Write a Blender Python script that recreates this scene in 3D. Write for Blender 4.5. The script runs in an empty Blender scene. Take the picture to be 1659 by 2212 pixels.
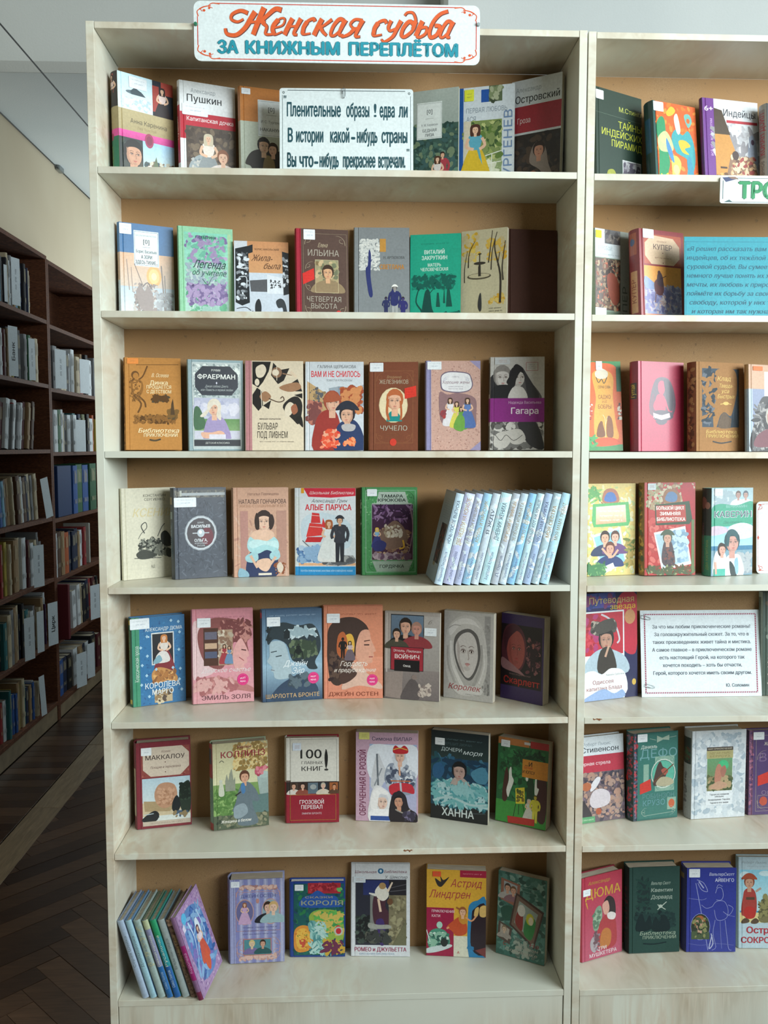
import bpy, bmesh, math, random
from mathutils import Vector, Matrix, geometry, noise as mnoise
S = bpy.context.scene
COL = S.collection
R = random.Random(7)

# ---------------------------------------------------------------- camera
cam = bpy.data.cameras.new('camera'); cam.sensor_fit = 'HORIZONTAL'; cam.sensor_width = 36
cam.lens = 36 * 1850 / 1659; cam.clip_start = .05; cam.clip_end = 60
co = bpy.data.objects.new('camera', cam); COL.objects.link(co)
_y, _p, _r = .0393, -.0757, -.0002
_F = Vector((math.sin(_y) * math.cos(_p), math.cos(_y) * math.cos(_p), math.sin(_p)))
_Rt = Vector((math.cos(_y), -math.sin(_y), 0)); _U = _Rt.cross(_F)
_M = Matrix((_Rt, _U, -_F)).transposed().to_4x4(); _M.translation = (.5198, -1.8365, 1.42)
co.matrix_world = _M; S.camera = co

# ---------------------------------------------------------------- world, light, exposure
w = bpy.data.worlds.new('world'); S.world = w; w.use_nodes = True
w.node_tree.nodes['Background'].inputs[0].default_value = (.70, .92, 1, 1)
w.node_tree.nodes['Background'].inputs[1].default_value = .42
def area(name, loc, target, sx, sy, e, c):
    l = bpy.data.lights.new(name, 'AREA'); l.shape = 'RECTANGLE'; l.size = sx; l.size_y = sy; l.energy = e; l.color = c
    o = bpy.data.objects.new(name, l); COL.objects.link(o); o.location = loc
    o.rotation_euler = (Vector(target) - Vector(loc)).to_track_quat('-Z', 'Y').to_euler(); return o
area('window_daylight', (3.3, -2.3, 2.2), (.3, .1, 2.05), 2.9, 1.3, 99, (.90, .985, 1)).data.spread = math.radians(115)   # no reveal is built: spread narrowed to dim the lower shelves
area('aisle_fill_light', (.1, 4.6, 1.9), (-1.1, 2.9, 3.1), 1.0, 1.0, 34, (.84, .97, 1))  # added fill with no window behind it, brightens the left wall and ceiling
S.view_settings.view_transform = 'Standard'; S.view_settings.look = 'None'
S.view_settings.gamma = 1; S.view_settings.use_curve_mapping = False; S.view_settings.exposure = 0.0

# ---------------------------------------------------------------- helpers
def lin(c): return c / 12.92 if c <= .04045 else ((c + .055) / 1.055) ** 2.4
_hc = {}
def hx(s):
    if s not in _hc:
        t = s if len(s) == 6 else ''.join(ch * 2 for ch in s)
        _hc[s] = tuple(lin(int(t[i:i + 2], 16) / 255) for i in (0, 2, 4))
    return _hc[s]
def nd(nt, typ, **kw):
    n = nt.nodes.new(typ)
    for k, v in kw.items():
        if k.startswith('_'): setattr(n, k[1:], v)
        else: n.inputs[k.replace('~', ' ')].default_value = v
    return n
def mat(name, fn, rough=.6, coat=0., spec=.5):
    m = bpy.data.materials.new(name); m.use_nodes = True; nt = m.node_tree; b = nt.nodes['Principled BSDF']
    b.inputs['Roughness'].default_value = rough; b.inputs['Coat Weight'].default_value = coat
    b.inputs['Coat Roughness'].default_value = .12; b.inputs['Specular IOR Level'].default_value = spec
    fn(nt, b); return m
def mix(nt, a, b, f, mode='MIX'):
    n = nt.nodes.new('ShaderNodeMix'); n.data_type = 'RGBA'; n.blend_type = mode
    for i, v in ((0, f), (6, a), (7, b)):
        if hasattr(v, 'is_output'): nt.links.new(v, n.inputs[i])
        elif i == 0: n.inputs[0].default_value = v
        else: n.inputs[i].default_value = (*v, 1)
    return n.outputs[2]
def tex(nt, scale, stretch=(1, 1, 1), detail=3, lo=.35, hi=.65, dist=0., coord='Object'):
    tc = nt.nodes.new('ShaderNodeTexCoord'); mp = nt.nodes.new('ShaderNodeMapping'); mp.inputs[3].default_value = stretch
    nt.links.new(tc.outputs[coord], mp.inputs[0])
    n = nd(nt, 'ShaderNodeTexNoise', Scale=scale, Detail=detail, Distortion=dist); nt.links.new(mp.outputs[0], n.inputs[0])
    r = nt.nodes.new('ShaderNodeMapRange'); r.inputs[1].default_value = lo; r.inputs[2].default_value = hi
    nt.links.new(n.outputs[0], r.inputs[0]); return r.outputs[0]
def bump(nt, b, h, s=.2, d=.001):
    n = nd(nt, 'ShaderNodeBump', Strength=s, Distance=d); nt.links.new(h, n.inputs['Height']); nt.links.new(n.outputs[0], b.inputs['Normal'])
def m_print(nt, b):
    a = nt.nodes.new('ShaderNodeAttribute'); a.attribute_name = 'Col'
    f = tex(nt, 190, detail=5, lo=.3, hi=.7); g = tex(nt, 40, detail=2)
    m1 = mix(nt, (.9, .9, .9), (1.06, 1.06, 1.06), f); m2 = mix(nt, (.97, .97, .97), (1.02, 1.02, 1.02), g)
    o = mix(nt, mix(nt, a.outputs[0], m1, 1., 'MULTIPLY'), m2, 1., 'MULTIPLY')
    nt.links.new(o, b.inputs['Base Color'])
def m_plain(c, sc=200, k=.88):
    def f(nt, b):
        t = tex(nt, sc); nt.links.new(mix(nt, tuple(x * k for x in hx(c)), hx(c), t), b.inputs['Base Color'])
    return f
def m_birch(streak, k=1.):
    def f(nt, b):
        t1 = tex(nt, 7, streak, 3, .38, .62, .8); t2 = tex(nt, 24, streak, 4, .4, .66, 1.4); t3 = tex(nt, 2.5, (1, 1, 1), 1, .4, .65)
        c = mix(nt, tuple(v * k for v in hx('c8b89f')), hx('dfe0d0'), t1); c = mix(nt, c, hx('d3c8b4'), t2); c = mix(nt, c, hx('d5d8cb'), t3)
        nt.links.new(c, b.inputs['Base Color'])
    return f
def m_board(nt, b):
    t1 = tex(nt, 420, detail=5, lo=.3, hi=.7); t2 = tex(nt, 7, detail=2); t3 = tex(nt, 90, detail=4, lo=.66, hi=.74)
    c = mix(nt, hx('9a7a55'), hx('ab8a63'), t1); c = mix(nt, c, hx('a27e55'), t2); c = mix(nt, c, hx('8b6f50'), t3)
    nt.links.new(c, b.inputs['Base Color']); bump(nt, b, t1, .1)
def m_dark(nt, b):
    t1 = tex(nt, 8, (1, 1, 7), 4, .3, .7, 1.5); t2 = tex(nt, 60, (1, 1, 5), 3)
    c = mix(nt, hx('5a3422'), hx('784a30'), t1); c = mix(nt, c, hx('482a1c'), t2); nt.links.new(c, b.inputs['Base Color'])
def m_floor(c1, c2):
    def f(nt, b):
        oi = nt.nodes.new('ShaderNodeObjectInfo'); t = tex(nt, 9, (1, 9, 1), 4, .3, .7, 1.)
        mm = mix(nt, (.7, .7, .7), (1.2, 1.2, 1.2), t)
        nt.links.new(mix(nt, mix(nt, hx(c1), hx(c2), oi.outputs['Random']), mm, 1., 'MULTIPLY'), b.inputs['Base Color'])
    return f
def m_wall(c1, c2):
    def f(nt, b):
        t = tex(nt, 1.2, detail=3); t2 = tex(nt, 150); c = mix(nt, hx(c1), hx(c2), t)
        nt.links.new(c, b.inputs['Base Color']); bump(nt, b, t2, .15)
    return f
def m_pages(nt, b):
    t = tex(nt, 30, (1, 60, 1), 2, .3, .7); nt.links.new(mix(nt, hx('a79c88'), hx('e6dfce'), t), b.inputs['Base Color'])
M = dict(
    gloss=mat('laminated_cover', m_print, .42, .1), cloth=mat('matt_cover', m_print, .75, 0, .3), card=mat('card_print', m_print, .6, .05),
    paper=mat('paper', m_plain('e8ecec'), .7), pages=mat('page_edges', m_pages, .9), birchv=mat('birch_laminate_upright', m_birch((1, 1, 2.2), .95), .42),
    birchh=mat('birch_laminate_board', m_birch((1.3, .5, 1), .93), .36), birchp=mat('birch_laminate_plinth', m_birch((2.6, 1, .3), .86), .45),
    board=mat('fibreboard', m_board, .85), dark=mat('dark_wood', m_dark, .75, 0, .25), plinth=mat('worn_plinth_wood', m_plain('8d7a60', 20, .7), .5),
    block=mat('parquet_oak', m_floor('33241c', '5d4636'), .3), strip=mat('parquet_strip', m_floor('7c6a55', '8d7b64'), .34),
    sub=mat('floor_base', m_plain('5c4a3a'), .8), wall=mat('cream_plaster', m_wall('c4b49a', 'cdbfa6'), .9), wall2=mat('grey_plaster', m_wall('9fa4a2', 'abafad'), .9), wall3=mat('lit_grey_plaster', m_wall('b4b9b8', 'c0c4c2'), .9),  # paler copy of the grey plaster holds window light in its colour
    ceil=mat('white_plaster', m_wall('d5dcdd', 'dde2e2'), .9), black=mat('black_wire', m_plain('2a2a2a'), .5), metal=mat('steel', m_plain('9aa0a2'), .3),
    chip=mat('chipped_core', m_plain('8a5a38'), .9))
M['metal'].node_tree.nodes['Principled BSDF'].inputs['Metallic'].default_value = .9

def obj(name, verts, faces, m, parent=None, cols=None, smooth=False, label=None):
    me = bpy.data.meshes.new(name); me.from_pydata(verts, [], faces); me.update()
    if cols is not None:
        at = me.color_attributes.new('Col', 'FLOAT_COLOR', 'POINT'); buf = []
        for c in cols: buf += (c[0], c[1], c[2], 1)
        at.data.foreach_set('color', buf)
    if m is not None: me.materials.append(M[m] if isinstance(m, str) else m)
    if smooth:
        for p in me.polygons: p.use_smooth = True
    o = bpy.data.objects.new(name, me); COL.objects.link(o)
    if parent is not None: o.parent = parent
    if label: o['label'] = label
    return o
def empty(name, label, cat, loc=(0, 0, 0), group=None):
    o = bpy.data.objects.new(name, None); COL.objects.link(o); o.location = loc; o.empty_display_size = .02
    tag(o, label, cat, group); return o
def tag(o, label, cat, group=None):
    o['label'] = label; o['category'] = cat
    if group: o['group'] = group
    return o
def boxv(x0, y0, z0, x1, y1, z1):
    v = [(x, y, z) for x in (x0, x1) for y in (y0, y1) for z in (z0, z1)]
    return v, [(0, 1, 3, 2), (4, 6, 7, 5), (0, 4, 5, 1), (2, 3, 7, 6), (0, 2, 6, 4), (1, 5, 7, 3)]
def box(name, b, m, parent=None, bev=0., label=None):
    v, f = boxv(*b); o = obj(name, v, f, m, parent, label=label)
    if bev:
        bm = bmesh.new(); bm.from_mesh(o.data); bmesh.ops.bevel(bm, geom=bm.edges[:], offset=bev, segments=1, affect='EDGES'); bm.to_mesh(o.data); bm.free()
    return o
def struct(o): o['kind'] = 'structure'; return o
def tube(pts, r, n=6):
    v, f = [], []
    for i, p in enumerate(pts):
        p = Vector(p); d = (Vector(pts[min(i + 1, len(pts) - 1)]) - Vector(pts[max(i - 1, 0)])).normalized()
        a = d.cross(Vector((.13, .31, .94))).normalized(); b = d.cross(a)
        for k in range(n):
            t = 6.2832 * k / n; v.append(p + (a * math.cos(t) + b * math.sin(t)) * r)
    for i in range(len(pts) - 1):
        for k in range(n): f.append((i * n + k, i * n + (k + 1) % n, (i + 1) * n + (k + 1) % n, (i + 1) * n + k))
    f.append(tuple(range(n))); f.append(tuple(range((len(pts) - 1) * n, len(pts) * n))); return v, f

# ---------------------------------------------------------------- flat print (covers, cards, signs) drawn as shapes
_tc = {}
_fc = bpy.data.curves.new('lettering', 'FONT'); _fc.resolution_u = 3; _fo = bpy.data.objects.new('lettering', _fc); COL.objects.link(_fo)
def bold(vs, fs, b):
    if b <= 0: return vs, fs
    V, F = [], []
    for dx, dy in ((-b, 0), (b, 0), (0, -b * .6), (0, b * .6)) if b > .012 else ((-b, 0), (b, 0)):
        n = len(V); V += [(x + dx, y + dy) for x, y in vs]; F += [tuple(n + i for i in f) for f in fs]
    return V, F
def glyphs(s):
    if s not in _tc:
        _fc.body = s; _fc.fill_mode = 'NONE'; _fo.update_tag(); dg = bpy.context.evaluated_depsgraph_get(); dg.update()
        me = _fo.evaluated_get(dg).to_mesh(); P = [(v.co.x, v.co.y) for v in me.vertices]; nb = {}
        for e in me.edges: i, j = e.vertices; nb.setdefault(i, []).append(j); nb.setdefault(j, []).append(i)
        _fo.evaluated_get(dg).to_mesh_clear(); seen = set(); loops = []
        for st in nb:
            if st in seen: continue
            lp = [st]; seen.add(st); cur = st
            while True:
                nx = [q for q in nb[cur] if q not in seen]
                if not nx: break
                cur = nx[0]; seen.add(cur); lp.append(cur)
            pts = [P[i] for i in lp]; n = len(pts); cut = [[] for _ in pts]     # a contour that crosses itself is split at the crossings
            for i in range(n):
                for j in range(i + 2, n):
                    if i == 0 and j == n - 1: continue
                    (ax, ay), (bx, by), (cx, cy), (dx, dy) = pts[i], pts[(i + 1) % n], pts[j], pts[(j + 1) % n]
                    de = (bx - ax) * (dy - cy) - (by - ay) * (dx - cx)
                    if abs(de) < 1e-9: continue
                    t = ((cx - ax) * (dy - cy) - (cy - ay) * (dx - cx)) / de; u = ((cx - ax) * (by - ay) - (cy - ay) * (bx - ax)) / de
                    if 0 < t < 1 and 0 < u < 1: q = (ax + (bx - ax) * t, ay + (by - ay) * t); cut[i].append((t, q)); cut[j].append((u, q))
            seq = []
            for i in range(n): seq.append(pts[i]); seq += [q for t, q in sorted(cut[i])]
            stack = []
            for q in seq:
                if q in stack: k = stack.index(q); sub = stack[k:]; del stack[k + 1:]; loops.append((0, sub))
                else: stack.append(q)
            loops.append((0, stack))
        ar_ = lambda pts: sum(pts[i - 1][0] * pts[i][1] - pts[i][0] * pts[i - 1][1] for i in range(len(pts))) / 2
        loops = [(ar_(l), l) for _, l in loops if len(l) > 2 and abs(ar_(l)) > 1e-6]
        def inside(p, poly):
            r = False
            for i in range(len(poly)):
                (x1, y1), (x2, y2) = poly[i - 1], poly[i]
                if (y1 > p[1]) != (y2 > p[1]) and p[0] < (x2 - x1) * (p[1] - y1) / (y2 - y1) + x1: r = not r
            return r
        V, F = [], []; holes = []; outs = []
        sg = max(loops, key=lambda l: abs(l[0]))[0] if loops else 1
        for k, (ar, pts) in enumerate(loops):
            n = [] if ar * sg > 0 else [j for j, (a2, p2) in enumerate(loops) if j != k and a2 * sg > 0 and abs(a2) > abs(ar) and inside(((pts[0][0] + pts[1][0]) / 2, (pts[0][1] + pts[1][1]) / 2), p2)]
            (holes if n else outs).append((k, n))
        for k, n in outs:
            hs = [loops[h][1] for h, m in holes if k in m]; L = [[Vector((x, y, 0)) for x, y in loops[k][1]]] + [[Vector((x, y, 0)) for x, y in h] for h in hs]
            o = len(V); V += [(v.x, v.y) for l in L for v in l]; F += [tuple(o + i for i in t) for t in geometry.tessellate_polygon(L)]
        _tc[s] = (V, F)
    return _tc[s]
def pp(s): return [tuple(float(q) for q in a.split(',')) for a in s.split()] if isinstance(s, str) else list(s)
def crom(pts, closed, k=4):
    n = len(pts); out = []
    for i in range(n if closed else n - 1):
        g = (lambda j: pts[j % n]) if closed else (lambda j: pts[min(max(j, 0), n - 1)])
        a, b, c, d = g(i - 1), g(i), g(i + 1), g(i + 2)
        for q in range(k):
            t = q / k
            out.append(tuple(.5 * (2 * b[m] + (c[m] - a[m]) * t + (2 * a[m] - 5 * b[m] + 4 * c[m] - d[m]) * t * t + (3 * b[m] - a[m] - 3 * c[m] + d[m]) * t ** 3) for m in (0, 1)))
    if not closed: out.append(pts[-1])
    return out
def clip_poly(poly, r):
    for ax, lim, sg in ((0, r[0], 1), (0, r[2], -1), (1, r[1], 1), (1, r[3], -1)):
        out = []; n = len(poly)
        for i in range(n):
            a, b = poly[i], poly[(i + 1) % n]; ia = (a[ax] - lim) * sg >= 0; ib = (b[ax] - lim) * sg >= 0
            if ia: out.append(a)
            if ia != ib:
                t = (lim - a[ax]) / (b[ax] - a[ax]); out.append((a[0] + (b[0] - a[0]) * t, a[1] + (b[1] - a[1]) * t))
        poly = out
        if len(poly) < 3: return []
    return poly
class Art:
    """x 0..100 across, y 0..100 down the sheet; every call is one flat printed shape above the last"""
    def __init__(s, W, H): s.W, s.H, s.V, s.F, s.C, s.L, s.k, s.cl = W, H, [], [], [], [], 0, (0, 0, 100, 100); s.asp = W / H
    def emit(s, polys, c, c2=None, y0=0, y1=100, sub=1):
        s.k += 1; m = min(sub, len(polys)); pi = 0; a = hx(c); b = hx(c2) if c2 else None; r = s.cl
        for p in polys:
            if min(q[0] for q in p) < r[0] or max(q[0] for q in p) > r[2] or min(q[1] for q in p) < r[1] or max(q[1] for q in p) > r[3]:
                p = clip_poly(list(p), r)
                if not p: continue
            n = len(s.V); s.V += [(q[0], q[1]) for q in p]; s.L += [s.k + (pi % m) * .15] * len(p); pi += 1; s.F.append(tuple(range(n, n + len(p))))
            for q in p:
                if b: t = min(max((q[1] - y0) / (y1 - y0), 0), 1); s.C.append(tuple(a[i] + (b[i] - a[i]) * t for i in range(3)))
                else: s.C.append(a)
        s.k += int(m * .15 + .5)
        return s
    def r(s, x0, y0, x1, y1, c, c2=None): return s.emit([((x0, y0), (x1, y0), (x1, y1), (x0, y1))], c, c2, y0, y1)
    def f(s, x0, y0, x1, y1, w, c):
        v = w * s.asp; s.emit([((x0, y0), (x1, y0), (x1, y0 + v), (x0, y0 + v)), ((x0, y1 - v), (x1, y1 - v), (x1, y1), (x0, y1)), ((x0, y0), (x0 + w, y0), (x0 + w, y1), (x0, y1)), ((x1 - w, y0), (x1, y0), (x1, y1), (x1 - w, y1))], c); return s
    def e(s, cx, cy, rx, ry, c, n=18, a=0, c2=None):
        a = math.radians(a); o = []
        for i in range(n):
            t = 6.2832 * i / n; x = rx * math.cos(t); y = ry * math.sin(t) / s.asp; o.append((cx + x * math.cos(a) - y * math.sin(a), cy + (x * math.sin(a) + y * math.cos(a)) * s.asp))
        return s.emit([o], c, c2, cy - ry, cy + ry)
    def p(s, pts, c, c2=None):
        pts = pp(pts); tr = geometry.tessellate_polygon([[Vector((x, y, 0)) for x, y in pts]])
        ys = [q[1] for q in pts]; return s.emit([tuple(pts[i] for i in t) for t in tr], c, c2, min(ys), max(ys) + .001)
    def b(s, pts, c, c2=None): return s.p(crom(pp(pts), True), c, c2)
    def s_(s, pts, w, c, w2=None, k=4, straight=False):
        pts = pp(pts); pts = pts if straight else crom(pts, False, k); n = len(pts); P = []; L = []
        w2 = w if w2 is None else w2
        for i in range(n):
            a, b = pts[max(i - 1, 0)], pts[min(i + 1, n - 1)]; dx, dy = b[0] - a[0], (b[1] - a[1]) / s.asp; l = math.hypot(dx, dy) or 1
            t = i / (n - 1); ww = (w + (w2 - w) * t) / 2; L.append(((pts[i][0] - dy / l * ww, pts[i][1] + dx / l * ww * s.asp), (pts[i][0] + dy / l * ww, pts[i][1] - dx / l * ww * s.asp)))
        return s.emit([(L[i][0], L[i][1], L[i + 1][1], L[i + 1][0]) for i in range(n - 1)], c, sub=6)
    def t(s, txt, cx, cy, h, c, w=None, b=0., i=0., al='c', rot=0, mono=0):
        vs, fs = glyphs(txt)
        if not vs: return s
        x0, x1 = min(v[0] for v in vs), max(v[0] for v in vs); sc = h / .72; sx = sc / s.asp; vs, fs = bold(vs, fs, b)
        if w: sx = w / max(x1 - x0, .01)
        if rot and not w: sx = sc
        ox = {'c': (x0 + x1) / 2, 'l': x0, 'r': x1}[al]; pt = []
        for x, y in vs:
            X = (x - ox) * sx + y * i * sc / s.asp; Y = -(y - .36) * sc
            if rot:
                q = math.radians(rot); X2, Y2 = X, Y / s.asp; X, Y = X2 * math.cos(q) - Y2 * math.sin(q), (X2 * math.sin(q) + Y2 * math.cos(q)) * s.asp
            pt.append((cx + X, cy + Y))
        return s.emit([tuple(pt[j] for j in f) for f in fs], c, sub=24)
    def tv(s, txt, cx, cy, hw, c, ln, b=0., up=True):   # vertical line of text: hw letter size across (%x), ln length (%y)
        vs, fs = glyphs(txt)
        if not vs: return s
        vs, fs = bold(vs, fs, b); x0, x1 = min(v[0] for v in vs), max(v[0] for v in vs); k = ln / (x1 - x0); sc = hw / .72; m = (x0 + x1) / 2; g = -1 if up else 1
        pt = [(cx + g * (y - .36) * sc, cy + g * (x - m) * k) for x, y in vs]
        return s.emit([tuple(pt[j] for j in f) for f in fs], c, sub=24)
    def d(s, x0, y0, x1, y1, n, sz, cols, st=1.6, seed=0, v=.5):
        rr = random.Random(seed + n); cols = cols.split(); rr2 = s.cl; n = int(n * 2.3); sz *= .62; x0 += sz * .9; x1 -= sz * .9; y0 += sz * s.asp * .9; y1 -= sz * s.asp * .9
        by = {}
        for q in range(n):
            cx, cy = rr.uniform(x0, x1), rr.uniform(y0, y1); a = rr.uniform(0, 3.14); z = sz * rr.uniform(1 - v, 1 + v); o = []
            for i in range(7):
                t = 6.2832 * i / 7; x, y = z * st * math.cos(t), z * math.sin(t); o.append((cx + x * math.cos(a) - y * math.sin(a), cy + (x * math.sin(a) + y * math.cos(a)) * s.asp))
            by.setdefault(rr.choice(cols), []).append(o)
        for c, l in by.items(): s.emit(l, c, sub=60)
        s.cl = rr2; return s
    def clip(s, x0=0, y0=0, x1=100, y1=100): s.cl = (x0, y0, x1, y1); return s
    # small figures reused in the cover pictures; z = height of the head in % of the sheet height
    def head(s, cx, cy, z, sk='d9ab8c', hr='3a2a20', look=0, long=0, hat=None):
        q = z / 2; w = q * .78 / s.asp
        if long: s.b([(cx - w * 1.3, cy - q), (cx + w * 1.3, cy - q), (cx + w * 1.5, cy + q * (1 + long)), (cx + w * .6, cy + q * (1.2 + long)), (cx - w * .6, cy + q * (1.2 + long)), (cx - w * 1.5, cy + q * (1 + long))], hr)
        s.r(cx - w * .42, cy + q * .4, cx + w * .42, cy + q * 1.6, sk); s.e(cx, cy - q * .15, w * 1.15, q * 1.1, hr, 14); s.e(cx + look * w * .15, cy + q * .08, w * .86, q * .92, sk, 16)
        s.b([(cx - w * 1.02, cy), (cx - w, cy - q * .7), (cx, cy - q * 1.15), (cx + w, cy - q * .7), (cx + w * 1.02, cy), (cx + w * .7, cy - q * .45), (cx + look * w * .2, cy - q * .6), (cx - w * .7, cy - q * .45)], hr)
        if z < 14:
            for g in (-1, 1): x = cx + look * w * .3 + g * w * .36; s.e(x, cy, w * .17, q * .05, '4a342c', 6); s.e(x, cy - q * .15, w * .2, q * .03, '6a4a3c', 6)
            x = cx + look * w * .4; s.p([(x - w * .03, cy), (x + w * .08 * (look or 1), cy + q * .33), (x - w * .1, cy + q * .35)], 'a87c66'); s.e(x, cy + q * .58, w * .22, q * .06, 'a25a50', 8)
        else: s.features(cx + look * w * .25, cy, w, q, sk, hr, look)
        if hat: s.b([(cx - w * 1.7, cy - q * .5), (cx - w, cy - q * 1.3), (cx, cy - q * 1.6), (cx + w, cy - q * 1.3), (cx + w * 1.7, cy - q * .5), (cx, cy - q * .7)], hat)
        return s
    def features(s, cx, cy, w, q, sk, hr, look=0, dk=None, lip='a8564c'):
        r_, g_, b_ = (int(sk[i:i + 2], 16) if len(sk) == 6 else int(sk[i // 2] * 2, 16) for i in (0, 2, 4)); mixc = lambda k, t=(60, 34, 30): '%02x%02x%02x' % tuple(int(a * (1 - k) + b * k) for a, b in zip((r_, g_, b_), t)); g = -1 if look >= 0 else 1
        s.b([(cx + g * w * .86, cy - q * .5), (cx + g * w * .62, cy - q * .1), (cx + g * w * .6, cy + q * .4), (cx + g * w * .2, cy + q * .95), (cx + g * w * .62, cy + q * .72), (cx + g * w * .84, cy + q * .2)], mixc(.16))
        s.e(cx, cy + q * .78, w * .3, q * .1, mixc(.1), 10)
        for g2 in (-1, 1):
            x = cx + look * w * .12 + g2 * w * .36
            s.e(x, cy - q * .02, w * .24, q * .12, mixc(.22), 12); s.e(x, cy, w * .17, q * .06, mixc(.3, (250, 245, 240)), 10); s.e(x + look * w * .04, cy, w * .075, q * .06, '3a2a26', 8)
            s.s_([(x - w * .2, cy - q * .02), (x, cy - q * .085), (x + w * .2, cy - q * .015)], w * .06, '4a302a', w * .04); s.s_([(x - w * .24, cy - q * .19), (x, cy - q * .26), (x + w * .24, cy - q * .2)], w * .07, mixc(.55), w * .03)
        x = cx + look * w * .18; s.s_([(x - g * w * .02, cy - q * .05), (x - g * w * .1, cy + q * .2), (x - g * w * .13, cy + q * .32), (x + w * .04, cy + q * .37)], w * .07, mixc(.24), w * .1)
        s.b([(x - w * .24, cy + q * .57), (x - w * .06, cy + q * .52), (x + w * .08, cy + q * .52), (x + w * .25, cy + q * .57), (x, cy + q * .61)], mixc(.45, (150, 40, 44))); s.b([(x - w * .2, cy + q * .58), (x, cy + q * .6), (x + w * .2, cy + q * .58), (x, cy + q * .68)], mixc(.3, (180, 60, 60)))
        return s
    def man(s, cx, y, h, c='333', leg='222', sk='d9ab8c', hr='2a1c14', arm=0, hat=None):
        u = h / 7.5; a = u / s.asp
        s.p([(cx - a * .75, y + u * 3.8), (cx + a * .75, y + u * 3.8), (cx + a * .65, y + h), (cx + a * .1, y + h), (cx, y + u * 4.4), (cx - a * .15, y + h), (cx - a * .7, y + h)], leg)
        s.b([(cx - a * 1.05, y + u * 1.5), (cx, y + u * 1.25), (cx + a * 1.05, y + u * 1.5), (cx + a * .8, y + u * 3), (cx + a * .9, y + u * 4.2), (cx - a * .9, y + u * 4.2), (cx - a * .8, y + u * 3)], c)
        s.s_([(cx - a, y + u * 1.7), (cx - a * 1.35, y + u * 3), (cx - a * (.5 if arm else 1.2), y + u * 3.6)], a * .5, c); s.s_([(cx + a, y + u * 1.7), (cx + a * 1.35, y + u * 2.8), (cx + a * (1.9 if arm else 1.1), y + u * (2.2 if arm else 4))], a * .5, c)
        return s.head(cx, y + u * .6, u * 1.15, sk, hr, hat=hat)
    def lady(s, cx, y, h, c='88a', c2=None, sk='e2b99c', hr='4a3020', long=.6):
        u = h / 7.5; a = u / s.asp
        s.b([(cx - a * .6, y + u * 2.9), (cx + a * .6, y + u * 2.9), (cx + a * 1.6, y + u * 5), (cx + a * 2.1, y + h), (cx, y + h + u * .3), (cx - a * 2.1, y + h), (cx - a * 1.6, y + u * 5)], c)
        s.b([(cx - a * .9, y + u * 1.5), (cx, y + u * 1.35), (cx + a * .9, y + u * 1.5), (cx + a * .55, y + u * 3.1), (cx - a * .55, y + u * 3.1)], c2 or c)
        s.s_([(cx - a * .9, y + u * 1.7), (cx - a * 1.2, y + u * 2.8), (cx - a * .2, y + u * 3.2)], a * .4, sk); s.s_([(cx + a * .9, y + u * 1.7), (cx + a * 1.3, y + u * 2.7), (cx + a * .4, y + u * 3.3)], a * .4, sk)
        return s.head(cx, y + u * .6, u * 1.15, sk, hr, long=long)
    def bust(s, cx, y, h, c='446', sk='d9ab8c', hr='3a2a20', look=0, long=0, hat=None, sh=1.):
        z = h * .5; a = z / s.asp
        s.b([(cx - a * 1.25 * sh, y + h), (cx - a * 1.05 * sh, y + z * 1.45), (cx - a * .35, y + z * 1.1), (cx + a * .35, y + z * 1.1), (cx + a * 1.05 * sh, y + z * 1.45), (cx + a * 1.25 * sh, y + h), (cx, y + h * 1.02)], c)
        return s.head(cx, y + z * .52, z, sk, hr, look, long, hat)
    def curl(s, x, y, z, c, fx=1, fy=1, w=.8):
        q = z * s.asp
        s.s_([(x, y + fy * q * 2), (x + fx * z * .2, y + fy * q), (x + fx * z, y + fy * q * .2), (x + fx * z * 2, y)], w, c, w * .3); s.s_([(x + fx * z * .4, y + fy * q * 1.6), (x + fx * z * 1.1, y + fy * q * 1.4), (x + fx * z * 1.2, y + fy * q * .8), (x + fx * z * .7, y + fy * q * .8)], w * .8, c, w * .3)
        return s
    def corners(s, x0, y0, x1, y1, z, c, w=.8): return s.curl(x0, y0, z, c, 1, 1, w).curl(x1, y0, z, c, -1, 1, w).curl(x0, y1, z, c, 1, -1, w).curl(x1, y1, z, c, -1, -1, w)
    def lines(s, x0, y0, x1, n, dy, c, h=.5, jit=.1):
        rr = random.Random(n + int(x0 * 7)); P = []; cw = max(h * 1.1 / s.asp, .5)
        for i in range(n):
            x = x0 + (x1 - x0) * jit * rr.random() * .5; e = x1 - (x1 - x0) * jit * rr.random() * .5; wd = rr.randint(3, 9)
            while x < e:
                if wd == 0: x += cw * .8; wd = rr.randint(3, 9); continue
                k = rr.random(); y = y0 + i * dy; q = x + cw * rr.uniform(.5, .8); v = h * rr.uniform(.7, 1.1)
                P.append(((x, y), (x + cw * .25, y), (x + cw * .25, y + v), (x, y + v)))
                if k < .6: P.append(((x, y + (0 if k < .3 else v * .7)), (q, y + (0 if k < .3 else v * .7)), (q, y + (v * .3 if k < .3 else v)), (x, y + (v * .3 if k < .3 else v))))
                if k > .4: P.append(((q - cw * .2, y), (q, y), (q, y + v), (q - cw * .2, y + v)))
                x += cw; wd -= 1
        if P: s.emit(P, c, sub=6)
        return s
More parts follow.
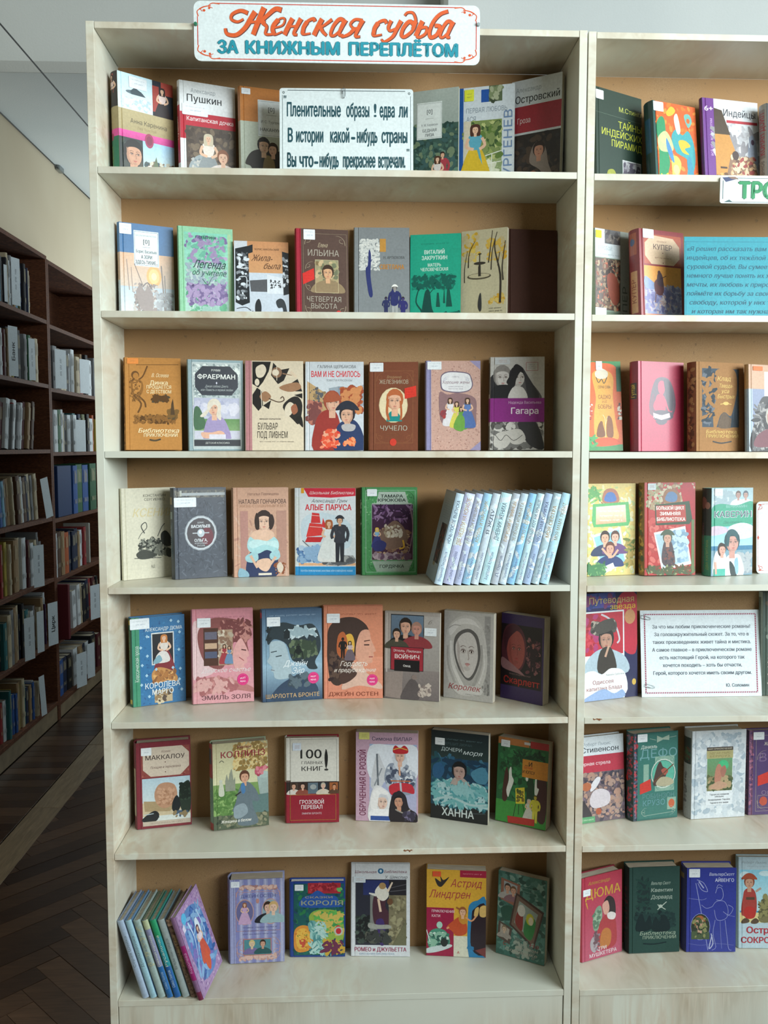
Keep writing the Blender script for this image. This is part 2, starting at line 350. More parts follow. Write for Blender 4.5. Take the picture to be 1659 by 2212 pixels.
    def build(s, name, m, parent, fn=None, off=.00015, step=.000008, label=None, cut=0):
        W, H = s.W, s.H; V = []; step = min(step, .0006 / (s.k + 1))
        if cut:
            for q in range(1, cut):
                x = 100 * q / cut; F2 = []
                for f in s.F:
                    xs = [s.V[i][0] for i in f]
                    if min(xs) < x - .01 and max(xs) > x + .01:
                        l, cc = s.L[f[0]], [s.C[i] for i in f]; pl = [s.V[i] for i in f]
                        for r in ((-999, -999, x, 999), (x, -999, 999, 999)):
                            g = clip_poly(pl, r)
                            if len(g) > 2: n = len(s.V); s.V += g; s.L += [l] * len(g); s.C += [cc[0]] * len(g); F2.append(tuple(range(n, n + len(g))))
                    else: F2.append(f)
                s.F = F2
        for (x, y), l in zip(s.V, s.L):
            d = off + l * step
            V.append(fn(x / 100, 1 - y / 100, d) if fn else (x / 100 * W, -d, H - y / 100 * H))
        return obj(name, V, s.F, m, parent, s.C, label=label)

# ---------------------------------------------------------------- room shell
XL, ZC = -1.28, 3.14
struct(box('floor', (XL, -4.5, -.06, 5, 7, -.016), 'sub'))
struct(box('ceiling', (XL, -4.5, ZC, 5, 7, ZC + .1), 'ceil'))
struct(box('wall_left', (XL - .12, -4.5, -.06, XL, 7, ZC), 'wall'))
struct(box('wall_far', (XL, 7, -.06, 5, 7.12, ZC), 'wall'))
struct(box('wall_back', (XL, -4.62, -.06, 5, -4.5, ZC), 'wall'))
o = struct(box('trim_1', (XL, .9, 2.565, 5, .95, ZC), 'wall2', bev=.024)); o['label'] = 'grey plaster ceiling beam above the bookcases'
o = struct(box('trim_2', (.80, .78, 2.42, 5, .9, ZC), 'wall3', bev=.012)); o['label'] = 'stretch of ceiling beam stepping forward, window light painted into its paler grey'
# parquet: border strip running along the aisle, cross blocks beside it, herringbone in front
FL = bpy.data.objects['floor']
def block(name, cx, cy, l, wd, a, m, mesh={}):
    k = (round(l, 3), round(wd, 3), m)
    if k not in mesh:
        v, f = boxv(-l / 2, -wd / 2, -.014, l / 2, wd / 2, 0); b = obj(name, v, f, m); bm = bmesh.new(); bm.from_mesh(b.data)
        bmesh.ops.bevel(bm, geom=[e for e in bm.edges if all(q.co.z > -.001 for q in e.verts)], offset=.0012, segments=1, affect='EDGES'); bm.to_mesh(b.data); bm.free(); mesh[k] = b.data
    else: b = bpy.data.objects.new(name, mesh[k]); COL.objects.link(b)
    b.parent = FL; b.location = (cx, cy, R.uniform(-.0012, 0)); b.rotation_euler = (0, 0, a); return b
for i in range(7): block('strip_board', -.68, -.3 + i * .72, .717, .115, math.pi / 2, 'strip')
nb = 0
for i in range(62):                       # blocks between the strip and the dark bookcases
    y = .2 + i * .0705
    if y > 4.5: break
    for x0, x1 in ((-1.0, -.742),): block('floor_block', (x0 + x1) / 2, y, x1 - x0 - .001, .069, 0, 'block'); nb += 1
L, Wd, q2 = .42, .07, math.sqrt(.5)
nb = 0; SV, SF = [], []
for m_ in range(-14, 15):
    for k in range(-110, 150):
        for vert in (0, 1):
            x0, y0 = k * Wd + m_ * L, k * Wd - m_ * L
            r = (x0, y0 + Wd, x0 + Wd, y0 + Wd + L) if vert else (x0, y0, x0 + L, y0 + Wd); g = .0007
            uv = [(r[0] + g, r[1] + g), (r[2] - g, r[1] + g), (r[2] - g, r[3] - g), (r[0] + g, r[3] - g)]
            P = [((u - v) * q2, (u + v) * q2) for u, v in uv]; P = clip_poly(P, (-.6225, -4.4, 4.9, 6.9))
            if len(P) < 3: continue
            cx, cy = sum(p[0] for p in P) / len(P), sum(p[1] for p in P) / len(P)
            if cy < .1 or cx > .1 or cy > 3.3:
                n = len(SV); q = len(P); SV += [(x, y, -.014) for x, y in P] + [(x, y, -.0008) for x, y in P]; SF += [tuple(range(n + q, n + 2 * q))] + [(n + i, n + (i + 1) % q, n + (i + 1) % q + q, n + i + q) for i in range(q)]; continue
            n = len(P); v = [(x - cx, y - cy, -.014) for x, y in P] + [(x - cx, y - cy, 0) for x, y in P]
            o = obj('floor_block', v, [tuple(range(n - 1, -1, -1)), tuple(range(n, 2 * n))] + [(i, (i + 1) % n, (i + 1) % n + n, i + n) for i in range(n)], 'block', FL)
            o.location = (cx, cy, R.uniform(-.0012, 0)); nb += 1
o = obj('parquet_field', SV, SF, 'block', FL); o['kind'] = 'stuff'

# ---------------------------------------------------------------- wires along the aisle ceiling
v, f = tube([(-.405, -2.4, 2.533), (-.40, -.6, 2.528), (-.395, .5, 2.527), (-.385, 1.3, 2.530), (-.38, 3, 2.532), (-.38, 7, 2.54)], .0022)
tag(obj('ceiling_cable', v, f, 'black', smooth=True), 'thin dark cable strung high above the aisle floor', 'cable')
t = empty('wall_cable', 'thin dark cable along the left wall top with a small clip', 'cable', (XL, 3, 3.1))
v, f = tube([(.012, -2.4, .03), (.012, -.2, .03), (.012, 1.0, .025), (.012, 4, .03)], .0035); obj('cable', v, f, 'black', t, smooth=True)
box('cable_clip', (.0, .62, .012, .03, .70, .05), 'metal', t, .004, 'small grey clip')

# ---------------------------------------------------------------- pale display bookcases
TH = .0138; DP = .184
ZS = [None, 1.9975, 1.7042, 1.4109, 1.1194, .8244, .5302, .193]; ZT = 2.2719
def bookcase(name, label, x0, x1, dz, chips):
    t = empty(name, label, 'bookcase', (x0, 0, 0)); W = x1 - x0; p = .0165
    box('side_panel', (-p, 0, 0, 0, DP + .004, ZT + TH + dz), 'birchv', t, .0005); box('side_panel', (W, 0, 0, W + p, DP + .004, ZT + TH + dz), 'birchv', t, .0005)
    box('back_panel', (0, DP, .05, W, DP + .004, ZT + dz), 'board', t, label='tan fibreboard back')
    g = .0009
    box('top_board', (g, .0002, ZT + dz, W - g, DP, ZT + TH + dz - .0008), 'birchh', t, .0005)
    for k in range(1, 8):
        s = box('shelf', (g, .0002, ZS[k] - TH + dz, W - g, DP - .0005, ZS[k] + dz), 'birchh', t, .0005)
        for (kk, x, w_) in chips:
            if kk == k:
                z = ZS[k] + dz; rr = random.Random(int(x * 99)); pts = [(x + w_ * q / 7, -.0002, z - .0005 - rr.uniform(0, .003)) for q in range(8)] + [(x + w_ * q / 7, -.0002, z - .004 - rr.uniform(0, .004) * (q % 3 > 0)) for q in range(7, -1, -1)]
                obj('edge_chip', pts, [tuple(range(16))], 'chip', s, label='brown chip in the laminate edge')
    box('plinth_board', (.0018, .002, .004, W - .0018, .018, ZS[7] - TH + dz - .0006), 'birchp', t, .0005)
    return t
bookcase('bookcase', 'pale birch-laminate bookcase under the red and teal title board', 0, 1.0, 0, [(6, .635, .02)])
bookcase('bookcase', 'pale birch-laminate bookcase beside it with the green lettered sign', 1.0355, 2.04, -.002, [(5, .02, .02)])

# ---------------------------------------------------------------- books
def arc(t, k=6, bulge=.16):
    return [(-t * bulge * math.sin(math.pi * q / k) - .0003, t * q / k) for q in range(k + 1)]
def book_parts(root, W, H, t, case, hard=True, art=None, spine=None, st=None, m='gloss', pg='pages', bands=None, back=None):
    bt = .0022 if hard else .0006; ov = .003 if hard else 0
    V, F, C = [], [], []
    def add(v, f, c):
        n = len(V); V.extend(v); F.extend(tuple(n + i for i in q) for q in f); C.extend([hx(c)] * len(v))
    def board(y0, y1, c, x0=0):
        h = .0012; ol = [(x0, 0), (W - h, 0), (W, h), (W, H - h), (W - h, H), (x0, H)]
        v = [(x, y0, z) for x, z in ol] + [(x, y1, z) for x, z in ol]
        add(v, [tuple(range(6)), tuple(range(11, 5, -1))] + [(i, (i + 6), (i + 1) % 6 + 6, (i + 1) % 6) for i in range(6)], c)
    gx = .009 if hard else 0
    board(0, bt, case, gx); board(t - bt, t, back or case)
    if hard:
        pr = [(-.0002, 0), (.006, 0), (.0076, .0014), (.009, 0)]; v = [(x, y, z) for x, y in pr for z in (0, H)]
        add(v, [(2 * i, 2 * i + 1, 2 * i + 3, 2 * i + 2) for i in range(3)], case)
    A = arc(t, 6, .16 if hard else .02); bd = bands or [(0, 1, case)]
    for v0, v1, c in bd:
        v = []; z0, z1 = H * (1 - v1), H * (1 - v0)
        for x, y in A: v += [(x, y, z0), (x, y, z1)]
        n = len(A); v += [(x + .0014, y, z) for x, y in A for z in (z0, z1)]
        f = [(2 * i, 2 * i + 2, 2 * i + 3, 2 * i + 1) for i in range(n - 1)] + [(2 * n + 2 * i, 2 * n + 2 * i + 1, 2 * n + 2 * i + 3, 2 * n + 2 * i + 2) for i in range(n - 1)]
        f += [(2 * i + 1, 2 * i + 3, 2 * n + 2 * i + 3, 2 * n + 2 * i + 1) for i in range(n - 1)] + [(2 * i, 2 * n + 2 * i, 2 * n + 2 * i + 2, 2 * i + 2) for i in range(n - 1)]
        add(v, f, c)
    obj('cover', V, F, m, root, C)
    e = .0009 if not hard else 0
    v, f = boxv(.0012, bt, ov, W - ov * 1.2 - .0006, t - bt, H - ov - (0 if hard else .0003)); obj('page_block', v, f, pg, root)
    if art:
        a = Art(W, H); art(a)
        o = a.build('cover_print', m, root)
        if hard:
            bm = bmesh.new(); bm.from_mesh(o.data)
            for x in (.0062, .0076, .009):
                bmesh.ops.bisect_plane(bm, geom=bm.verts[:] + bm.edges[:] + bm.faces[:], plane_co=(x, 0, 0), plane_no=(1, 0, 0), dist=1e-6)
            for q in bm.verts:
                if abs(q.co.x - .0076) < 5e-6: q.co.y += .0011
            bm.to_mesh(o.data); bm.free()
    if spine:
        a = Art(t, H); spine(a)
        def fn(u, v, d):
            x = -t * (.16 if hard else .02) * math.sin(math.pi * (1 - u)) - .0003; return (x - d, t * (1 - u), v * H)
        a.build('spine_print', m, root, fn, cut=6)
    if st:
        x0, y0, x1, y1 = st[:4]; c = st[4] if len(st) > 4 else 'e6ecf0'; w_, h_ = (x1 - x0) / 100 * W, (y1 - y0) / 100 * H
        a = Art(w_, h_); a.p('3,0 97,0 100,5 100,95 97,100 3,100 0,95 0,5', c)
        if c == 'e6ecf0': a.lines(12, 22, 90, 1, 20, 'a9b2bb', 7).lines(30, 52, 75, 1, 20, '9aa6b8', 9)
        else: a.lines(25, 35, 80, 2, 26, '8a8a50' if c[0] in 'de' and c[1] != '8' else 'a8542a', 8)
        o = a.build('library_label', 'card', root, label='small paper library label'); o.location = (x0 / 100 * W, -.0010, H - y1 / 100 * H)
_P="""a1 1 0.0284 0.0704 0.6422 0.0198 0.1268 0.2218 0.035
a2 1 0.1511 0.1098 0.3468 0.0365 0.1225 0.2226 0.02
a3 1 0.2817 0.1166 0.2489 0.0648 0.1152 0.2166 0.02
acard 1 0.3707 0.0554 -0.0143 0.0598 0.2863 0.1886 0.001
a4 1 0.6633 0.1662 -0.3342 0.0194 0.1063 0.2253 0.008
a5 1 0.7687 0.1638 -0.2885 0.0197 0.1251 0.2333 0.01
a6 1 0.8912 0.1479 -0.553 0.0525 0.1174 0.2446 0.02
b1 1 1.0668 0.0868 0.502 0.0469 0.1436 0.2169 0.015
b2 1 1.2016 0.0899 0.3379 0.1125 0.1195 0.193 0.03
b3 1 1.3228 0.1134 0.1983 0.1173 0.1437 0.2136 0.012
b4 1 1.4635 0.1103 0.2248 0.0738 0.1312 0.1966 0.025
c1 2 0.0145 0.1083 0.4306 0.02 0.1185 0.2098 0.018
c2 2 0.142 0.118 0.2634 0.0852 0.1203 0.2085 0.012
c3 2 0.2609 0.1299 0.1119 0.1472 0.1224 0.1826 0.008
c4 2 0.4012 0.1309 0.1318 0.0813 0.118 0.2082 0.015
c5 2 0.5308 0.1429 -0.0125 0.1162 0.1256 0.2168 0.01
c6 2 0.6588 0.1663 -0.2042 0.0199 0.1158 0.201 0.008
c7 2 0.7757 0.1655 -0.4639 0.0191 0.1091 0.2091 0.01
c8 2 0.8798 0.1455 0.106 0.0331 0.12 0.213 0.012
d1 2 1.0772 0.1155 0.4571 0.0335 0.1028 0.2116 0.012
d2 2 1.173 0.0858 0.3564 0.0812 0.1259 0.2047 0.035
dcard 2 1.2583 0.0544 -0.0168 0.0789 0.2756 0.1813 0.001
e1 3 0.0174 0.1113 0.1909 0.1076 0.1222 0.2093 0.022
e2 3 0.1551 0.1289 0.2255 0.048 0.1239 0.2066 0.012
e3 3 0.2812 0.139 0.065 0.0995 0.1323 0.2064 0.01
e4 3 0.4168 0.1459 -0.0304 0.0984 0.1339 0.2049 0.012
e5 3 0.5644 0.1424 -0.0994 0.078 0.1107 0.203 0.02
e6 3 0.6958 0.1429 -0.0324 0.0975 0.1254 0.2076 0.015
e7 3 0.8421 0.1359 -0.1544 0.1055 0.1233 0.2154 0.02
f1 3 1.0603 0.1283 0.034 0.1514 0.0918 0.2104 0.015
f2 3 1.1775 0.0992 0.3334 0.0436 0.1284 0.2051 0.03
f3 3 1.3107 0.0972 0.3266 0.043 0.1374 0.204 0.03
f4 3 1.4374 0.1055 0.372 0.0504 0.1429 0.2002 0.012
g1 4 0.0062 0.098 0.5867 0.019 0.1271 0.2072 0.01
g2 4 0.1229 0.1059 0.3819 0.0186 0.1193 0.2071 0.03
g3 4 0.2518 0.1338 0.1607 0.019 0.126 0.2064 0.024
g4 4 0.3903 0.1644 -0.0372 0.02 0.1415 0.2045 0.012
g5 4 0.5471 0.1577 -0 0.019 0.129 0.206 0.02
h1 4 1.0657 0.1282 0.2031 0.027 0.131 0.2162 0.02
h2 4 1.2082 0.1281 0.0549 0.0579 0.1235 0.2177 0.034
h3 4 1.3612 0.1171 0.2043 0.0286 0.111 0.206 0.036
hcard 4 1.4896 0.1759 0.0399 0.0654 0.2871 0.1726 0.001
i1 5 0.0219 0.1071 0.4236 0.0171 0.1208 0.2058 0.024
i2 5 0.1554 0.1213 0.1483 0.0835 0.139 0.2179 0.02
i3 5 0.3143 0.1345 0.1618 0.0193 0.1398 0.2172 0.02
i4 5 0.4565 0.158 -0 0.0185 0.139 0.2211 0.02
i5 5 0.5988 0.1609 -0.2905 0.0376 0.133 0.2076 0.012
i6 5 0.7408 0.1637 -0.4852 0.017 0.1227 0.2091 0.018
i7 5 0.8758 0.1558 -0.7224 0.0193 0.1129 0.2035 0.03
j1 5 1.049 0.1078 0.3117 0.049 0.168 0.254 0.01
jcard 5 1.2153 0.1592 -0.0012 0.1366 0.292 0.2067 0.002
j2 5 1.5095 0.1478 -0 0.0611 0.1328 0.2491 0.02
k1 6 0.0224 0.1168 0.1997 0.0302 0.1233 0.2034 0.034
k2 6 0.2015 0.1007 0.2076 0.0757 0.1272 0.2002 0.038
k3 6 0.3666 0.1362 0.0116 0.071 0.1242 0.2018 0.028
k4 6 0.5304 0.1469 -0.1115 0.0398 0.1477 0.2133 0.025
k5 6 0.7108 0.1598 -0.3641 0.0171 0.1392 0.2146 0.022
k6 6 0.8628 0.1339 -0.5365 0.0909 0.1239 0.1993 0.034
l1 6 1.0546 0.1076 0.247 0.0838 0.1277 0.2033 0.02
l2 6 1.1917 0.1194 0.1817 0.0302 0.1163 0.2113 0.036
l3 6 1.3341 0.1267 0.0917 0.0174 0.1372 0.2144 0.04
l4 6 1.4828 0.1448 0.0518 0.0363 0.1243 0.2072 0.02
m1 7 0.2318 0.1248 0.0425 0.0414 0.1277 0.202 0.042
m2 7 0.3725 0.1481 -0.0257 0.0554 0.1314 0.1832 0.022
m3 7 0.5188 0.1467 -0.057 0.1029 0.1413 0.221 0.01
m4 7 0.7001 0.1422 -0.1144 0.0388 0.1425 0.2118 0.03
m5 7 0.8699 0.1464 -0.5118 0.0772 0.1206 0.2012 0.022
n1 7 1.0695 0.1008 0.3764 0.031 0.118 0.2047 0.03
n2 7 1.1929 0.1322 0.0288 0.0463 0.1252 0.211 0.036
n3 7 1.3343 0.1337 -0.0349 0.042 0.1203 0.2075 0.038
n4 7 1.4696 0.1449 -0.0561 0.0781 0.1301 0.2237 0.018"""
POSE = {l.split()[0]: [float(q) for q in l.split()[1:]] for l in _P.split('\n')}
ROWN = [None, 'top shelf', 'second shelf', 'third shelf', 'fourth shelf', 'fifth shelf', 'sixth shelf', 'bottom shelf']
POSE['hcard'][2] = .158; POSE['jcard'][2] = .147; POSE['a6'][1] -= .009; POSE['g1'][1] += .003
def place(root, k, lift=0):
    row, x, y, psi, th, W, H, t = POSE[k]; c, s = math.cos(psi), math.sin(psi); n = Vector((-s, c, 0)); z = Vector((0, 0, 1))
    e = Vector((c, s, 0)); u = z * math.cos(th) + n * math.sin(th); nb = n * math.cos(th) - z * math.sin(th)
    m = Matrix((e, nb, u)).transposed().to_4x4(); zz = ZS[int(row)] - (.002 if x > 1.02 else 0)
    m.translation = (x, y, zz + t * math.sin(th) + .0004 + lift); root.matrix_world = m
def bk(k, label, case, art=None, name='hardcover_book', hard=True, base=None, **kw):
    row, x, y, psi, th, W, H, t = POSE[k]
    t0 = kw.pop('t', t); POSE[k][7] = t0
    root = empty(name, label, 'book', group='books displayed on the ' + ROWN[int(row)] + (' of the left bookcase' if x < 1.02 else ' of the right bookcase'))
    place(root, k)
    fn = (lambda a: art(a.r(0, 0, 100, 100, base or case))) if art else None
    book_parts(root, W, H, t0, case, hard, fn, **kw); return root
def pb(k, label, case, art=None, **kw): return bk(k, label, case, art, 'paperback_book', False, **kw)

# ---------------------------------------------------------------- books on the top shelf, left bookcase
bk('a1', 'thick hardcover with winter scene, gold title band and pink stripe by the left upright', 'b5a67c', lambda a: a
  .r(0, 0, 100, 38, '1c2430').r(0, 0, 62, 36, 'c4e3ee', 'dcebee').e(30, 17, 16, 2, '5e6f78').p('22,16 30,12 42,15 50,19 24,19', '3d4c55').d(2, 22, 60, 34, 40, 3, 'eaf4f6 b4cdd6 cfe0e6')
  .r(78, 0, 100, 12, 'b5473a').r(62, 5, 74, 30, 'a33f36').lady(80, 6, 34, '2a2022', 'e3cdc6', hr='2a1a18').r(0, 34, 100, 56, 'b5a67c', 'a9996e').t('Анна Каренина', 54, 44, 4.4, '3d3524', 66).t('Лев Толстой', 50, 50, 2.6, '8d7b52', 34)
  .r(0, 54, 100, 61, 'dc4f9f', 'c8418c').r(0, 61, 100, 100, '27302f').clip(3, 62, 41, 100).d(3, 62, 41, 100, 20, 5, '3a4038 2a302c 4a4638').bust(25, 64, 46, '1a2622', 'c9987c', '16120f', .4, sh=1.3).s_('18,92 26,88 34,92', 1.2, '8a7a4c').r(3, 94, 20, 100, 'bd9a84').clip().r(42, 61, 100, 100, '9dc6e2', 'd3dccb').d(44, 78, 100, 100, 60, 4, '47524f 7c6a54 c9c5b2 6c4436 2f4a52').s_('46,92 55,84 64,93', 3, 'e8e6da').p('60,84 66,74 70,84', '5d6b4e').e(54, 60, 8, 7, '9c3557').e(54, 60, 5.5, 4.6, '7f2a48'),
  spine=lambda a: a.r(0, 0, 100, 33, '2a2024').r(18, 2, 70, 20, 'b8493a').lady(52, 3, 30, '2b2327', 'e3cdc6', hr='221615').r(0, 33, 100, 56, 'a3956c').r(0, 54, 100, 61, 'dc4f9f').e(45, 61, 18, 3.5, '9c3557').r(0, 61, 100, 100, '1a7558').tv('Анна Каренина', 40, 82, 16, 'c3bb55', 24), st=(20, 2, 52, 13))
bk('a2', 'white hardcover with grey name line, red title band and painting of two ladies', 'e4e8ea', lambda a: a.r(0, 30, 100, 56, 'b92c3c').t('Александр', 42, 8.5, 4, '9099a0', 44).t('Пушкин', 44, 16, 7, '22262a', 62, .012).t('Капитанская дочка', 54, 36, 4.2, 'f2e9e9', 84, .008)
  .r(10, 43, 100, 100, '574a40').d(10, 43, 100, 100, 70, 6, '6b5b4c 4a3e36 7a6a58 584c44').b('20,100 14,84 24,74 40,70 56,76 60,100', '9aa4a8').d(16, 74, 60, 98, 40, 3, 'b4b6b4 7f8a90 c9c5bc').r(60, 80, 100, 100, '7b6244').lady(50, 50, 50, '8f9698', 'e9ddd2', hr='cbbfa6').bust(76, 64, 26, 'dfd3cb', 'e2b79c', '8b5b42').s_('54,84 66,88 80,84', 4, 'e3c4ae'),
  st=(4, 22, 50, 33), spine=lambda a: a.r(0, 24, 100, 80, 'b92c3c').tv('Пушкин', 50, 46, 40, 'f0e6e6', 22).r(20, 6, 80, 20, '8d8f90'))
bk('a3', 'grey hardcover with orange head band and dark cloaked couple, half behind the quotation card', 'b4b9a8', lambda a: a.r(0, 0, 100, 35, 'bd7a3f').r(0, 35, 100, 100, 'bcc4b4', 'a9b0a2').r(34, 12, 86, 49, 'e6edef').f(35, 13, 85, 48, .6, '7d8b90').t('[0]', 60, 21, 4.5, '3b4248').s_('50,27 70,27', .6, '666').t('И. С. Тургенев', 60, 34, 2.8, '6b7175', 40).t('НАКАНУНЕ', 60, 42, 3.4, '4a5054', 44, .01)
  .b('8,78 20,66 44,62 60,64 88,66 96,100 22,100 20,82', '35302c').b('40,100 46,70 64,74 62,100', '8d7a52').head(44, 59, 15, 'd8b294', '2b221c', .4).head(62, 62, 12, 'd6ac92', '3a2c22', -.6), spine=lambda a: a.r(0, 0, 100, 35, 'bd7a3f'), st=(3, 2, 20, 8))
pb('a4', 'grey-green book with forest painting and small white title panel, right of the quotation card', '93a399', lambda a: a.r(0, 0, 100, 34, 'aab4ac', '9ba79f').r(0, 34, 100, 100, '39564d').d(0, 32, 100, 100, 130, 6, '2f4a43 48695c 5f7f6e 3a5a58 24403a 6c7f63', seed=3).d(0, 84, 100, 100, 30, 7, '73806a 8a8a70 4c5f50').r(9, 12, 64, 48, 'dfe6e2').f(10, 13, 63, 47, .6, '7f8c88').t('[0]', 37, 21, 4, '3b4248').s_('28,28 46,28', .5, '666').t('Н. М. Карамзин', 37, 34, 2.4, '6b7175', 36).t('БЕДНАЯ', 37, 39.5, 3, '4a5054', 30, .01).t('ЛИЗА', 37, 44, 3, '4a5054', 20, .01).man(66, 62, 36, 'a53a45', '5b2a30').lady(55, 66, 34, '7fa2a8', 'd9d3cc'))
pb('a5', 'white book with blue corner blocks and girl in yellow dress and blue shawl', 'd3dce2', lambda a: a.r(0, 0, 8, 100, '23559c').r(40, 3, 54, 15, '2356a5').r(54, 0, 78, 15, '5b6a4c').d(54, 0, 78, 15, 14, 5, '7d8c66 3e4a36 a8b090').t('ПЕРВАЯ ЛЮБОВЬ', 50, 22, 4.6, '7e8c98', 74).t('АСЯ', 22, 30, 4.6, '7e8c98', 17).r(9, 32, 78, 92, '7f9250', 'a3b078').d(9, 32, 78, 70, 80, 6, '5f7a3a 93a45c 3f5a30 b7bf7e 7c8e54', seed=2).r(9, 32, 22, 92, 'd4ccb4').d(40, 70, 78, 90, 24, 6, 'b9c69a d8dcc2 8ea070').s_('48,66 78,62', 1.6, 'e6e8dc').s_('48,74 78,72', 1.4, 'e6e8dc').s_('60,64 60,86', 1.4, 'dfe2d4')
  .lady(30, 36, 54, 'd9b62e', '5ca7bd', hr='4b2d22', long=.3).s_('24,52 36,60 44,82', 6, '5aa6bb', 3).b('12,88 22,70 30,66 40,70 52,92 30,95', 'd6b42c').r(8, 92, 78, 100, '2a63ac').t('ИЛАН', 48, 96, 3, 'cfe0ef', 22).r(8, 94, 36, 100, 'c9d6de').tv('ТУРГЕНЕВ', 89, 60, 15, '6f8cb4', 72), st=(10, 2, 27, 13, 'dfe23c'))
pb('a6', 'white book, red band, dark painting of a veiled woman, against the right upright', 'ced5d8', lambda a: a.r(0, 24, 100, 48, '9e2c38').t('Александр', 34, 9, 4.2, '8d979c', 50).t('Островский', 52, 17.5, 6.6, '24282c', 88, .012).t('Гроза', 26, 37, 5, 'dcc9c9', 26, .006).r(4, 50, 100, 100, '2b2422').d(4, 50, 100, 100, 60, 7, '3a2f2a 241e1e 4a3a30 2e2a2c').b('40,76 46,62 60,58 72,66 78,80 92,98 78,96 60,84', '8d7f76').head(58, 66, 13, 'c08a72', '2a1c1a').b('36,100 40,86 54,86 58,100', 'a8694c').d(38, 86, 58, 99, 14, 3, 'b97c5a 8a5640 c79272'), back='c6cdd0')

# quotation card with paper clip
def card(name, label, k, paper_c, art, r=.006, cat='sign', pos=None, th=.0012, group=None):
    t = empty(name, label, cat, group=group)
    if k: place(t, k); W, H = POSE[k][5], POSE[k][6]
    else: W, H = pos[3], pos[4]; t.location = pos[:3]
    pts = []
    for cx, cz, a0 in ((r, r, 180), (W - r, r, 270), (W - r, H - r, 0), (r, H - r, 90)):
        for q in range(5): g = math.radians(a0 + 22.5 * q); pts.append((cx + r * math.cos(g), cz + r * math.sin(g)))
    n = len(pts); v = [(x, 0, z) for x, z in pts] + [(x, th, z) for x, z in pts]
    obj('card_sheet', v, [tuple(range(n)), tuple(range(2 * n - 1, n - 1, -1))] + [(i, i + n, (i + 1) % n + n, (i + 1) % n) for i in range(n)], 'card', t, [hx(paper_c)] * 2 * n)
    a = Art(W, H); art(a); a.build('card_print', 'card', t); return t
def clip_at(t, x, z, lean=0, s=1.):
    P = [(0, 0), (0, 1), (.2, 1.25), (.8, 1.25), (1, 1), (1, -.5), (.75, -.85), (.3, -.85), (.15, -.5), (.15, .7)]
    c, q = math.cos(lean), math.sin(lean); L = [(x + (a * .008 * c - b * .012 * q) * s, -.0024, z + (a * .008 * q + b * .012 * c) * s) for a, b in crom(P, False, 3)]
    v, f = tube(L, .0006, 5); o = obj('paper_clip', v, f, 'metal', None, smooth=True); return o
def quote(a):
    a.s_('6,2.5 94,2.5', .5, '4c5a5c', straight=True).s_('2.2,8 2.2,97', .35, '6b7a7c', straight=True).s_('98,8 98,97', .35, '6b7a7c', straight=True)
    for x in (3, 97): a.e(x, 5, .9, 1.4, '5d6b6c').e(x, 5, .4, .6, 'dfe8e8')
    C_, hh, bb = '1b4a54', 15.5, .035
    for y, ws in ((24, (('Пленительные', 25.6, 40), ('образы', 58.5, 17), ('!', 71.5, 1.6), ('едва', 80.5, 11), ('ли', 92.5, 6.4))), (53, (('В', 8, 3.4), ('истории', 22.5, 20), ('какой', 45, 14), ('-', 55, 2.4), ('нибудь', 65.5, 15), ('страны', 86, 19))), (81, (('Вы', 9, 6.4), ('что', 20, 10), ('-', 27.3, 2.4), ('нибудь', 37, 14), ('прекраснее', 59.5, 24), ('встречали.', 84, 20)))):
        for s, x, w in ws: a.t(s, x, y, hh, C_, None if s == '!' else w, .012 if s == '!' else bb)
    a.t('"', 4.2, 13, 9, C_, 1.8).t('"', 96.2, 72, 9, C_, 1.8).s_('14,99 20,97.5 24,99', .4, '667')
t = card('quotation_card', 'white card with three hand-lettered lines of dark teal text on the top shelf', 'acard', 'd9e3e4', quote)
c = clip_at(t, .134, .176, 0, .8); c.matrix_world = t.matrix_world.copy(); tag(c, 'silver paper clip on the top edge of the hand-lettered quotation card', 'paper clip')

# ---------------------------------------------------------------- second shelf, left bookcase
bk('c1', 'hardcover with blue head, white title panel and misty orange sun over marching figures', 'b3c2cc', lambda a: a.r(0, 0, 100, 31, '3f6f9e').r(0, 31, 100, 66, 'd6ad8c', 'c9b7a6').r(0, 66, 100, 100, 'b0bfcb', 'd3dbdd').e(62, 54, 14, 11, 'e0a860').e(62, 54, 10, 8, 'e9bf7c').e(62, 54, 5, 4, 'f0d7a4')
  .r(26, 7, 72, 44, 'e2eef0').f(27, 8, 71, 43, .7, '5f7f92').t('[0]', 49, 18, 4.6, '2c3338', b=.01).s_('42,24 56,24', .6, '667').t('ШКОЛЬНАЯ БИБЛИОТЕКА', 49, 12, 1.6, '6e777c', 38).t('Борис Васильев', 49, 28.5, 3.2, '3b4246', 38, .02).t('А ЗОРИ', 49, 34.2, 3.6, '2c3338', 20, .03).t('ЗДЕСЬ ТИХИЕ...', 49, 39.8, 3.6, '2c3338', 41, .03)
  .s_('26,42 42,66', 1.4, '7d6a62').s_('12,38 16,70', 1.6, '9a8478').s_('20,46 22,72', 1.4, '9a8478').s_('76,42 82,96', 2.4, '80726a').s_('82,52 84,98', 2, '8a7c74').d(22, 62, 70, 96, 90, 3, '8d7b74 a39690 6f6664 b9b0aa', seed=5).d(60, 70, 98, 100, 40, 4, '9c9ea2 8a8c90 b9c0c4').b('28,72 36,64 44,70 50,64 58,72 60,84 52,98 44,92 34,86', '8a7b76').s_('40,66 50,61 58,68', 2, '6a5c58').s_('64,90 76,100', 1.4, '6a5c58'),
  st=(0, 1, 22, 12), spine=lambda a: a.r(0, 0, 100, 31, '3f6f9e').r(0, 31, 100, 60, 'b89a80').tv('Б. Васильев А зори здесь тихие', 50, 65, 30, '5d5a60', 50))
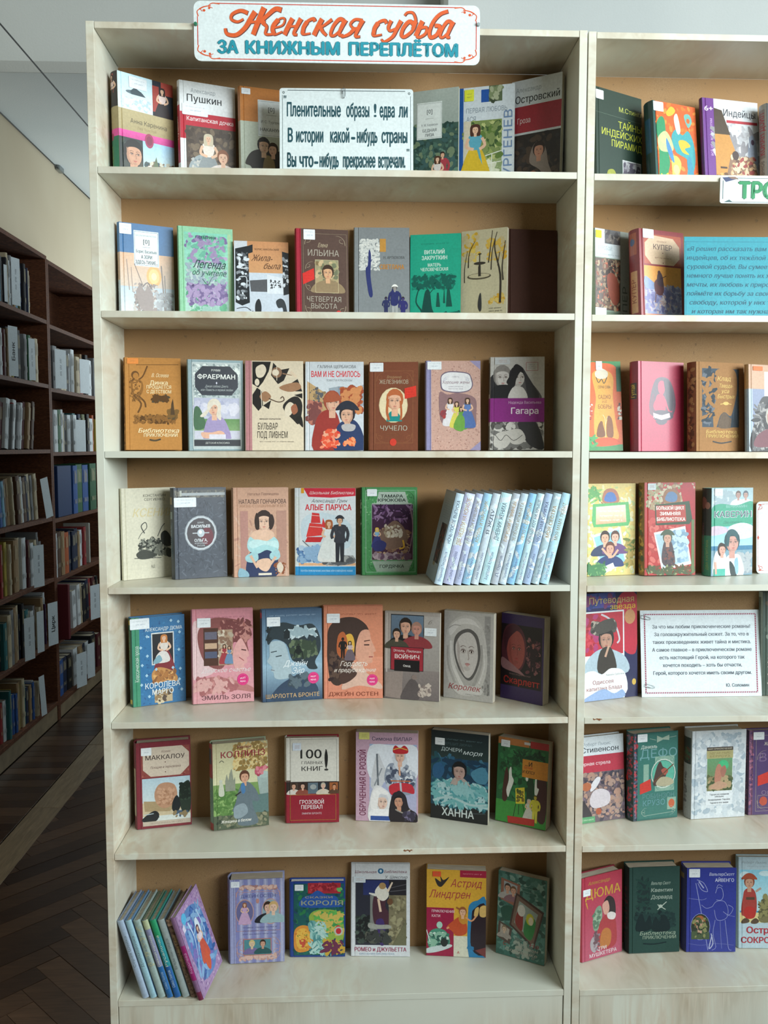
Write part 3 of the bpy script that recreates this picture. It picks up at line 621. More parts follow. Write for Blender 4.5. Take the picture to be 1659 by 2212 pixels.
bk('c2', 'mint green hardcover painted with lilac blossom and dark script title', '93c9a4', lambda a: a.r(10, 6, 90, 100, '86ccb4', 'b4d3c6').r(90, 6, 96, 100, 'a7c9a0').d(12, 8, 88, 40, 90, 5, '9c8cae b3a1bf 86c3a8 7f6f9a 6fb09a', seed=1).d(12, 56, 88, 86, 150, 5, '8f7ea6 a996ba 7a6a94 5c9c7c b8aec6', seed=4).d(12, 38, 90, 62, 70, 4, 'a1b8b4 9aa9b4 8fc0a8 b9c9c8').d(14, 84, 88, 100, 40, 6, '8cc4a2 b8d8c4 6fae8c a3c6bb').t('Г. СЕБЕРИНА', 50, 11, 2.8, '2f5a52', 38, .02).t('Легенда', 54, 40, 8.4, '26433e', 58, .006, .35).t('об учителе', 54, 49, 6, '2f5048', 62, .004, .3).s_('42,56 52,62 60,54 70,52', 1.2, '2f5048', .4).d(40, 86, 72, 100, 26, 5, 'cfe3d8 9cc0b4'), m='cloth', spine=lambda a: a.r(0, 0, 100, 100, '86bd98'))
pb('c3', 'small thin book of a snowy street between black buildings under an orange sky', 'cdd3da', lambda a: a.r(24, 0, 100, 40, 'c98f62', 'd09b6c').r(0, 40, 100, 100, 'c9d3de', 'c3ccd8').p('28,50 60,48 60,64 30,64', '57585c').p('60,42 90,46 92,66 60,66', 'd9dfe6').d(64, 48, 86, 60, 10, 2, '44464a').p('2,10 14,8 26,6 34,4 34,14 26,16 28,78 14,82 2,78', '22262a').p('88,12 100,14 100,66 90,68', '26292d').d(3, 14, 26, 74, 30, 3.4, 'd7dfe6 8d9399 5a5f65', seed=8).s_('10,20 10,34 24,34', 1.6, 'e1e6ea').s_('9,46 22,46 22,60', 1.6, 'c9d0d6').d(88, 16, 100, 60, 10, 3, 'd7dfe6 8d9399').t('БОРИС НИКОЛЬСКИЙ', 60, 10, 2.4, '5d4434', 44).t('Жила-', 50, 21, 8, '5a3b2a', 38, 0, .4).t('была', 68, 31, 7.6, '5a3b2a', 30, 0, .4).b('38,90 38,80 42,74 46,74 49,82 48,92 44,98', '24272a').b('76,76 84,72 92,76 96,90 90,96 88,84 80,84', '34383c').s_('4,86 20,84 30,88', 1.4, '3a3e44').b('12,98 24,94 34,88 30,98', '787d84'))
bk('c4', 'brown hardcover with red cloth spine, cream line ornament and boy portrait', '57423a', lambda a: a.r(0, 0, 9, 100, 'a3283a').f(13, 5, 97, 96, .5, '8d7d66').corners(16, 7, 94, 94, 9, 'b3a58a', .8).t('Елена', 50, 17.5, 4.6, 'b9a98c', 18, 0, .3).t('ИЛЬИНА', 52, 26, 6.8, 'a9a092', 60, .004).r(36, 34, 80, 69, '8d8a6c', 'b79a72').d(36, 34, 80, 69, 34, 5, 'a39a72 6f7258 c0a882 7d6a4a').bust(60, 40, 29, '8f7a5c', 'd1a27c', '3c2a1e').f(35.5, 33.5, 80.5, 69.5, .8, 'c3b48e').p('11,49 33,43 34,55 12,61', 'd0322c').lines(14, 48, 30, 3, 3, 'b3261f').curl(17, 36, 7, 'b3a58a', 1, 1).curl(17, 68, 7, 'b3a58a', 1, -1).t('ЧЕТВЕРТАЯ', 52, 76.5, 5.6, 'a9a092', 66, .004).t('ВЫСОТА', 52, 84, 5.6, 'a9a092', 50, .004).e(80, 93, 6, 4.6, 'c9302e').lines(40, 93, 62, 2, 2.4, '8d7d66'), st=(14, 1, 36, 12), m='cloth', spine=lambda a: a.r(0, 0, 100, 100, 'a3283a'))
bk('c5', 'grey cloth hardcover with pale tree, blue trunk and small blue figures', '7d8284', lambda a: a.d(8, 12, 46, 46, 240, 2.6, 'c6c8c4 b5b9b6 d4d4ce 9ea3a2', st=1.2, seed=2).b('26,24 30,30 29,52 33,72 26,72 20,46 24,40', '2c3468').s_('26,40 32,34', 1.2, '2c3468').r(46, 12, 57, 26, 'b8863c').t('Н. АРТЮХОВА', 72, 32, 2.8, '5b5f60', 38, .02).t('СВЕТЛАНА', 68, 42, 4.8, 'bb7c2c', 44, .03).man(57, 74, 20, '272c55', '272c55', '272c55').man(73, 62, 34, '272c60', '9a9c9c', '8d8a88', hat='e3e2dc').man(88, 74, 24, '2b2a66', '2b2a66', '2b2a66').b('68,66 72,70 78,82 66,82', '272c60'), m='cloth', spine=lambda a: a.r(0, 0, 100, 100, 'a9b0b2'))
pb('c6', 'thin bright green book with white capitals and dark tree and monuments', '1fa184', lambda a: a.lines(20, 10, 76, 1, 2, '17806a', 1.6).t('ВИТАЛИЙ', 48, 20, 4.4, 'cfe6da', 40, .03).t('ЗАКРУТКИН', 48, 26.5, 4.4, 'cfe6da', 50, .03).t('МАТЕРЬ', 48, 34.5, 3.6, 'cfe6da', 26, .025).t('ЧЕЛОВЕЧЕСКАЯ', 48, 39.5, 3.6, 'cfe6da', 54, .025).d(4, 46, 88, 62, 150, 3.4, '10705e 178a72 0d5c50', st=2.4, seed=2).s_('14,99 24,88 12,76 18,60', 4, '0d4a42', 1.5).b('24,100 28,70 34,62 40,66 44,84 56,100', '0e4740').s_('40,66 46,62', 1.4, '0e4740').p('52,82 54,66 57,66 60,82', '0e5046').p('66,78 68,60 70,78', '0e5046').p('74,62 78,60 84,82 72,82', '0e5046').d(66, 88, 100, 100, 40, 4, '0d5c50 12806a 0e4740'), m='gloss')
pb('c7', 'cream book with ink fountain, bare trees and yellow leaves', 'c9c0a0', lambda a: a.d(4, 4, 40, 34, 20, 6, 'd3a93a c9b88c dcc060', seed=1).d(56, 8, 98, 34, 26, 6, 'd0a032 d9b452 c9b88c', seed=2).d(60, 70, 96, 82, 12, 5, 'd0a032 d9bc6a').s_('8,56 8,40 14,22', 2, '3c362e', 1).s_('16,40 18,24 30,12', 2.6, '3c362e', 1).s_('60,36 64,20 68,2', 2.6, '4a4238', 1.4).s_('66,44 68,24 78,4', 2.6, '4a4238', 1.4).s_('86,80 86,50 74,24 74,12', 5, '3c362e', 1.6).s_('92,56 90,40 96,14', 4, '4a4238', 1.4).s_('80,40 84,26', 1.6, '4a4238').e(40, 50, 26, 3.4, '57503f').e(40, 49.4, 23, 2.4, 'c3b998').p('38,50 44,50 43,38 40,36 38,40', '3b362d').e(41, 36, 13, 1.6, '3b362d').e(41, 26, 4, .8, '3b362d').r(40, 26, 42, 36, '3b362d').b('38,82 40,72 44,68 46,76 46,86 42,88', '3a3a3a').t('Девочка и птицелёт', 46, 95, 4.6, '5d5a50', 88, -.004, .5).lines(62, 85, 92, 2, 3, '5d5a50', 1.1), m='cloth')
bk('c8', 'plain dark brown book standing in the shaded right end of the shelf', '4a2c22', m='cloth', pg='pages')

# ---------------------------------------------------------------- third shelf, left bookcase
bk('e1', 'ochre cloth hardcover with dark line drawing of a leaping figure and pale title', 'b98244', lambda a: a.s_('20,8 96,7', 1, '5d3f20').d(14, 62, 92, 72, 90, 3, '5d3f20 8a5f30 a07038', seed=2).d(74, 56, 94, 66, 24, 4, '5a4a32 7a5a30').p('82,50 85,44 88,62 80,62', '54402a').e(18, 19, 7, 4.4, '6a4826').e(19, 20, 5, 3.4, 'b07a3e').s_('24,24 32,20 40,9', 2.4, '6a4826').s_('27,25 34,22 42,10', 1, 'b98244').b('12,24 20,24 30,26 32,34 26,42 14,42 10,32', '8f6230').b('14,26 21,26 28,28 28,33 22,39 15,38', 'b98244').s_('16,42 28,50 22,60', 3, '6a4826').s_('24,42 34,48 36,54', 3, '6a4826').d(8, 22, 28, 48, 30, 2, '6a4826 8a5f30').t('В. Осеева', 62, 19, 4, 'efd9ac', 30, .01, .3).t('Динка', 60, 27, 4.4, 'f1dcae', 32, .02).t('ПРОЩАЕТСЯ', 60, 31.8, 3.6, 'f1dcae', 44, .02).t('С ДЕТСТВОМ', 60, 36.8, 3.6, 'f1dcae', 44, .02).d(48, 41, 76, 48, 22, 3.4, '4f4534 5d3f20', st=2.4).t('Библиотека', 58, 79, 4.8, 'f3e0b4', 72, .012, .3).t('ПРИКЛЮЧЕНИЙ', 62, 84, 3.6, 'f3e0b4', 60, .02).s_('42,89 52,90 62,88.4', 3, '4f4534'), st=(4, 1, 24, 7, 'e58a3c'), m='cloth', spine=lambda a: a.r(0, 0, 100, 100, '9c6a36').d(10, 4, 90, 96, 60, 20, '6a4826 b98244', st=1.2))
bk('e2', 'silver-framed hardcover with dark title plate and fair-haired girl by a lake', '8fa5aa', lambda a: a.r(7, 3, 95, 98, 'b7c2c2').d(8, 4, 94, 42, 160, 3, 'c9d2d0 9aa8a8 dfe6e2 8a989a', seed=6).p('26,7 76,7 90,16 90,30 78,39 24,39 12,30 12,16', '30343e').f(7, 3, 95, 98, .8, 'd3dcdc').t('Р.', 44, 11.5, 2.4, 'd9dcd6').t('РУВИМ', 52, 11.5, 2.2, 'd9dcd6', 12, .01).t('ФРАЕРМАН', 51, 18.5, 5, 'e9ece6', 68, .02).p('51,24 52.5,25.5 51,27 49.5,25.5', 'dde').t('Дикая собака Динго,', 51, 29, 2.6, 'aeb6b6', 42, 0, .3).t('или Повесть о первой любви', 51, 33, 2.6, 'aeb6b6', 58, 0, .3)
  .r(10, 42, 92, 87, 'b3b6cc', 'c9c9d6').d(10, 46, 92, 60, 20, 8, 'c3c4d6 a5a8c2 d3d2de').r(10, 65, 92, 78, '5f8a52', '7ea06c').b('10,54 18,52 26,62 30,74 10,76', '44684a').clip(10, 42, 92, 87).b('28,90 30,70 40,62 56,62 68,70 74,90', '9d8fb8').head(46, 53, 17, 'deb095', 'd9cfbb', -.4).b('38,48 50,44 56,50 58,66 50,62 52,52 44,50 30,62 20,62 34,54', 'd9d0c0').b('22,80 40,80 56,78 64,82 44,86 26,86', 'dfae94').r(36, 82, 66, 88, 'd9d5e0').clip().r(9, 88, 93, 95, '33363c').t('ДЕТСКАЯ КЛАССИКА', 51, 91.5, 2, 'c9ccc6', 44), spine=lambda a: a.r(0, 0, 100, 100, '7fa3ac'))
bk('e3', 'cream hardcover with pink spine strip and tumbling black-and-white violinists', 'd6c8b0', lambda a: a.r(0, 0, 11, 100, 'b57f82').clip(11, 1, 100, 100).p('12,1 44,1 40,12 30,24 22,30 12,26', '24221f').b('18,8 30,4 36,10 30,18 20,18', 'd9ccb6').e(20, 24, 4, 4, 'd9ccb6').p('48,2 60,10 76,8 66,22 56,26 44,16', '2a2724').e(54, 13, 9, 6, '8a6a52').e(52, 13, 6, 3.6, 'd9ccb6').s_('54,2 54,22', 1, 'd9ccb6').s_('64,14 80,16', 2.4, '8a6a52', 1).s_('78,12 88,18', 5, 'd6c2a8').p('76,26 90,20 98,34 86,34', '2a2724').b('58,30 70,26 90,24 96,30 84,34 70,34', '9c7456').p('12,38 20,30 28,34 30,50 22,56 12,48', '24221f').b('24,40 34,34 44,40 34,46', '9c7456').s_('26,28 28,52', 1, 'e3dac8').s_('40,42 56,46 66,44 64,40 60,42', 1.8, '5a4638').p('30,50 44,44 40,54', '24221f').b('64,52 76,42 90,40 98,50 92,70 82,66', '2a2724').b('68,52 76,46 84,50 78,60 68,62', 'd9ccb6').b('78,52 86,48 90,56 82,60', '9c6248').p('84,38 98,36 98,42', '24221f').b('86,64 96,62 99,74 92,70', '24221f').clip().t('МИХАИЛ КОРШУНОВ', 42, 65, 1.6, '5a5048', 36, .02).t('БУЛЬВАР', 38, 73, 7.4, '38322c', 34, 0).t('ПОД ЛИВНЕМ', 46, 82.5, 7.4, '38322c', 52, 0).lines(22, 90, 84, 1, 2, '6a6058', .8), m='cloth')
bk('e4', 'pale hardcover with red capitals above a couple in coats holding flowers', 'cdd4da', lambda a: a.t('ГАЛИНА ЩЕРБАКОВА', 54, 5.6, 3.4, '4a4c52', 66, .01).t('ВАМ И НЕ СНИЛОСЬ', 52, 14, 6.6, 'd3262f', 84, .022).t('ПОВЕСТИ И РАССКАЗЫ', 58, 21, 2.2, '5a5c62', 44).p('3,22 40,38 40,60 3,60', 'bf9f72').d(6, 28, 38, 56, 16, 3, '5d5f64 8f7a5a').p('40,30 56,28 70,34 100,26 100,50 40,50', '9ba6b0').r(56, 28, 66, 40, '8a96a2').d(60, 28, 100, 60, 60, 6, 'b8643c a34c30 cf8a58 8a5240', seed=2).d(3, 44, 30, 70, 30, 6, 'a3584c bd7866 7d4a48').b('14,100 16,72 26,58 46,54 58,66 62,100', '9c3a34').head(46, 46, 22, 'ddaf95', '9c4a38', .4).b('32,40 46,33 60,40 58,44 34,46', 'a8583c').b('50,100 52,78 62,68 84,66 98,80 100,100', '2c3e66').head(72, 60, 20, 'd9ab90', '2f2a2e', -.4, hat='2b2f3c').b('62,72 74,70 86,72 82,78 66,78', 'b7b4b4').d(26, 76, 58, 98, 36, 4.4, 'e0583c f08a6a d03a30 e9a98c').d(64, 86, 86, 96, 12, 4, 'e0683c f09a6a'))
bk('e5', 'brown hardcover with oval portrait of a red-braided girl and red tag', '7b4630', lambda a: a.f(11, 10, 90, 92, .5, '9a6a44').corners(14, 12, 88, 91, 9, '9a6a44', .7).t('Владимир', 50, 17, 3.2, 'a98662', 30, 0, .3).t('ЖЕЛЕЗНИКОВ', 50, 22.5, 4.6, 'b9a992', 60, .008).e(49, 49, 30, 20, 'd9c9a0').e(49, 49, 28.5, 19, 'e3d3ae').clip(22, 30, 76, 67.5).b('36,70 40,58 50,56 62,60 66,70', '1f8a86').head(52, 44, 22, 'e3b193', 'b9663c').s_('38,42 36,56 40,66', 5, 'b9663c').s_('64,44 66,58 64,66', 4, 'b9663c').clip().p('72,30 96,27 97,39 73,42', 'd83a2c').lines(75, 31, 92, 3, 3, 'b3261c').t('ЧУЧЕЛО', 50, 75, 5.6, 'b9b3a2', 56, .006).e(49, 91, 7, 4.2, 'cf3f30').lines(34, 81, 62, 2, 2.4, '9a6a44'), st=(0, 1, 28, 11), m='cloth', spine=lambda a: a.r(0, 0, 100, 100, 'a86a44').d(20, 5, 80, 95, 30, 24, '7d4a30 c08a5c', st=1.2))
bk('e6', 'pink speckled hardcover with lilac spine and ladies in a parlour', 'c9a294', lambda a: a.r(0, 0, 9, 100, '8f8cb4').d(9, 0, 100, 100, 220, 1.2, 'b58b7e d6b4a6 a87c70', seed=3).p('80,0 100,0 100,10', '9c94b8').p('80,100 100,100 100,90', '9c94b8').b('28,16 40,12 60,12 78,14 84,20 86,28 78,34 60,36 40,35 28,32 26,24', '6e5f74').b('29,17 40,13.2 60,13.2 77,15 82,20 84,28 77,33 60,34.8 40,33.8 30,31 28,24', 'e3e2e4').curl(32, 18, 4, '8f8cb4', 1, 1, .7).curl(78, 18, 4, '8f8cb4', -1, 1, .7).t('Хорошие жены', 54, 24, 3.2, '7b4a60', 50, 0, .25).t('ПОВЕСТЬ', 54, 18, 1.4, '8a7c8c', 12).lines(40, 28.5, 68, 2, 2.6, '8a7c8c', .9).b('24,36 40,38 60,36 90,42 92,60 90,74 70,76 40,72 26,66', '8f6e70').lady(44, 42, 30, 'e0dde0', 'e0dde0').lady(56, 46, 28, 'd9d05a', 'd9d05a').lady(64, 52, 24, '5f9a3c', '5f9a3c').lady(76, 42, 32, '4c6ca8', '5a7ab4').b('50,74 60,60 70,64 70,76 62,79', '6aa040').d(26, 54, 36, 64, 6, 4, 'a83a3a 8d3c44'), st=(2, 1, 28, 10), spine=lambda a: a.r(0, 0, 100, 100, '8f8cb4'))
bk('e7', 'black and white drawn book of a couple with broad magenta title band', 'c6c4c0', lambda a: a.b('0,22 18,18 26,26 20,46 0,46', '2c2a2e').b('10,46 14,30 24,20 34,18 44,30 40,46', '26262a').head(22, 22, 22, 'cfcac6', '8d8884', .2).b('0,46 4,34 18,30 40,32 48,46', '1e1e22').b('44,30 60,26 76,28 96,46 60,46', '5d5a5c').head(50, 22, 20, 'd3ceca', '2a282c', .8).b('36,20 46,8 60,12 64,18 56,16 48,24 44,32 30,28', '1e1c20').b('34,46 40,34 50,32 62,34 68,46', 'dedad6').p('60,12 90,40 90,46 70,46', '3c3a3e').f(66, 6, 88, 15, .6, 'b0485a').lines(70, 8, 84, 3, 2, '8d8a90', .7).d(0, 69, 100, 100, 120, 7, 'a3a09c c9c5c0 7c7a78 55524f dcd9d4', seed=3).b('52,70 84,70 100,98 76,96 60,84', '3a383a').b('10,84 30,80 40,88 28,98 8,96', 'd6d2cc').b('34,80 56,78 66,88 54,94 38,92', 'd6d2cc').s_('10,84 20,90 30,84 44,90 60,84', 1, '3c3a3a').r(0, 44.5, 100, 70, '8f2c86').t('Надежда Васильева', 64, 49, 3, 'dcb8d8', 60).t('Гагара', 64, 58, 6.6, 'f1e6ee', 50, .02), st=(8, 1, 36, 8, 'c9cdd0'), spine=lambda a: a.r(0, 0, 100, 100, 'b3b0ac').r(0, 44.5, 100, 70, '8f2c86').r(20, 6, 90, 40, '4a484a').r(20, 74, 90, 98, '6a6866'))

# ---------------------------------------------------------------- fourth shelf, left bookcase
bk('g1', 'cream cloth hardcover with faded title and ink battle scene, behind the dark blue book', 'cfcab6', lambda a: a.t('КОНСТАНТИН', 60, 8.5, 3, '55534a', 42, .01).t('СЕРГИЕНКО', 60, 12.8, 3, '55534a', 38, .01).t('КСЕНИЯ', 56, 27, 9, 'cdbf94', 74, .01, .25).s_('40,50 34,42 42,38 44,44 34,50 28,56', 2, '4a4c48', .8).s_('64,54 72,44 78,40', 1.4, '4a4c48').d(28, 56, 86, 76, 110, 3, '55574f 7d7f74 3d3f3a 8f9084 b3b2a4', st=1.8, seed=4).b('70,52 78,48 86,52 92,62 84,66 72,62', '3c3e3a').b('24,72 40,68 60,74 50,78 30,78', '484a44').s_('20,77 70,78', 1.2, '4a4c48').b('80,68 90,70 88,78 80,76', '44463f').s_('48,58 54,54 60,58', 1, '3d3f3a').t('АД', 54, 87, 3.2, '77776c', 7), m='cloth')
bk('g2', 'worn dark blue-grey book with silver-rimmed round badge', '464c57', lambda a: a.r(0, 2, 98, 11, '5a5c5c').d(2, 3, 96, 11, 50, 3, '6d6c66 4a4a4c 7d7a70', seed=1).r(14, 5.5, 98, 8.5, 'a9b0b4').r(11, 3, 15, 9, 'b3b6ae').d(2, 14, 98, 98, 110, 1.6, '525a66 3c424c 5c6470', st=5, seed=3).e(50, 50, 31, 19.5, 'a3aab0').e(50, 50, 29, 18.2, 'cdd4da').e(50, 50, 27.5, 17.2, '8f969c').e(50, 50, 26.5, 16.5, '4a4448').e(62, 54, 12, 10, '6b2f3a').t('БОРИС', 50, 38.5, 1.8, 'cfd6da', 12).t('ВАСИЛЬЕВ', 50, 42.5, 3.2, 'e3e9ee', 36, .03).s_('34,50 66,50', 2, 'b9c0c6').e(50, 50, 7, 4.6, 'b9c4cc').e(49, 49, 3, 2, 'eef3f6').t('ОЛЬГА,', 50, 58, 3.2, 'e3e9ee', 25, .02).t('КОРОЛЕВА', 50, 61.4, 1.6, 'd3d9de', 24).t('РУСОВ', 50, 64, 1.6, 'd3d9de', 14), st=(0, 10.5, 42, 21), m='gloss', spine=lambda a: a.r(0, 0, 100, 100, '2c343e').r(20, 10, 80, 18, '8d7a5a').r(20, 26, 80, 34, '7d8c8a').r(15, 38, 85, 78, '3a4a55').tv('ВАСИЛЬЕВ', 50, 58, 30, 'aab4b8', 34))
bk('g3', 'salmon hardcover with dark-haired lady in ruffled pale blue dress', 'cfa48c', lambda a: a.d(4, 30, 98, 98, 60, 3, 'c9a08c b98c7c d3b09c', st=5, seed=2).t('Наталья Павлищева', 54, 7, 3, '7d5a4c', 56).t('НАТАЛЬЯ ГОНЧАРОВА', 53, 15.5, 5, '4d3832', 86, .008).t('ЖИЗНЬ С ПУШКИНЫМ И БЕЗ', 53, 20.5, 3, 'b08468', 84).r(12, 26, 26, 90, 'b98a80').r(78, 26, 96, 90, 'b78c7c').b('26,100 24,80 36,70 74,70 80,84 76,100', '2e3a5e').b('24,66 28,56 44,52 62,52 78,58 82,66 76,74 60,70 44,74 30,72', 'a9d4d8').b('30,54 40,48 66,48 74,54 60,60 44,60', 'e3bda4').b('26,62 40,58 60,60 78,60 80,68 56,64 34,68', 'c4e3e4').b('22,76 40,72 44,80 34,84 22,82', 'a3ccd2').b('66,74 80,70 84,78 76,82 66,80', 'a3ccd2').head(55, 38, 21, 'e6c0a8', '3a2c28', 0).b('38,36 42,28 46,34 46,46 40,46', '3a2c28').b('64,34 70,30 74,38 70,46 65,46', '3a2c28').b('40,84 50,80 64,80 68,86 60,94 48,92', 'e3bda4').s_('30,76 42,90', 5, 'dcb59c', 4).s_('76,78 64,88', 5, 'dcb59c', 4).b('8,100 10,90 24,94 26,100', '8fb4c4').d(72, 84, 96, 98, 16, 3, '9c5f3c c08a5c 8a4c30').b('78,88 84,84 90,90 86,96 80,94', 'd9c9b8').r(44, 96, 68, 98.5, 'e3d9c9'), spine=lambda a: a.r(0, 0, 100, 100, 'bd9880').b('20,84 80,80 80,96 30,94', '5a3c2a').tv('Н. ГОНЧАРОВА', 50, 40, 30, 'e3d0b8', 50))
bk('g4', 'white hardcover with red sails, embracing couple and blue foot band', 'd9dfe3', lambda a: a.p('14,0 100,0 100,9 60,11 22,10', 'cf3144').r(10, 0, 15, 6, 'e0a02c').r(0, 10, 8, 88, 'd2d8d6').t('Школьная Библиотека', 60, 5.4, 3.6, 'f1d9d9', 72, .004, .3).t('Александр Грин', 56, 14.5, 4, '3a3c44', 58, 0, .35).t('АЛЫЕ ПАРУСА', 55, 22, 6.6, 'd22f3c', 76, .03).r(6, 86, 100, 89, 'e9b48a').r(0, 90, 100, 100, '2b8fc9').t('ПОЧТЁМ ПРИКЛЮЧЕНИЯ ЗНАКОМЫЕ ИЛИ СОВЕРШЕННО НОВЫЕ', 52, 95, 2, 'cfe8f4', 86)
  .b('10,40 30,28 60,30 90,40 94,60 80,70 20,66', 'c9d9e2').p('28,28 40,29 42,40 26,40', 'd23a3c').p('24,40 44,41 47,54 18,56', 'd8403e').p('20,56 46,56 42,62 16,62', 'c53034').s_('26,31 42,32', .8, 'f0d0c8').s_('24,44 44,45', .8, 'f0d0c8').p('46,34 54,48 44,44', 'd23a3c').b('12,60 28,66 50,64 44,72 26,71', 'c9ccce').s_('12,60 26,68 46,68', 1.2, '4a5560').d(4, 66, 50, 86, 70, 5, '5f86b4 8fb0d0 3f6296 b3c9dc', seed=2).b('44,86 60,78 94,78 98,86 70,89', '77777a').d(44, 78, 98, 88, 26, 4, '8a8a8c 5a5c60 a3a3a2').lady(56, 37, 46, 'e3e3e0', 'dfe3e3', hr='a8603a').b('40,72 50,56 60,54 64,66 60,80 44,80', 'dde0de').man(74, 33, 52, '3a3c44', '2f3138', hr='4a3020', hat='33353c').s_('66,46 76,52 70,48', 3, '44464e'))
bk('g5', 'green ornamental hardcover with purple cave scene and light title plates', '4c8f58', lambda a: a.d(2, 2, 98, 98, 140, 1.5, '3f7d4c 64a56c 7fb482', seed=4).f(6, 3, 97, 97, 1, '8fb89a').p('30,5 78,5 84,18 90,18 90,19.5 18,19.5 18,18 26,18', 'a9b8ac').t('ТАМАРА', 54, 10, 3.4, '24302a', 40, .03).t('КРЮКОВА', 54, 14.5, 3.4, '24302a', 50, .03).r(17, 19, 93, 83, '8d9c90').r(18, 19.5, 92, 82.5, '3c2140', '4a2a3c').d(20, 20, 90, 40, 30, 2.4, '6c4a74 2f1834 8a6c90', st=4, seed=1).d(24, 46, 88, 82, 70, 4, '7d5a4c a3846a 5a3448 8f6f5a c0a284', seed=2).b('30,54 48,42 62,38 78,48 82,62 60,70 40,68', '7d6255').d(40, 42, 74, 58, 20, 3.4, 'c9bfae a89880 d3c9bc').lady(27, 46, 22, '3a3f7a', '86b0d0', hr='e0c048').b('20,64 32,60 44,64 38,72 22,72', '33366c').s_('88,24 92,44 88,66 80,82', 2.4, '8a7480', 1).s_('74,60 76,68 68,70', 3, 'd9a83c').d(20, 74, 90, 82, 20, 5, '8f7a86 b09ca4 6a4c62').p('18,84 92,84 84,96 26,96', '9caea0').t('ГОРДЯЧКА', 54, 90, 3.6, '2c3a30', 44, .02).corners(12, 5, 94, 96, 7, '2f5c3a', .8), st=(9, 2, 27, 10), m='cloth', spine=lambda a: a.r(0, 0, 100, 100, '2c5a38').d(10, 5, 90, 95, 26, 18, '3f7d4c 1f402c a9b8a0'))

# ---------------------------------------------------------------- leaning white-spined set, fourth shelf
def leaning(name, label, x, y, z, W, H, t, lean, case, spine, group, yaw=0, front=None, fart=None, pg='pages', hard=True, pivot=1):
    """spine faces the room (-y); lean > 0 tips the top towards +x; x is the foot that touches the shelf"""
    root = empty(name, label, 'book', group=group)
    m = Matrix.Translation((x, y, z)) @ Matrix.Rotation(lean, 4, 'Y') @ Matrix.Rotation(yaw, 4, 'Z') @ Matrix.Translation((-t if pivot else 0, 0, 0))
    root.matrix_world = m
    V, F, C = [], [], []
    def add(v, f, c):
        n = len(V); V.extend(v); F.extend(tuple(n + i for i in q) for q in f); C.extend([hx(c)] * len(v))
    bt = .0018
    for x0, x1 in ((0, bt), (t - bt, t)): add(*boxv(x0, .0015, 0, x1, W, H), front if front else case)
    k = 6; P = [(t * i / k, .0016 - .0030 * math.sin(math.pi * i / k) ** .6) for i in range(k + 1)]; v = []
    for px, py in P: v += [(px, py, 0), (px, py, H), (px, py + .0015, 0), (px, py + .0015, H)]
    f = []
    for i in range(k): b = 4 * i; f += [(b, b + 4, b + 5, b + 1), (b + 2, b + 3, b + 7, b + 6), (b + 1, b + 5, b + 7, b + 3), (b, b + 2, b + 6, b + 4)]
    add(v, f, case); obj('cover', V, F, 'gloss', root, C)
    v, f = boxv(bt, .003, .003, t - bt, W - .004, H - .003); obj('page_block', v, f, pg, root)
    if spine:
        a = Art(t, H); spine(a); a.build('spine_print', 'gloss', root, lambda u, vv, d: (u * t, .0016 - .0030 * math.sin(math.pi * min(max(u, 0), 1)) ** .6 - d, vv * H), cut=6)
    if fart:
        sd, fn = fart; a = Art(W, H); fn(a)
        if sd == 'l': a.build('cover_print', 'gloss', root, lambda u, vv, d: (-d, W - u * W, vv * H))
        else: a.build('cover_print', 'gloss', root, lambda u, vv, d: (t + d, u * W, vv * H))
    return root
_w = [('Владимир Тендряков', 'НОЧЬ ПОСЛЕ ВЫПУСКА', 'c9e2f2', 'first of the leaning set, grey cover to gap'), ('Татьяна Пономарёва', 'ДВЕ НЕДЕЛИ НА КОРАБЛЕ', 'c3c9ea', 'second from the gap'), ('Сергей Иванов', 'ЕГО СРЕДИ КУВШИНОК', 'b9c4e2', 'third from the gap'), ('Борис Алмазов', 'АССОЛЬ И ПАРУСНИК', 'a3d0ee', 'fourth from the gap'), ('Анна Никольская', 'Я ЖДУ', 'c9d8e4', 'fifth from the gap'), ('Анатолий Алексин', 'ДНЕВНИК ЖЕНИХА', 'c6ecf4', 'sixth from the gap'), ('Д. Орлов', 'ЛЯГУШКИ И ПРИНЦЫ', 'bcc6d0', 'seventh from the gap'),
      ('Полина Иванова', 'ЗЕЛЁНАЯ КОМНАТА', 'c2d6e4', 'seventh from the upright'), ('Вера Иванова', 'ЛЕТО С ДОМОВЫМ', '94c8ee', 'sixth from the upright'), ('Валентина Осина', 'ЧЁРНЫЙ КОТ НА КРЫШЕ', 'c4e4ee', 'fifth from the upright'), ('Юлия Петрова', 'ЧУДЕСНАЯ СКРИПКА', 'adc4e4', 'fourth from the upright'), ('Анна Осокина', 'МОЯ СЕСТРА', 'b4cdd6', 'third from the upright'), ('Анастасия Малейко', 'МОЯ МАМА ЛЮБИТ', 'b9e2f4', 'last of the leaning set, nearest the upright')]
_cn = {'c9e2f2': 'pale blue-white', 'c3c9ea': 'lavender', 'b9c4e2': 'lilac-blue', 'a3d0ee': 'sky blue', 'c9d8e4': 'greyish white', 'c6ecf4': 'icy cyan', 'bcc6d0': 'light grey', 'c2d6e4': 'silvery', '94c8ee': 'bright blue', 'c4e4ee': 'pale cyan', 'adc4e4': 'periwinkle', 'b4cdd6': 'grey-green', 'b9e2f4': 'clear pale blue'}
_x = [.7257, .7495, .7669, .7866, .8048, .8296, .8478, .8656, .8838, .9007, .9189, .9381, .9589]
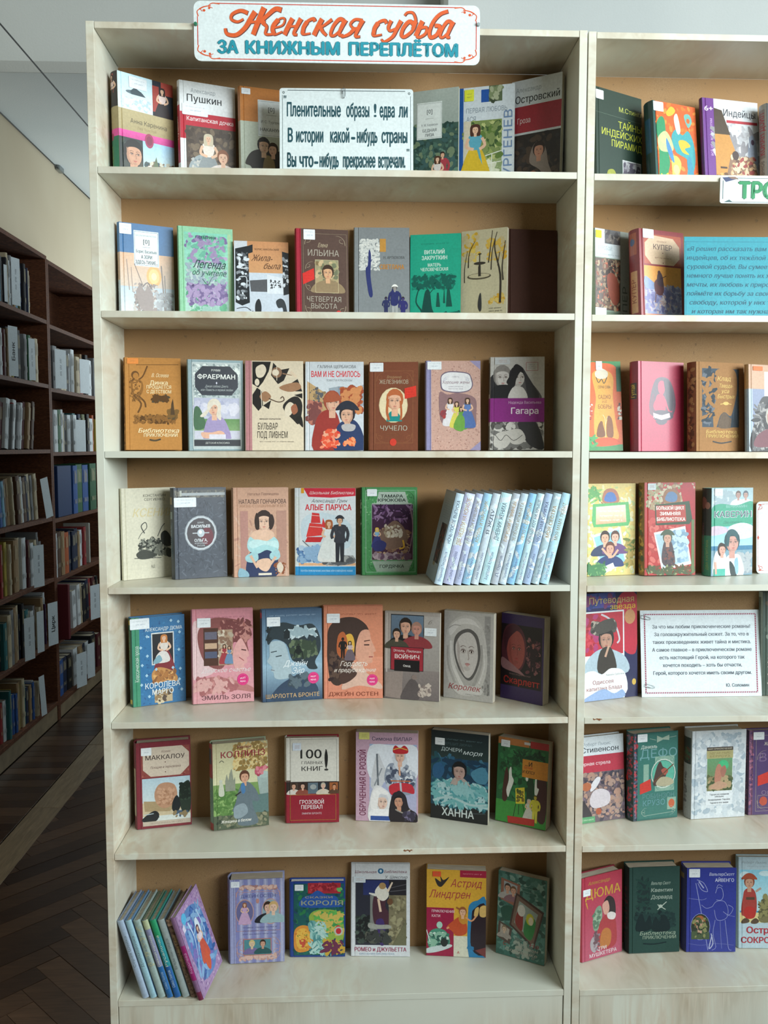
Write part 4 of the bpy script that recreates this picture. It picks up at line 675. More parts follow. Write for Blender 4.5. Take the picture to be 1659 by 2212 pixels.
for i, (au, ti, c, wh) in enumerate(_w):
    sp = (_x[i] - (_x[i - 1] if i else .7065)); tk = sp * math.cos(.252) - .0009
    def sfn(a, au=au, ti=ti, c=c, i=i):
        a.r(0, 0, 100, 100, c).d(5, 2, 95, 98, 10, 30, 'dcebf4 ' + c, st=3, seed=i).tv(ti, 50, 31, 42, ('3a3c50', 'b08c4a', '8f8460', 'a3925a', '3f4a5a')[i % 5], 20 + len(ti) * 1.5, .012).tv(au, 48, 80, 34, '5f6a8c', 16 + len(au) * .9)
    fa = None
    if i == 0:
        fa = ('l', lambda a: a.r(0, 0, 100, 100, '8f9aa3').r(0, 2, 92, 98, '98a4ac').lines(20, 9, 86, 9, 2.6, '77828c', .9).r(38, 36, 86, 80, '3c3a3c').d(38, 36, 86, 80, 26, 5, '8a4a40 4f4a4c 6b5a50 2c2a2e', seed=1).r(40, 80, 60, 84, '8f8468'))
    leaning('hardcover_book', _cn[c] + ' spine, ' + wh + ' on the fourth shelf', _x[i] - .0068, .0045, ZS[4] + .0004, .128, .2035, tk, .236, c, sfn, 'leaning pale-spined books on the fourth shelf', yaw=.06, front='a9b4bd' if i == 0 else 'c3ccd6', fart=fa)

# ---------------------------------------------------------------- fifth shelf, left bookcase
bk('i1', 'blue cover with green spine strip, small white crests and framed red-haired lady', '2f6fa0', lambda a: a.r(0, 0, 14, 100, '3d8a6a').d(14, 0, 100, 100, 90, 2, '2b6494 3a7fb0 26588a', seed=3).t('АЛЕКСАНДР ДЮМА', 60, 14.5, 4, 'd3dee2', 70, .012).e(0, 0, .1, .1, 'fff')
  .d(30, 22, 32, 23, 2, 2, 'cfe0ea').r(36, 18.5, 79, 55, 'cfd3d3').r(38, 20, 77, 53.6, '1d1c20').lady(60, 22, 40, '7d2a30', 'd8cfc6', hr='c07a3c').b('44,46 54,40 66,42 70,52 46,53', 'd8d3ce').b('40,50 50,44 56,50 48,53.4 40,53.4', '7fa6b4').b('36,64 48,58 70,62 84,70 82,76 66,74 50,76 38,74', 'c08a50').d(36, 62, 82, 75, 24, 4, 'd9a868 a8703c 8a5a34').r(40, 84, 74, 98, 'b9a482').d(40, 84, 74, 99, 14, 4, '8f7450 cfc0a0 4c3c30').t('КОРОЛЕВА', 56, 78, 6.4, 'dfe6e8', 66, .012).t('МАРГО', 56, 85.5, 6.4, 'dfe6e8', 40, .012)
  .emit([[(x, y - 2), (x + 3, y), (x, y + 2), (x - 3, y)] for x, y in ((28, 22), (90, 20), (16, 34), (88, 40), (28, 44), (90, 62), (18, 54), (44, 60), (26, 66), (92, 86), (16, 76), (30, 90), (88, 74), (76, 60), (88, 8), (74, 6))], 'a3c8dc').tv('Классическая проза', 8, 52, 8, 'cfe0d6', 40), st=(-3, 1, 33, 13), spine=lambda a: a.r(0, 0, 100, 100, '1f5a42').r(10, 3, 90, 8, 'b3a04a').r(10, 92, 90, 97, 'b3a04a').tv('КОРОЛЕВА МАРГО', 50, 32, 30, 'c9b874', 34).tv('А. ДЮМА', 50, 74, 24, '9fb4a4', 14))
def profile(a, bg, hair, sk, dx, flip=1):   # large painted head in profile
    X = lambda x: x if flip > 0 else 100 - x
    q = lambda s: [(X(x), y) for x, y in pp(s)]
    return a.b(q('6,22 18,10 44,6 66,12 82,24 84,40 80,58 66,66 40,68 14,60'), hair).b(q('66,30 78,32 84,40 92,52 87,55 88,60 84,63 82,68 70,70 58,66 54,50'), sk)
bk('i2', 'pink hardcover with woman in profile, library shelves in her hair and round magenta stamp', 'd9929e', lambda a: a.r(0, 40, 100, 100, 'd9929e', 'dba0a6').b('0,18 12,12 30,16 44,40 36,66 10,72 0,70', 'e3c4c6').lines(20, 8, 88, 1, 2, 'b0687a', 1.6).b('10,22 30,10 60,10 88,16 98,28 90,36 92,46 84,40 70,34 60,50 46,64 22,58 10,40', '8c5452').d(46, 12, 96, 34, 60, 4, 'a86a62 7a4444 c28880', st=2.4, seed=3).r(18, 20, 42, 60, '54392f').r(20, 24, 40, 32, '6c6a7a').r(20, 36, 40, 42, 'c7a88c').r(20, 45, 40, 52, '5a6078').r(42, 22, 66, 60, 'b0947c').d(42, 22, 66, 60, 30, 4, 'd9cbb8 8f6f5c b7a894', seed=1).lady(52, 38, 20, 'a34048', 'a34048').lady(60, 40, 18, '6f8fb0', '6f8fb0').b('78,32 86,38 93,50 89,53 90,58 84,60 85,64 76,66 68,62 66,46', 'e0a8a4').s_('80,44 88,45', 2, '5a3434').s_('76,52 84,56', 1.4, 'a8585c').b('4,80 30,72 66,76 96,84 100,90 60,86 20,90', 'b87a78').d(4, 74, 70, 88, 30, 5, 'c98c8a a8686a d9a8a4', st=3).t('Дамское счастье', 54, 65, 4.6, 'e9dfe0', 80, -.004, .35).e(82, 76, 9.5, 6.4, 'd9337c').e(82, 76, 8.2, 5.5, 'e75a98').e(82, 76, 7.6, 5.1, 'd9337c').t('MUST', 82, 74.5, 1.7, 'f6e0ec', 9, .02, 0, 'c', -8).t('READ', 82, 78, 1.7, 'f6e0ec', 9, .02).t('ЭМИЛЬ ЗОЛЯ', 54, 94, 4.6, '5c3a40', 80), st=(8, 9, 30, 19), spine=lambda a: a.r(0, 0, 100, 100, 'c9858f'))
bk('i3', 'steel blue hardcover with pale profile, castle and horseman in dark hair', '45617e', lambda a: a.r(0, 0, 100, 60, '45607e', '8fb0c4').r(0, 60, 100, 100, '9ab9cc', '2c4462').lines(12, 6, 92, 1, 2, '8fa6bc', 1.4).b('8,30 14,20 34,14 60,18 84,17 96,30 97,46 88,58 92,66 78,66 70,60 50,56 40,38 20,32 10,38', '2e3a40').d(34, 22, 90, 30, 16, 5, '9ab0b8 c4d4d8', st=3).r(36, 25, 46, 32, '1f282c').p('35,25 41,21 47,25', '1f282c').d(44, 34, 92, 54, 40, 5, '4c5c48 394838 66755a', seed=5).e(60, 46, 6, 3, '18201f').man(60, 38, 12, '18201f', '18201f', '18201f', '18201f').s_('54,46 52,54', 1.4, '18201f').s_('66,46 68,54', 1.4, '18201f').b('12,38 18,34 36,36 44,52 48,66 46,74 30,76 20,74 18,68 14,66 16,62 8,56 12,50', 'a9bcc4').s_('14,46 24,45', 1.6, '39464c').s_('22,51 32,50', 1.8, '39464c').s_('14,65 20,66', 1.4, '7a7c84').d(6, 18, 16, 34, 8, 3, '232c30').b('14,98 26,84 50,74 70,70 86,80 92,92 60,98', '33455c').d(40, 70, 78, 86, 14, 5, '5a6a74 3a4852').t('Джейн', 54, 59, 6.4, 'e9eff2', 38, -.004, .35).t('Эйр', 58, 67, 6.6, 'e9eff2', 20, -.004, .35).e(85, 76, 9.5, 6.4, 'd9337c').e(85, 76, 8.2, 5.5, 'e75a98').e(85, 76, 7.6, 5.1, 'd9337c').t('MUST', 85, 74.5, 1.7, 'f6e0ec', 9, .02).t('READ', 85, 78, 1.7, 'f6e0ec', 9, .02).t('ШАРЛОТТА БРОНТЕ', 50, 94, 4.4, 'dbb27a', 90), st=(8, 8, 30, 18), spine=lambda a: a.r(0, 0, 100, 100, '39506c').r(0, 3, 100, 9, 'b8384c'))
bk('i4', 'orange-pink hardcover with woman facing right and two figures in her dark hair', 'd58a6c', lambda a: a.r(0, 55, 100, 100, 'dd9478', 'd88a70').lines(14, 8, 88, 1, 2, 'a05a44', 1.6).b('6,40 8,24 24,14 50,12 68,18 76,26 74,34 62,34 50,60 30,84 12,82 6,60', '453530').d(8, 50, 40, 80, 40, 4, '35282a 5f4a40', seed=2).b('34,34 46,30 52,40 48,54 34,50', 'e0b04a').b('24,32 34,28 40,40 34,56 22,50', 'b8643c').man(32, 34, 22, '23201f', '23201f', '23201f', '23201f').lady(44, 38, 20, '6c5f68', 'b9aab4', hr='23201f').b('62,28 76,26 80,36 88,48 84,50 85,54 82,57 82,61 70,62 56,58 54,44', 'dba28a').s_('68,38 78,37', 1.6, '4a2c28').s_('68,42 77,42', 2, '3a2422').s_('76,55 83,55', 1.8, 'a0504c').b('40,74 56,60 66,64 72,72 96,84 96,90 60,86 30,90', 'd9b4a2').b('26,76 40,66 56,72 46,80 30,84', '4f3a34').t('Гордость', 50, 62, 5.4, 'efe6dc', 46, -.004, .35).t('и предубеждение', 52, 69, 4.4, 'efe6dc', 70, -.004, .35).e(82, 80, 9.5, 6.2, 'd9337c').e(82, 80, 8.2, 5.4, 'e75a98').e(82, 80, 7.6, 5, 'd9337c').t('MUST', 82, 78.5, 1.7, 'f6e0ec', 9, .02).t('READ', 82, 82, 1.7, 'f6e0ec', 9, .02).t('ДЖЕЙН ОСТЕН', 50, 95, 4.2, '7d3c2c', 84), st=(5, 8, 27, 18))
pb('i5', 'silver-beige book with red title box below a painting of three figures', 'a8a09a', lambda a: a.r(10, 4, 100, 66, 'b5afaa', '9a948f').r(0, 66, 100, 100, '8d8380', '756c6c').r(3, 2, 5, 98, 'c4beb8').r(11, 3, 71, 40, '1f2227').r(12, 4, 70, 39, '6c8298', '4c5a6a').bust(38, 8, 34, '1d1e24', 'd9a890', '2c2420').bust(58, 12, 28, '8f3a40', 'c99080', 'a88070').bust(22, 20, 22, '4c4a3e', 'd6a890', '2c2420').r(11, 40, 71, 67, '26202a').r(12, 40.6, 70, 66.4, 'a02f3c').t('Этель Лилиан', 41, 44.5, 2.8, 'e3d3d3', 50, .01).t('ВОЙНИЧ', 41, 51, 4.6, 'efe6e4', 44, .015).r(18, 55, 64, 68, '1b191d').t('Овод', 41, 61.5, 2.4, 'e6e2e0', 13, .02).p('2,70 34,68 32,100 2,98', '9a8c86').b('30,100 40,84 50,76 60,80 66,92 60,100', '5f5758').e(55, 74, 5, 3, '8d7d78').b('62,90 78,82 86,88 78,94 64,96', 'b8a89f').d(60, 80, 84, 96, 14, 3, 'c9bcb2 8a7c78').curl(80, 8, 4, '7d7670'), st=(72, 17, 94, 26))
pb('i6', 'black-and-white photo cover of a woman in a white headscarf with red script title', 'b9b6b2', lambda a: a.r(82, 3, 94, 92, '9a9896').d(76, 10, 94, 90, 20, 3, 'a8a6a4 8a8886', seed=1).b('4,28 14,14 36,5 60,5 78,16 86,36 88,60 80,80 60,92 36,92 10,80 2,56', 'c6c3bf').b('10,20 30,9 56,8 74,18 60,14 34,15 14,28', 'dad7d4').b('22,30 34,22 52,19 68,26 74,42 72,58 62,74 50,80 38,74 26,60 20,44', '5c5a5a').b('25,36 36,26 52,23 64,30 69,44 68,56 60,69 50,75 40,71 29,58 24,46', 'cbc6c3')
  .features(47, 45, 23, 25, 'cbc6c3', '444444', .3).b('24,62 30,66 44,76 56,77 66,68 74,56 76,70 60,86 40,86 26,76', 'b3b0ad').s_('14,34 16,56 28,74 44,90', 5, 'dad7d4', 8).s_('76,36 76,58 66,76 54,90', 4, 'a5a29f', 6).s_('8,40 10,62 24,82', 3, 'b0adaa', 4).s_('10,20 20,16 34,16', 1.4, 'a5a29f').s_('80,40 82,60 72,80', 3, 'd3d0cd', 4).b('20,88 44,84 66,84 80,88 70,94 34,95', 'cfccc9').t('Королек', 42, 86, 6.4, 'a0343c', 64, .004, .3).t('— птичка певчая', 56, 93.4, 2, '8d8a88', 34).tv('Решад Гюнтекин', 90, 86, 4, '4a4a4a', 13))
pb('i7', 'dark purple-edged book with shadowed red portrait and red lettering', '3b2b5a', lambda a: a.r(0, 12, 96, 84, '1c171d').b('2,34 10,16 30,11 50,18 60,34 58,52 44,66 20,66 4,56', '5a2c38').b('14,32 24,20 42,20 54,30 56,46 48,60 34,64 20,56 14,44', 'a3524c').features(36, 40, 19, 20, 'a3524c', '3c2020', .4).b('6,30 12,18 30,12 46,16 34,20 18,30 12,44', '4a2430').b('2,52 20,56 44,64 58,70 40,68 4,64', '9a7074').d(60, 26, 94, 66, 40, 4, '4c2c38 6a3a44 2c1c26 8a5a5c', seed=2).man(76, 30, 34, '2c1c26', '2c1c26', 'a06058', '3a2028').t('Александра Риплей', 46, 69.5, 2, '8f7070', 50).t('Скарлетт', 50, 77, 8, 'b03028', 84, .02), back='2c2030')

# ---------------------------------------------------------------- sixth shelf, left bookcase
bk('k1', 'dark red hardcover with octagonal title plate and big rock on a plain', '7d2f3a', lambda a: a.r(9, 6, 98, 41, '8f4a44').d(9, 6, 98, 41, 60, 1.6, '7a3434 a86458').p('24,6 84,6 97,14 97,30 84,38 80,40 26,40 12,32 12,14', 'cfc0ae').t('Колин', 54, 11.5, 2.6, '6b4a44', 16, 0, .3).t('МАККАЛОУ', 53, 18, 5.2, '3c2e30', 72, .008).t('Поющие в терновнике', 53, 29.5, 2.8, '6b4a44', 56, 0, .35).e(53, 24, 1, .7, '6b4a44').e(53, 35.5, 1, .7, '6b4a44').r(10, 42, 98, 92, 'b4ccd8', 'd5dbd6').r(10, 70, 98, 86, 'c9b899').p('12,68 50,70 80,70 60,82 14,80', 'a8926f').b('32,60 40,50 56,48 70,52 74,64 66,74 50,78 36,72', 'b78c70').d(36, 54, 70, 74, 26, 3, 'a87c60 c79c80').b('78,58 86,50 98,50 98,82 84,84 78,72', '27352c').d(78, 50, 98, 70, 26, 4, '36473a 1c2821').b('66,70 74,64 80,76 72,84 64,80', '1d2326').b('10,88 30,80 40,84 34,92 12,92', '25292c').s_('12,84 30,83', 1.4, 'b9c9d0').s_('32,80 40,88', 1.4, '1a1c1e').d(66, 82, 96, 90, 16, 4, '44586c c4cfd6 8d7a5a').r(10, 92, 98, 97, 'c0b2a2').t('ЗАРУБЕЖНАЯ КЛАССИКА', 54, 94.6, 1.5, '8d7a70', 60), st=(9, 6, 28, 15), spine=lambda a: a.r(0, 0, 100, 100, '6b2530').r(30, 30, 90, 85, 'b3a58c').tv('МАККАЛОУ', 60, 56, 40, '6b2530', 34))
bk('k2', 'thick hardcover with young gentleman in grey coat in an autumn park', '9aa68c', lambda a: a.r(0, 0, 100, 50, 'b7b08c', 'd5d3ac').r(0, 48, 100, 84, '7d9c5c', '5f8448').d(36, 0, 100, 34, 150, 3.4, 'b39258 8f7440 cfae70 a88a5c d9c48c', seed=2).d(0, 52, 50, 84, 60, 3, '6a9050 8fb06c 547c40', st=3).p('22,56 22,44 25,36 28,44 30,36 34,30 37,44 40,40 40,56', '8f9484').e(14, 44, 3, 2, 'c9ccc0').b('10,60 12,46 17,46 20,60', 'c9ccb8').s_('12,22 16,20 20,22', 1, '3c4038').p('80,42 100,40 100,66 84,62', '9fb0ac').e(92, 40, 12, 4, 'a9bcb8').b('84,62 88,50 98,50 100,62', '98a8a4').d(76, 30, 98, 40, 14, 4, 'c0586c a84458 d3848c').p('60,64 100,62 100,96 80,96', '5f7a78').r(0, 84, 100, 100, '55604c').d(0, 84, 100, 100, 40, 4, '6b705a 8d8a70 3f4a3c').t('Уилки', 56, 5.5, 3.6, '7d2c38', 26, .01, .3).t('КОЛЛИНЗ', 55, 13.5, 7.2, '8f2438', 80, .008).b('40,70 46,56 54,48 66,48 80,60 82,70 74,70 70,66 72,78 80,96 44,96 48,76 34,80', '66747c').b('36,80 40,74 56,72 62,82 50,88 38,88', '8d9ca4').head(57, 41, 13, 'd3a084', '5f3a28', .2).b('50,50 56,48 58,58 52,60', '4c7aa8').s_('40,62 50,58', 2.4, '33302e').s_('84,68 62,68', 5, '66747c').t('Женщина в белом', 40, 91, 3.4, 'e9e6dc', 54, .012, .2), spine=lambda a: a.r(0, 0, 100, 40, '9a3434').r(10, 6, 90, 24, '2f3a48').r(0, 40, 100, 92, '6f8c82').tv('УИЛКИ КОЛЛИНЗ', 50, 66, 40, 'b9c4b8', 44).r(0, 92, 100, 100, '9a3434'))
bk('k3', 'hardcover with white top half, strip of tiny portraits and dark red bottom half', '8f1e30', lambda a: a.r(0, 0, 100, 52, 'd3d0c6').r(0, 50, 8, 66, '5a4a44').f(8, 2, 96, 52, .5, '6a6a66').t('100', 47, 19, 11, '2c2c2c', 40, .01).t('ГЛАВНЫХ', 49, 29.5, 3.4, '4a4a48', 40, .01).t('КНИГ', 49, 36.5, 5.2, '2c2c2c', 40, .01).b('76,14 79,22 78,32 75,36 73,28 73,20', '222').s_('75,14 76,38', 1, '222').e(76, 38, 4, 1.2, '333').r(0, 52, 100, 66, '2e2624').r(6, 53, 22, 66, '4a3c34').bust(14, 53.5, 13, 'cfc8c0', 'd0a088', '3a2a20').r(23, 53, 39, 66, '3c2a24').bust(31, 53.5, 13, '8a4a3c', 'd6aa94', '2c2220').r(41, 53, 60, 66, '5c6c78').e(51, 58, 6, 3, '9aa0a0').r(61, 53, 78, 66, '28303a').bust(70, 53.5, 13, 'c9bfae', 'd6b09c', 'b0a898').r(82, 53, 98, 66, '9a5a34').bust(91, 55, 11, '5a4030', 'c98f6c', '4a3020').f(7, 67, 94, 97, .5, 'b8943c').t('ГРОЗОВОЙ', 48, 75.5, 4.6, 'ead9dc', 46, .015).t('ПЕРЕВАЛ', 48, 81.5, 4.6, 'ead9dc', 40, .015).t('ЭМИЛИ БРОНТЕ', 48, 89, 2.2, 'dcb8c0', 38, .01), spine=lambda a: a.r(0, 0, 100, 52, 'cfccc2'), bands=[(0, .52, 'd3d0c6'), (.52, 1, '8f1e30')], st=(12, 6, 28, 15, 'c9d2de'))
pb('k4', 'pink-bordered book with crowned knight, veiled lady and hooded figure', 'c2a0b4', lambda a: a.t('Симона ВИЛАР', 58, 7, 4.2, '3c3a55', 64, .01).tv('ОБРУЧЕННАЯ С РОЗОЙ', 11, 57, 10, '6b2a48', 74, .02).r(22, 13, 98, 99, '9fb4d6', 'b4b0cc').b('22,16 60,14 98,16 98,50 60,56 22,50', 'dde2ea').b('24,60 34,24 44,36 50,46 40,62', 'c9cbd0').s_('34,24 36,60', 3, '6a7078').s_('42,40 30,60', 2, '8a9098').b('46,52 52,36 66,34 84,36 96,50 94,66 76,70 56,64', '8f98a8').d(48, 36, 96, 64, 40, 4, 'b9c0cc 6a7284 d9dde4 4c5468', seed=1).b('60,26 80,26 82,34 70,42 62,36', 'cfd4dc').head(71, 26, 15, 'd9b09c', 'b8bec8').b('60,18 64,14 71,17 78,14 84,18 82,23 62,23', 'b82c34').s_('60,19 71,17 83,19', 1.4, 'd9b04c').s_('70,36 71,48', 3, 'd9a88c').b('54,60 70,56 90,58 94,68 76,66 58,70', 'c03340').s_('56,54 88,54', 1.8, 'c0683c').s_('72,56 74,72', 3, 'b9bec8').b('22,100 24,72 32,60 44,62 56,70 58,86 62,100', 'e0e0e2').head(42, 78, 17, 'e3c4b4', 'cfd0d6', .6).b('24,84 28,66 40,62 52,68 48,70 38,70 34,86', 'eceaea').b('24,88 46,86 60,88 64,96 26,96', 'efeef0').r(24, 94, 62, 99, '35549a').b('56,100 58,72 68,66 80,70 86,84 98,90 98,100', '2a262c').head(70, 77, 14, 'c9957c', '1f1c20', -.6).b('60,74 68,65 78,69 82,82 76,78 72,70 64,72', '2c2830').s_('64,86 78,90 88,86', 2, '9c958c').d(76, 88, 98, 99, 16, 4, '55506a 7a7290 3a3648'), st=(5, 0, 22, 8, 'd9d680'))
pb('k5', 'dark teal sea book with a swimmer emerging from waves and white block title', '1d3c48', lambda a: a.r(0, 0, 100, 30, '16242a', '2a3c3c').r(0, 30, 100, 85, '1f4a66', '174455').r(0, 84, 100, 100, '1a1d20').d(0, 30, 100, 58, 60, 6, '2a5c7c 1a3a52 3c6c84 24505a', st=3, seed=1).d(4, 56, 100, 84, 110, 4, '3f8a96 1f5a6a 6fb0b4 2c6c7a a9ccd0', st=4, seed=2).s_('4,64 30,68 60,62 98,70', 3, '7fb8be').s_('4,80 34,74 70,80 98,78', 4, 'a9c9cc').lines(14, 8, 92, 1, 2, '5a7478', 1.4).t('МЕРЕДИТ ДЮРАН', 46, 13.5, 2.6, '4c6468', 50).t('ДОЧЕРИ', 36, 20, 4, 'c9dadc', 36, 0).t('моря', 72, 21.5, 5, 'd6e2e4', 32, 0, .4).b('34,62 40,52 50,50 60,52 70,60 64,66 44,66', 'b3a6a0').head(50, 44, 19, 'b99c92', '14191e').b('34,64 48,60 70,62 74,68 40,70', '4f9ca6').d(34, 60, 76, 70, 16, 5, '8fc0c4 5aa0a8', st=4).b('70,44 90,36 100,44 96,54 80,54', '4c86a0').b('4,40 16,36 24,44 16,54 4,52', '2c5c84').s_('20,86 50,90 96,88', 2, '3a4448').t('ХАННА', 48, 91, 8.6, 'd3dcdc', 56, .02), st=(7, 8, 24, 16))
pb('k6', 'green illustrated book with orange title block and red bars, fore-edge showing', '2f6e3a', lambda a: a.r(0, 0, 62, 8, 'b8743c').r(52, 2, 70, 5, 'ccc').p('64,0 100,0 100,10 64,9', 'a8282c').r(0, 8, 100, 74, '23633a').d(4, 10, 96, 70, 60, 5, '1c5230 2f7a45 174428', seed=3).r(0, 74, 100, 100, '3f9440').d(30, 12, 96, 30, 20, 3, '123c28 1a4c30', st=3).b('12,72 16,40 22,38 22,72', '4a2a24').b('80,86 82,40 98,42 98,90', '46282a').b('60,74 64,44 72,42 74,76', '23402c').b('24,38 28,34 30,44 34,50 28,62 24,70 20,62 24,50', 'dfe2da').b('76,44 79,40 80,52 84,54 80,62 76,60', 'dfe2da').e(60, 44, 2.6, 3.4, 'dfe2da').r(50, 22, 100, 43, 'd08a34').t('...И', 62, 27, 5, '3c2a20', 14, .02).t('БЕЛЫЙ', 62, 31.5, 2.6, 'b8442c', 16, .02).t('И ЮПСУ', 63, 36.5, 3.6, '3c2a20', 24, .02).p('38,58 56,55 58,74 40,76', 'd9c93c').d(40, 58, 56, 74, 10, 3, '7d6c2c 4c5a2c').s_('40,76 36,92', 1, '222').s_('54,75 60,92', 1, '222').s_('46,76 46,88', 1, '222').lady(66, 68, 26, 'c9c9c0', 'c9c9c0', hr='b9b9b0').man(78, 62, 32, 'c9c03c', 'd3cb4a', 'b9a83c', '5a5024').p('24,92 78,90 78,98 26,100', 'b8342e'), st=(6, 3, 24, 11), back='c0642c')

# ---------------------------------------------------------------- bottom shelf, left bookcase
bk('m1', 'thick lilac striped hardcover with two oval couples in peach scrollwork', '9a9fc4', lambda a: a.emit([[(x, 0), (x + 7, 0), (x + 7, 100), (x, 100)] for x in range(10, 100, 15)], '8488ba').emit([[(x, 0), (x + 3, 0), (x + 3, 100), (x, 100)] for x in range(19, 100, 15)], 'b3b6d2').corners(12, 8, 92, 94, 10, 'c79c94', 1.4).d(16, 7, 88, 13, 40, 3, 'c49a90 d9b8ac a87c78', seed=1).d(16, 90, 88, 97, 40, 3, 'c49a90 d9b8ac').f(11, 15, 93, 62, .7, 'c08c84').t('ДЖЕЙН ОСТЕН', 52, 20, 4, '5a5f94', 64, .01).e(27, 39, 17, 15.5, 'c49a90').e(27, 39, 15.6, 14.4, '6a6a94').clip(11, 24, 43, 53.6).lady(27, 28, 26, 'c6a4c4', 'c6a4c4', hr='8f5a40').clip().e(75, 39, 17, 15.5, 'c49a90').e(75, 39, 15.6, 14.4, '8fa8b4').bust(70, 28, 24, '25262e', 'd9b09c', '3a2a22').bust(80, 28, 24, '9ab8bc', 'e3c0a8', 'c9a870').e(51, 26, 3, 3, 'c08c84').lines(22, 57, 86, 3, 4, '6a6c9c', 1.2).corners(12, 70, 92, 96, 8, 'c49a90', 1.4).r(24, 71, 76, 91, 'b8746c').r(25.5, 72, 74.5, 90, '4f8c94').bust(40, 73, 16, '7a6c9c', 'd9c0a0', 'd0bc80').bust(60, 73, 16, '2c5a5c', 'c99c84', '3a2c24'), spine=lambda a: a.r(0, 0, 100, 100, '8488b4').d(10, 6, 90, 40, 20, 12, 'a87c8c 9a9fc4').r(20, 46, 80, 94, '9aa0c4'), st=(2, 2, 18, 9))
bk('m2', 'small blue picture book with green-robed figure, yellow face and gold title', '24418c', lambda a: a.r(6, 3, 98, 98, '1f5a5a').d(6, 3, 98, 98, 90, 4, '1c6a5c 2c7a4c 23456c 174a4c', seed=2).r(32, 2, 92, 16, 'a82c38').d(34, 2, 90, 15, 20, 3, '8a2430 c0444c').d(86, 8, 96, 14, 4, 3, '6ab860').b('20,34 22,22 36,18 50,12 66,18 84,20 90,30 92,34', '2a55a0').t('КОРОЛЯ', 58, 28.5, 6, '9fa284', 76, .015).t('СКАЗКИ', 52, 21, 2.6, 'b5a870', 50).b('6,80 8,64 22,58 38,62 42,76 36,90 18,94 8,90', 'd9903c').b('10,76 12,66 24,62 34,68 36,80 26,88 14,88', 'e6b44c').e(15, 72, 3, 1.4, '6a8a3c').e(28, 71, 3, 1.4, '6a8a3c').b('16,78 22,76 28,78 26,86 20,87', 'c8503c').d(8, 64, 36, 90, 16, 2, 'd9a03c e8c45c c9782c').b('34,46 48,38 78,38 92,44 98,60 96,78 80,90 70,96 58,92 50,78 44,66 38,58', '8fae4a').d(44, 40, 98, 70, 80, 4, 'b3a84c 5fae54 c9b45c 3f9450', seed=6, st=2.4).b('32,56 44,52 54,64 60,84 76,98 60,98 46,84 36,68', '6fa8a4').d(34, 54, 66, 96, 34, 3, '9ccac4 4c8c90 b4d4ce', st=3).b('82,62 88,58 94,64 90,72 84,70', 'c8323c').e(88, 66, 8, 6, 'b8c0b4').e(88, 66, 5, 4, 'c02c38').d(60, 78, 98, 96, 30, 4, '2c3a5c c9a23c 6a2c4c', st=3), st=(8, 4, 24, 12), pg='paper')
bk('m3', 'white-framed hardcover with sculpture-like leaping pair on dark ground and crimson foot title', 'd5d9dd', lambda a: a.t('Школьная', 24, 9, 3, '7a3a50', 36, .008, .2).t('Библиотека', 75, 8.5, 3, '7a3a50', 38, .008, .2).e(50, 8, 5, 3, '2c6a94').e(50, 8, 2, 1.6, 'c9e0ea').t('У. Шекспир', 76, 14.5, 3.4, '3a3c44', 38, 0, .3).r(7, 17, 94, 88, '2c2e3a').r(64, 30, 94, 88, '7d765c').d(64, 34, 94, 86, 30, 4, '8f8868 6a644c 9a9474').r(20, 18, 64, 34, '2a3466').r(64, 18, 94, 34, '26262c').s_('66,30 94,28', 1.2, '5a5a60').s_('68,26 94,22', 1, '5a5a60').d(8, 56, 34, 86, 60, 4, '2c3430 3c4a44 1c2022 4a584e', seed=2).r(32, 34, 46, 84, '7d807c').b('36,44 42,30 52,28 60,34 58,46 64,54 60,70 40,66', '4a2c38').b('40,30 50,22 60,26 64,34 56,40 46,38', 'ddd8cc').s_('62,30 70,20', 4, 'e0cdb8', 2.4).s_('42,34 30,32', 5, 'd9d6ce', 2).e(53, 24, 6, 3.6, 'a8885a').s_('46,38 50,52', 4, 'ddc0a8').e(66, 41, 5, 3.6, '6a4a34').b('42,62 54,60 58,74 58,86 50,88 46,76', '41306a').s_('52,76 56,86', 2.4, 'b3b0a0').b('30,64 46,66 64,66 66,70 32,70', '9a9c94').d(24, 72, 70, 86, 36, 4, '3a3e3c 55584e 26282a').p('70,88 94,60 94,88', '6c6a50').t('РОМЕО и ДЖУЛЬЕТТА', 50, 92.5, 4.4, '9c1f52', 88, .012).t('ШКОЛЬНАЯ БИБЛИОТЕКА', 44, 97.3, 1.8, '9db4cc', 60), st=(3, 14, 24, 20.5, 'cdd6dc'))
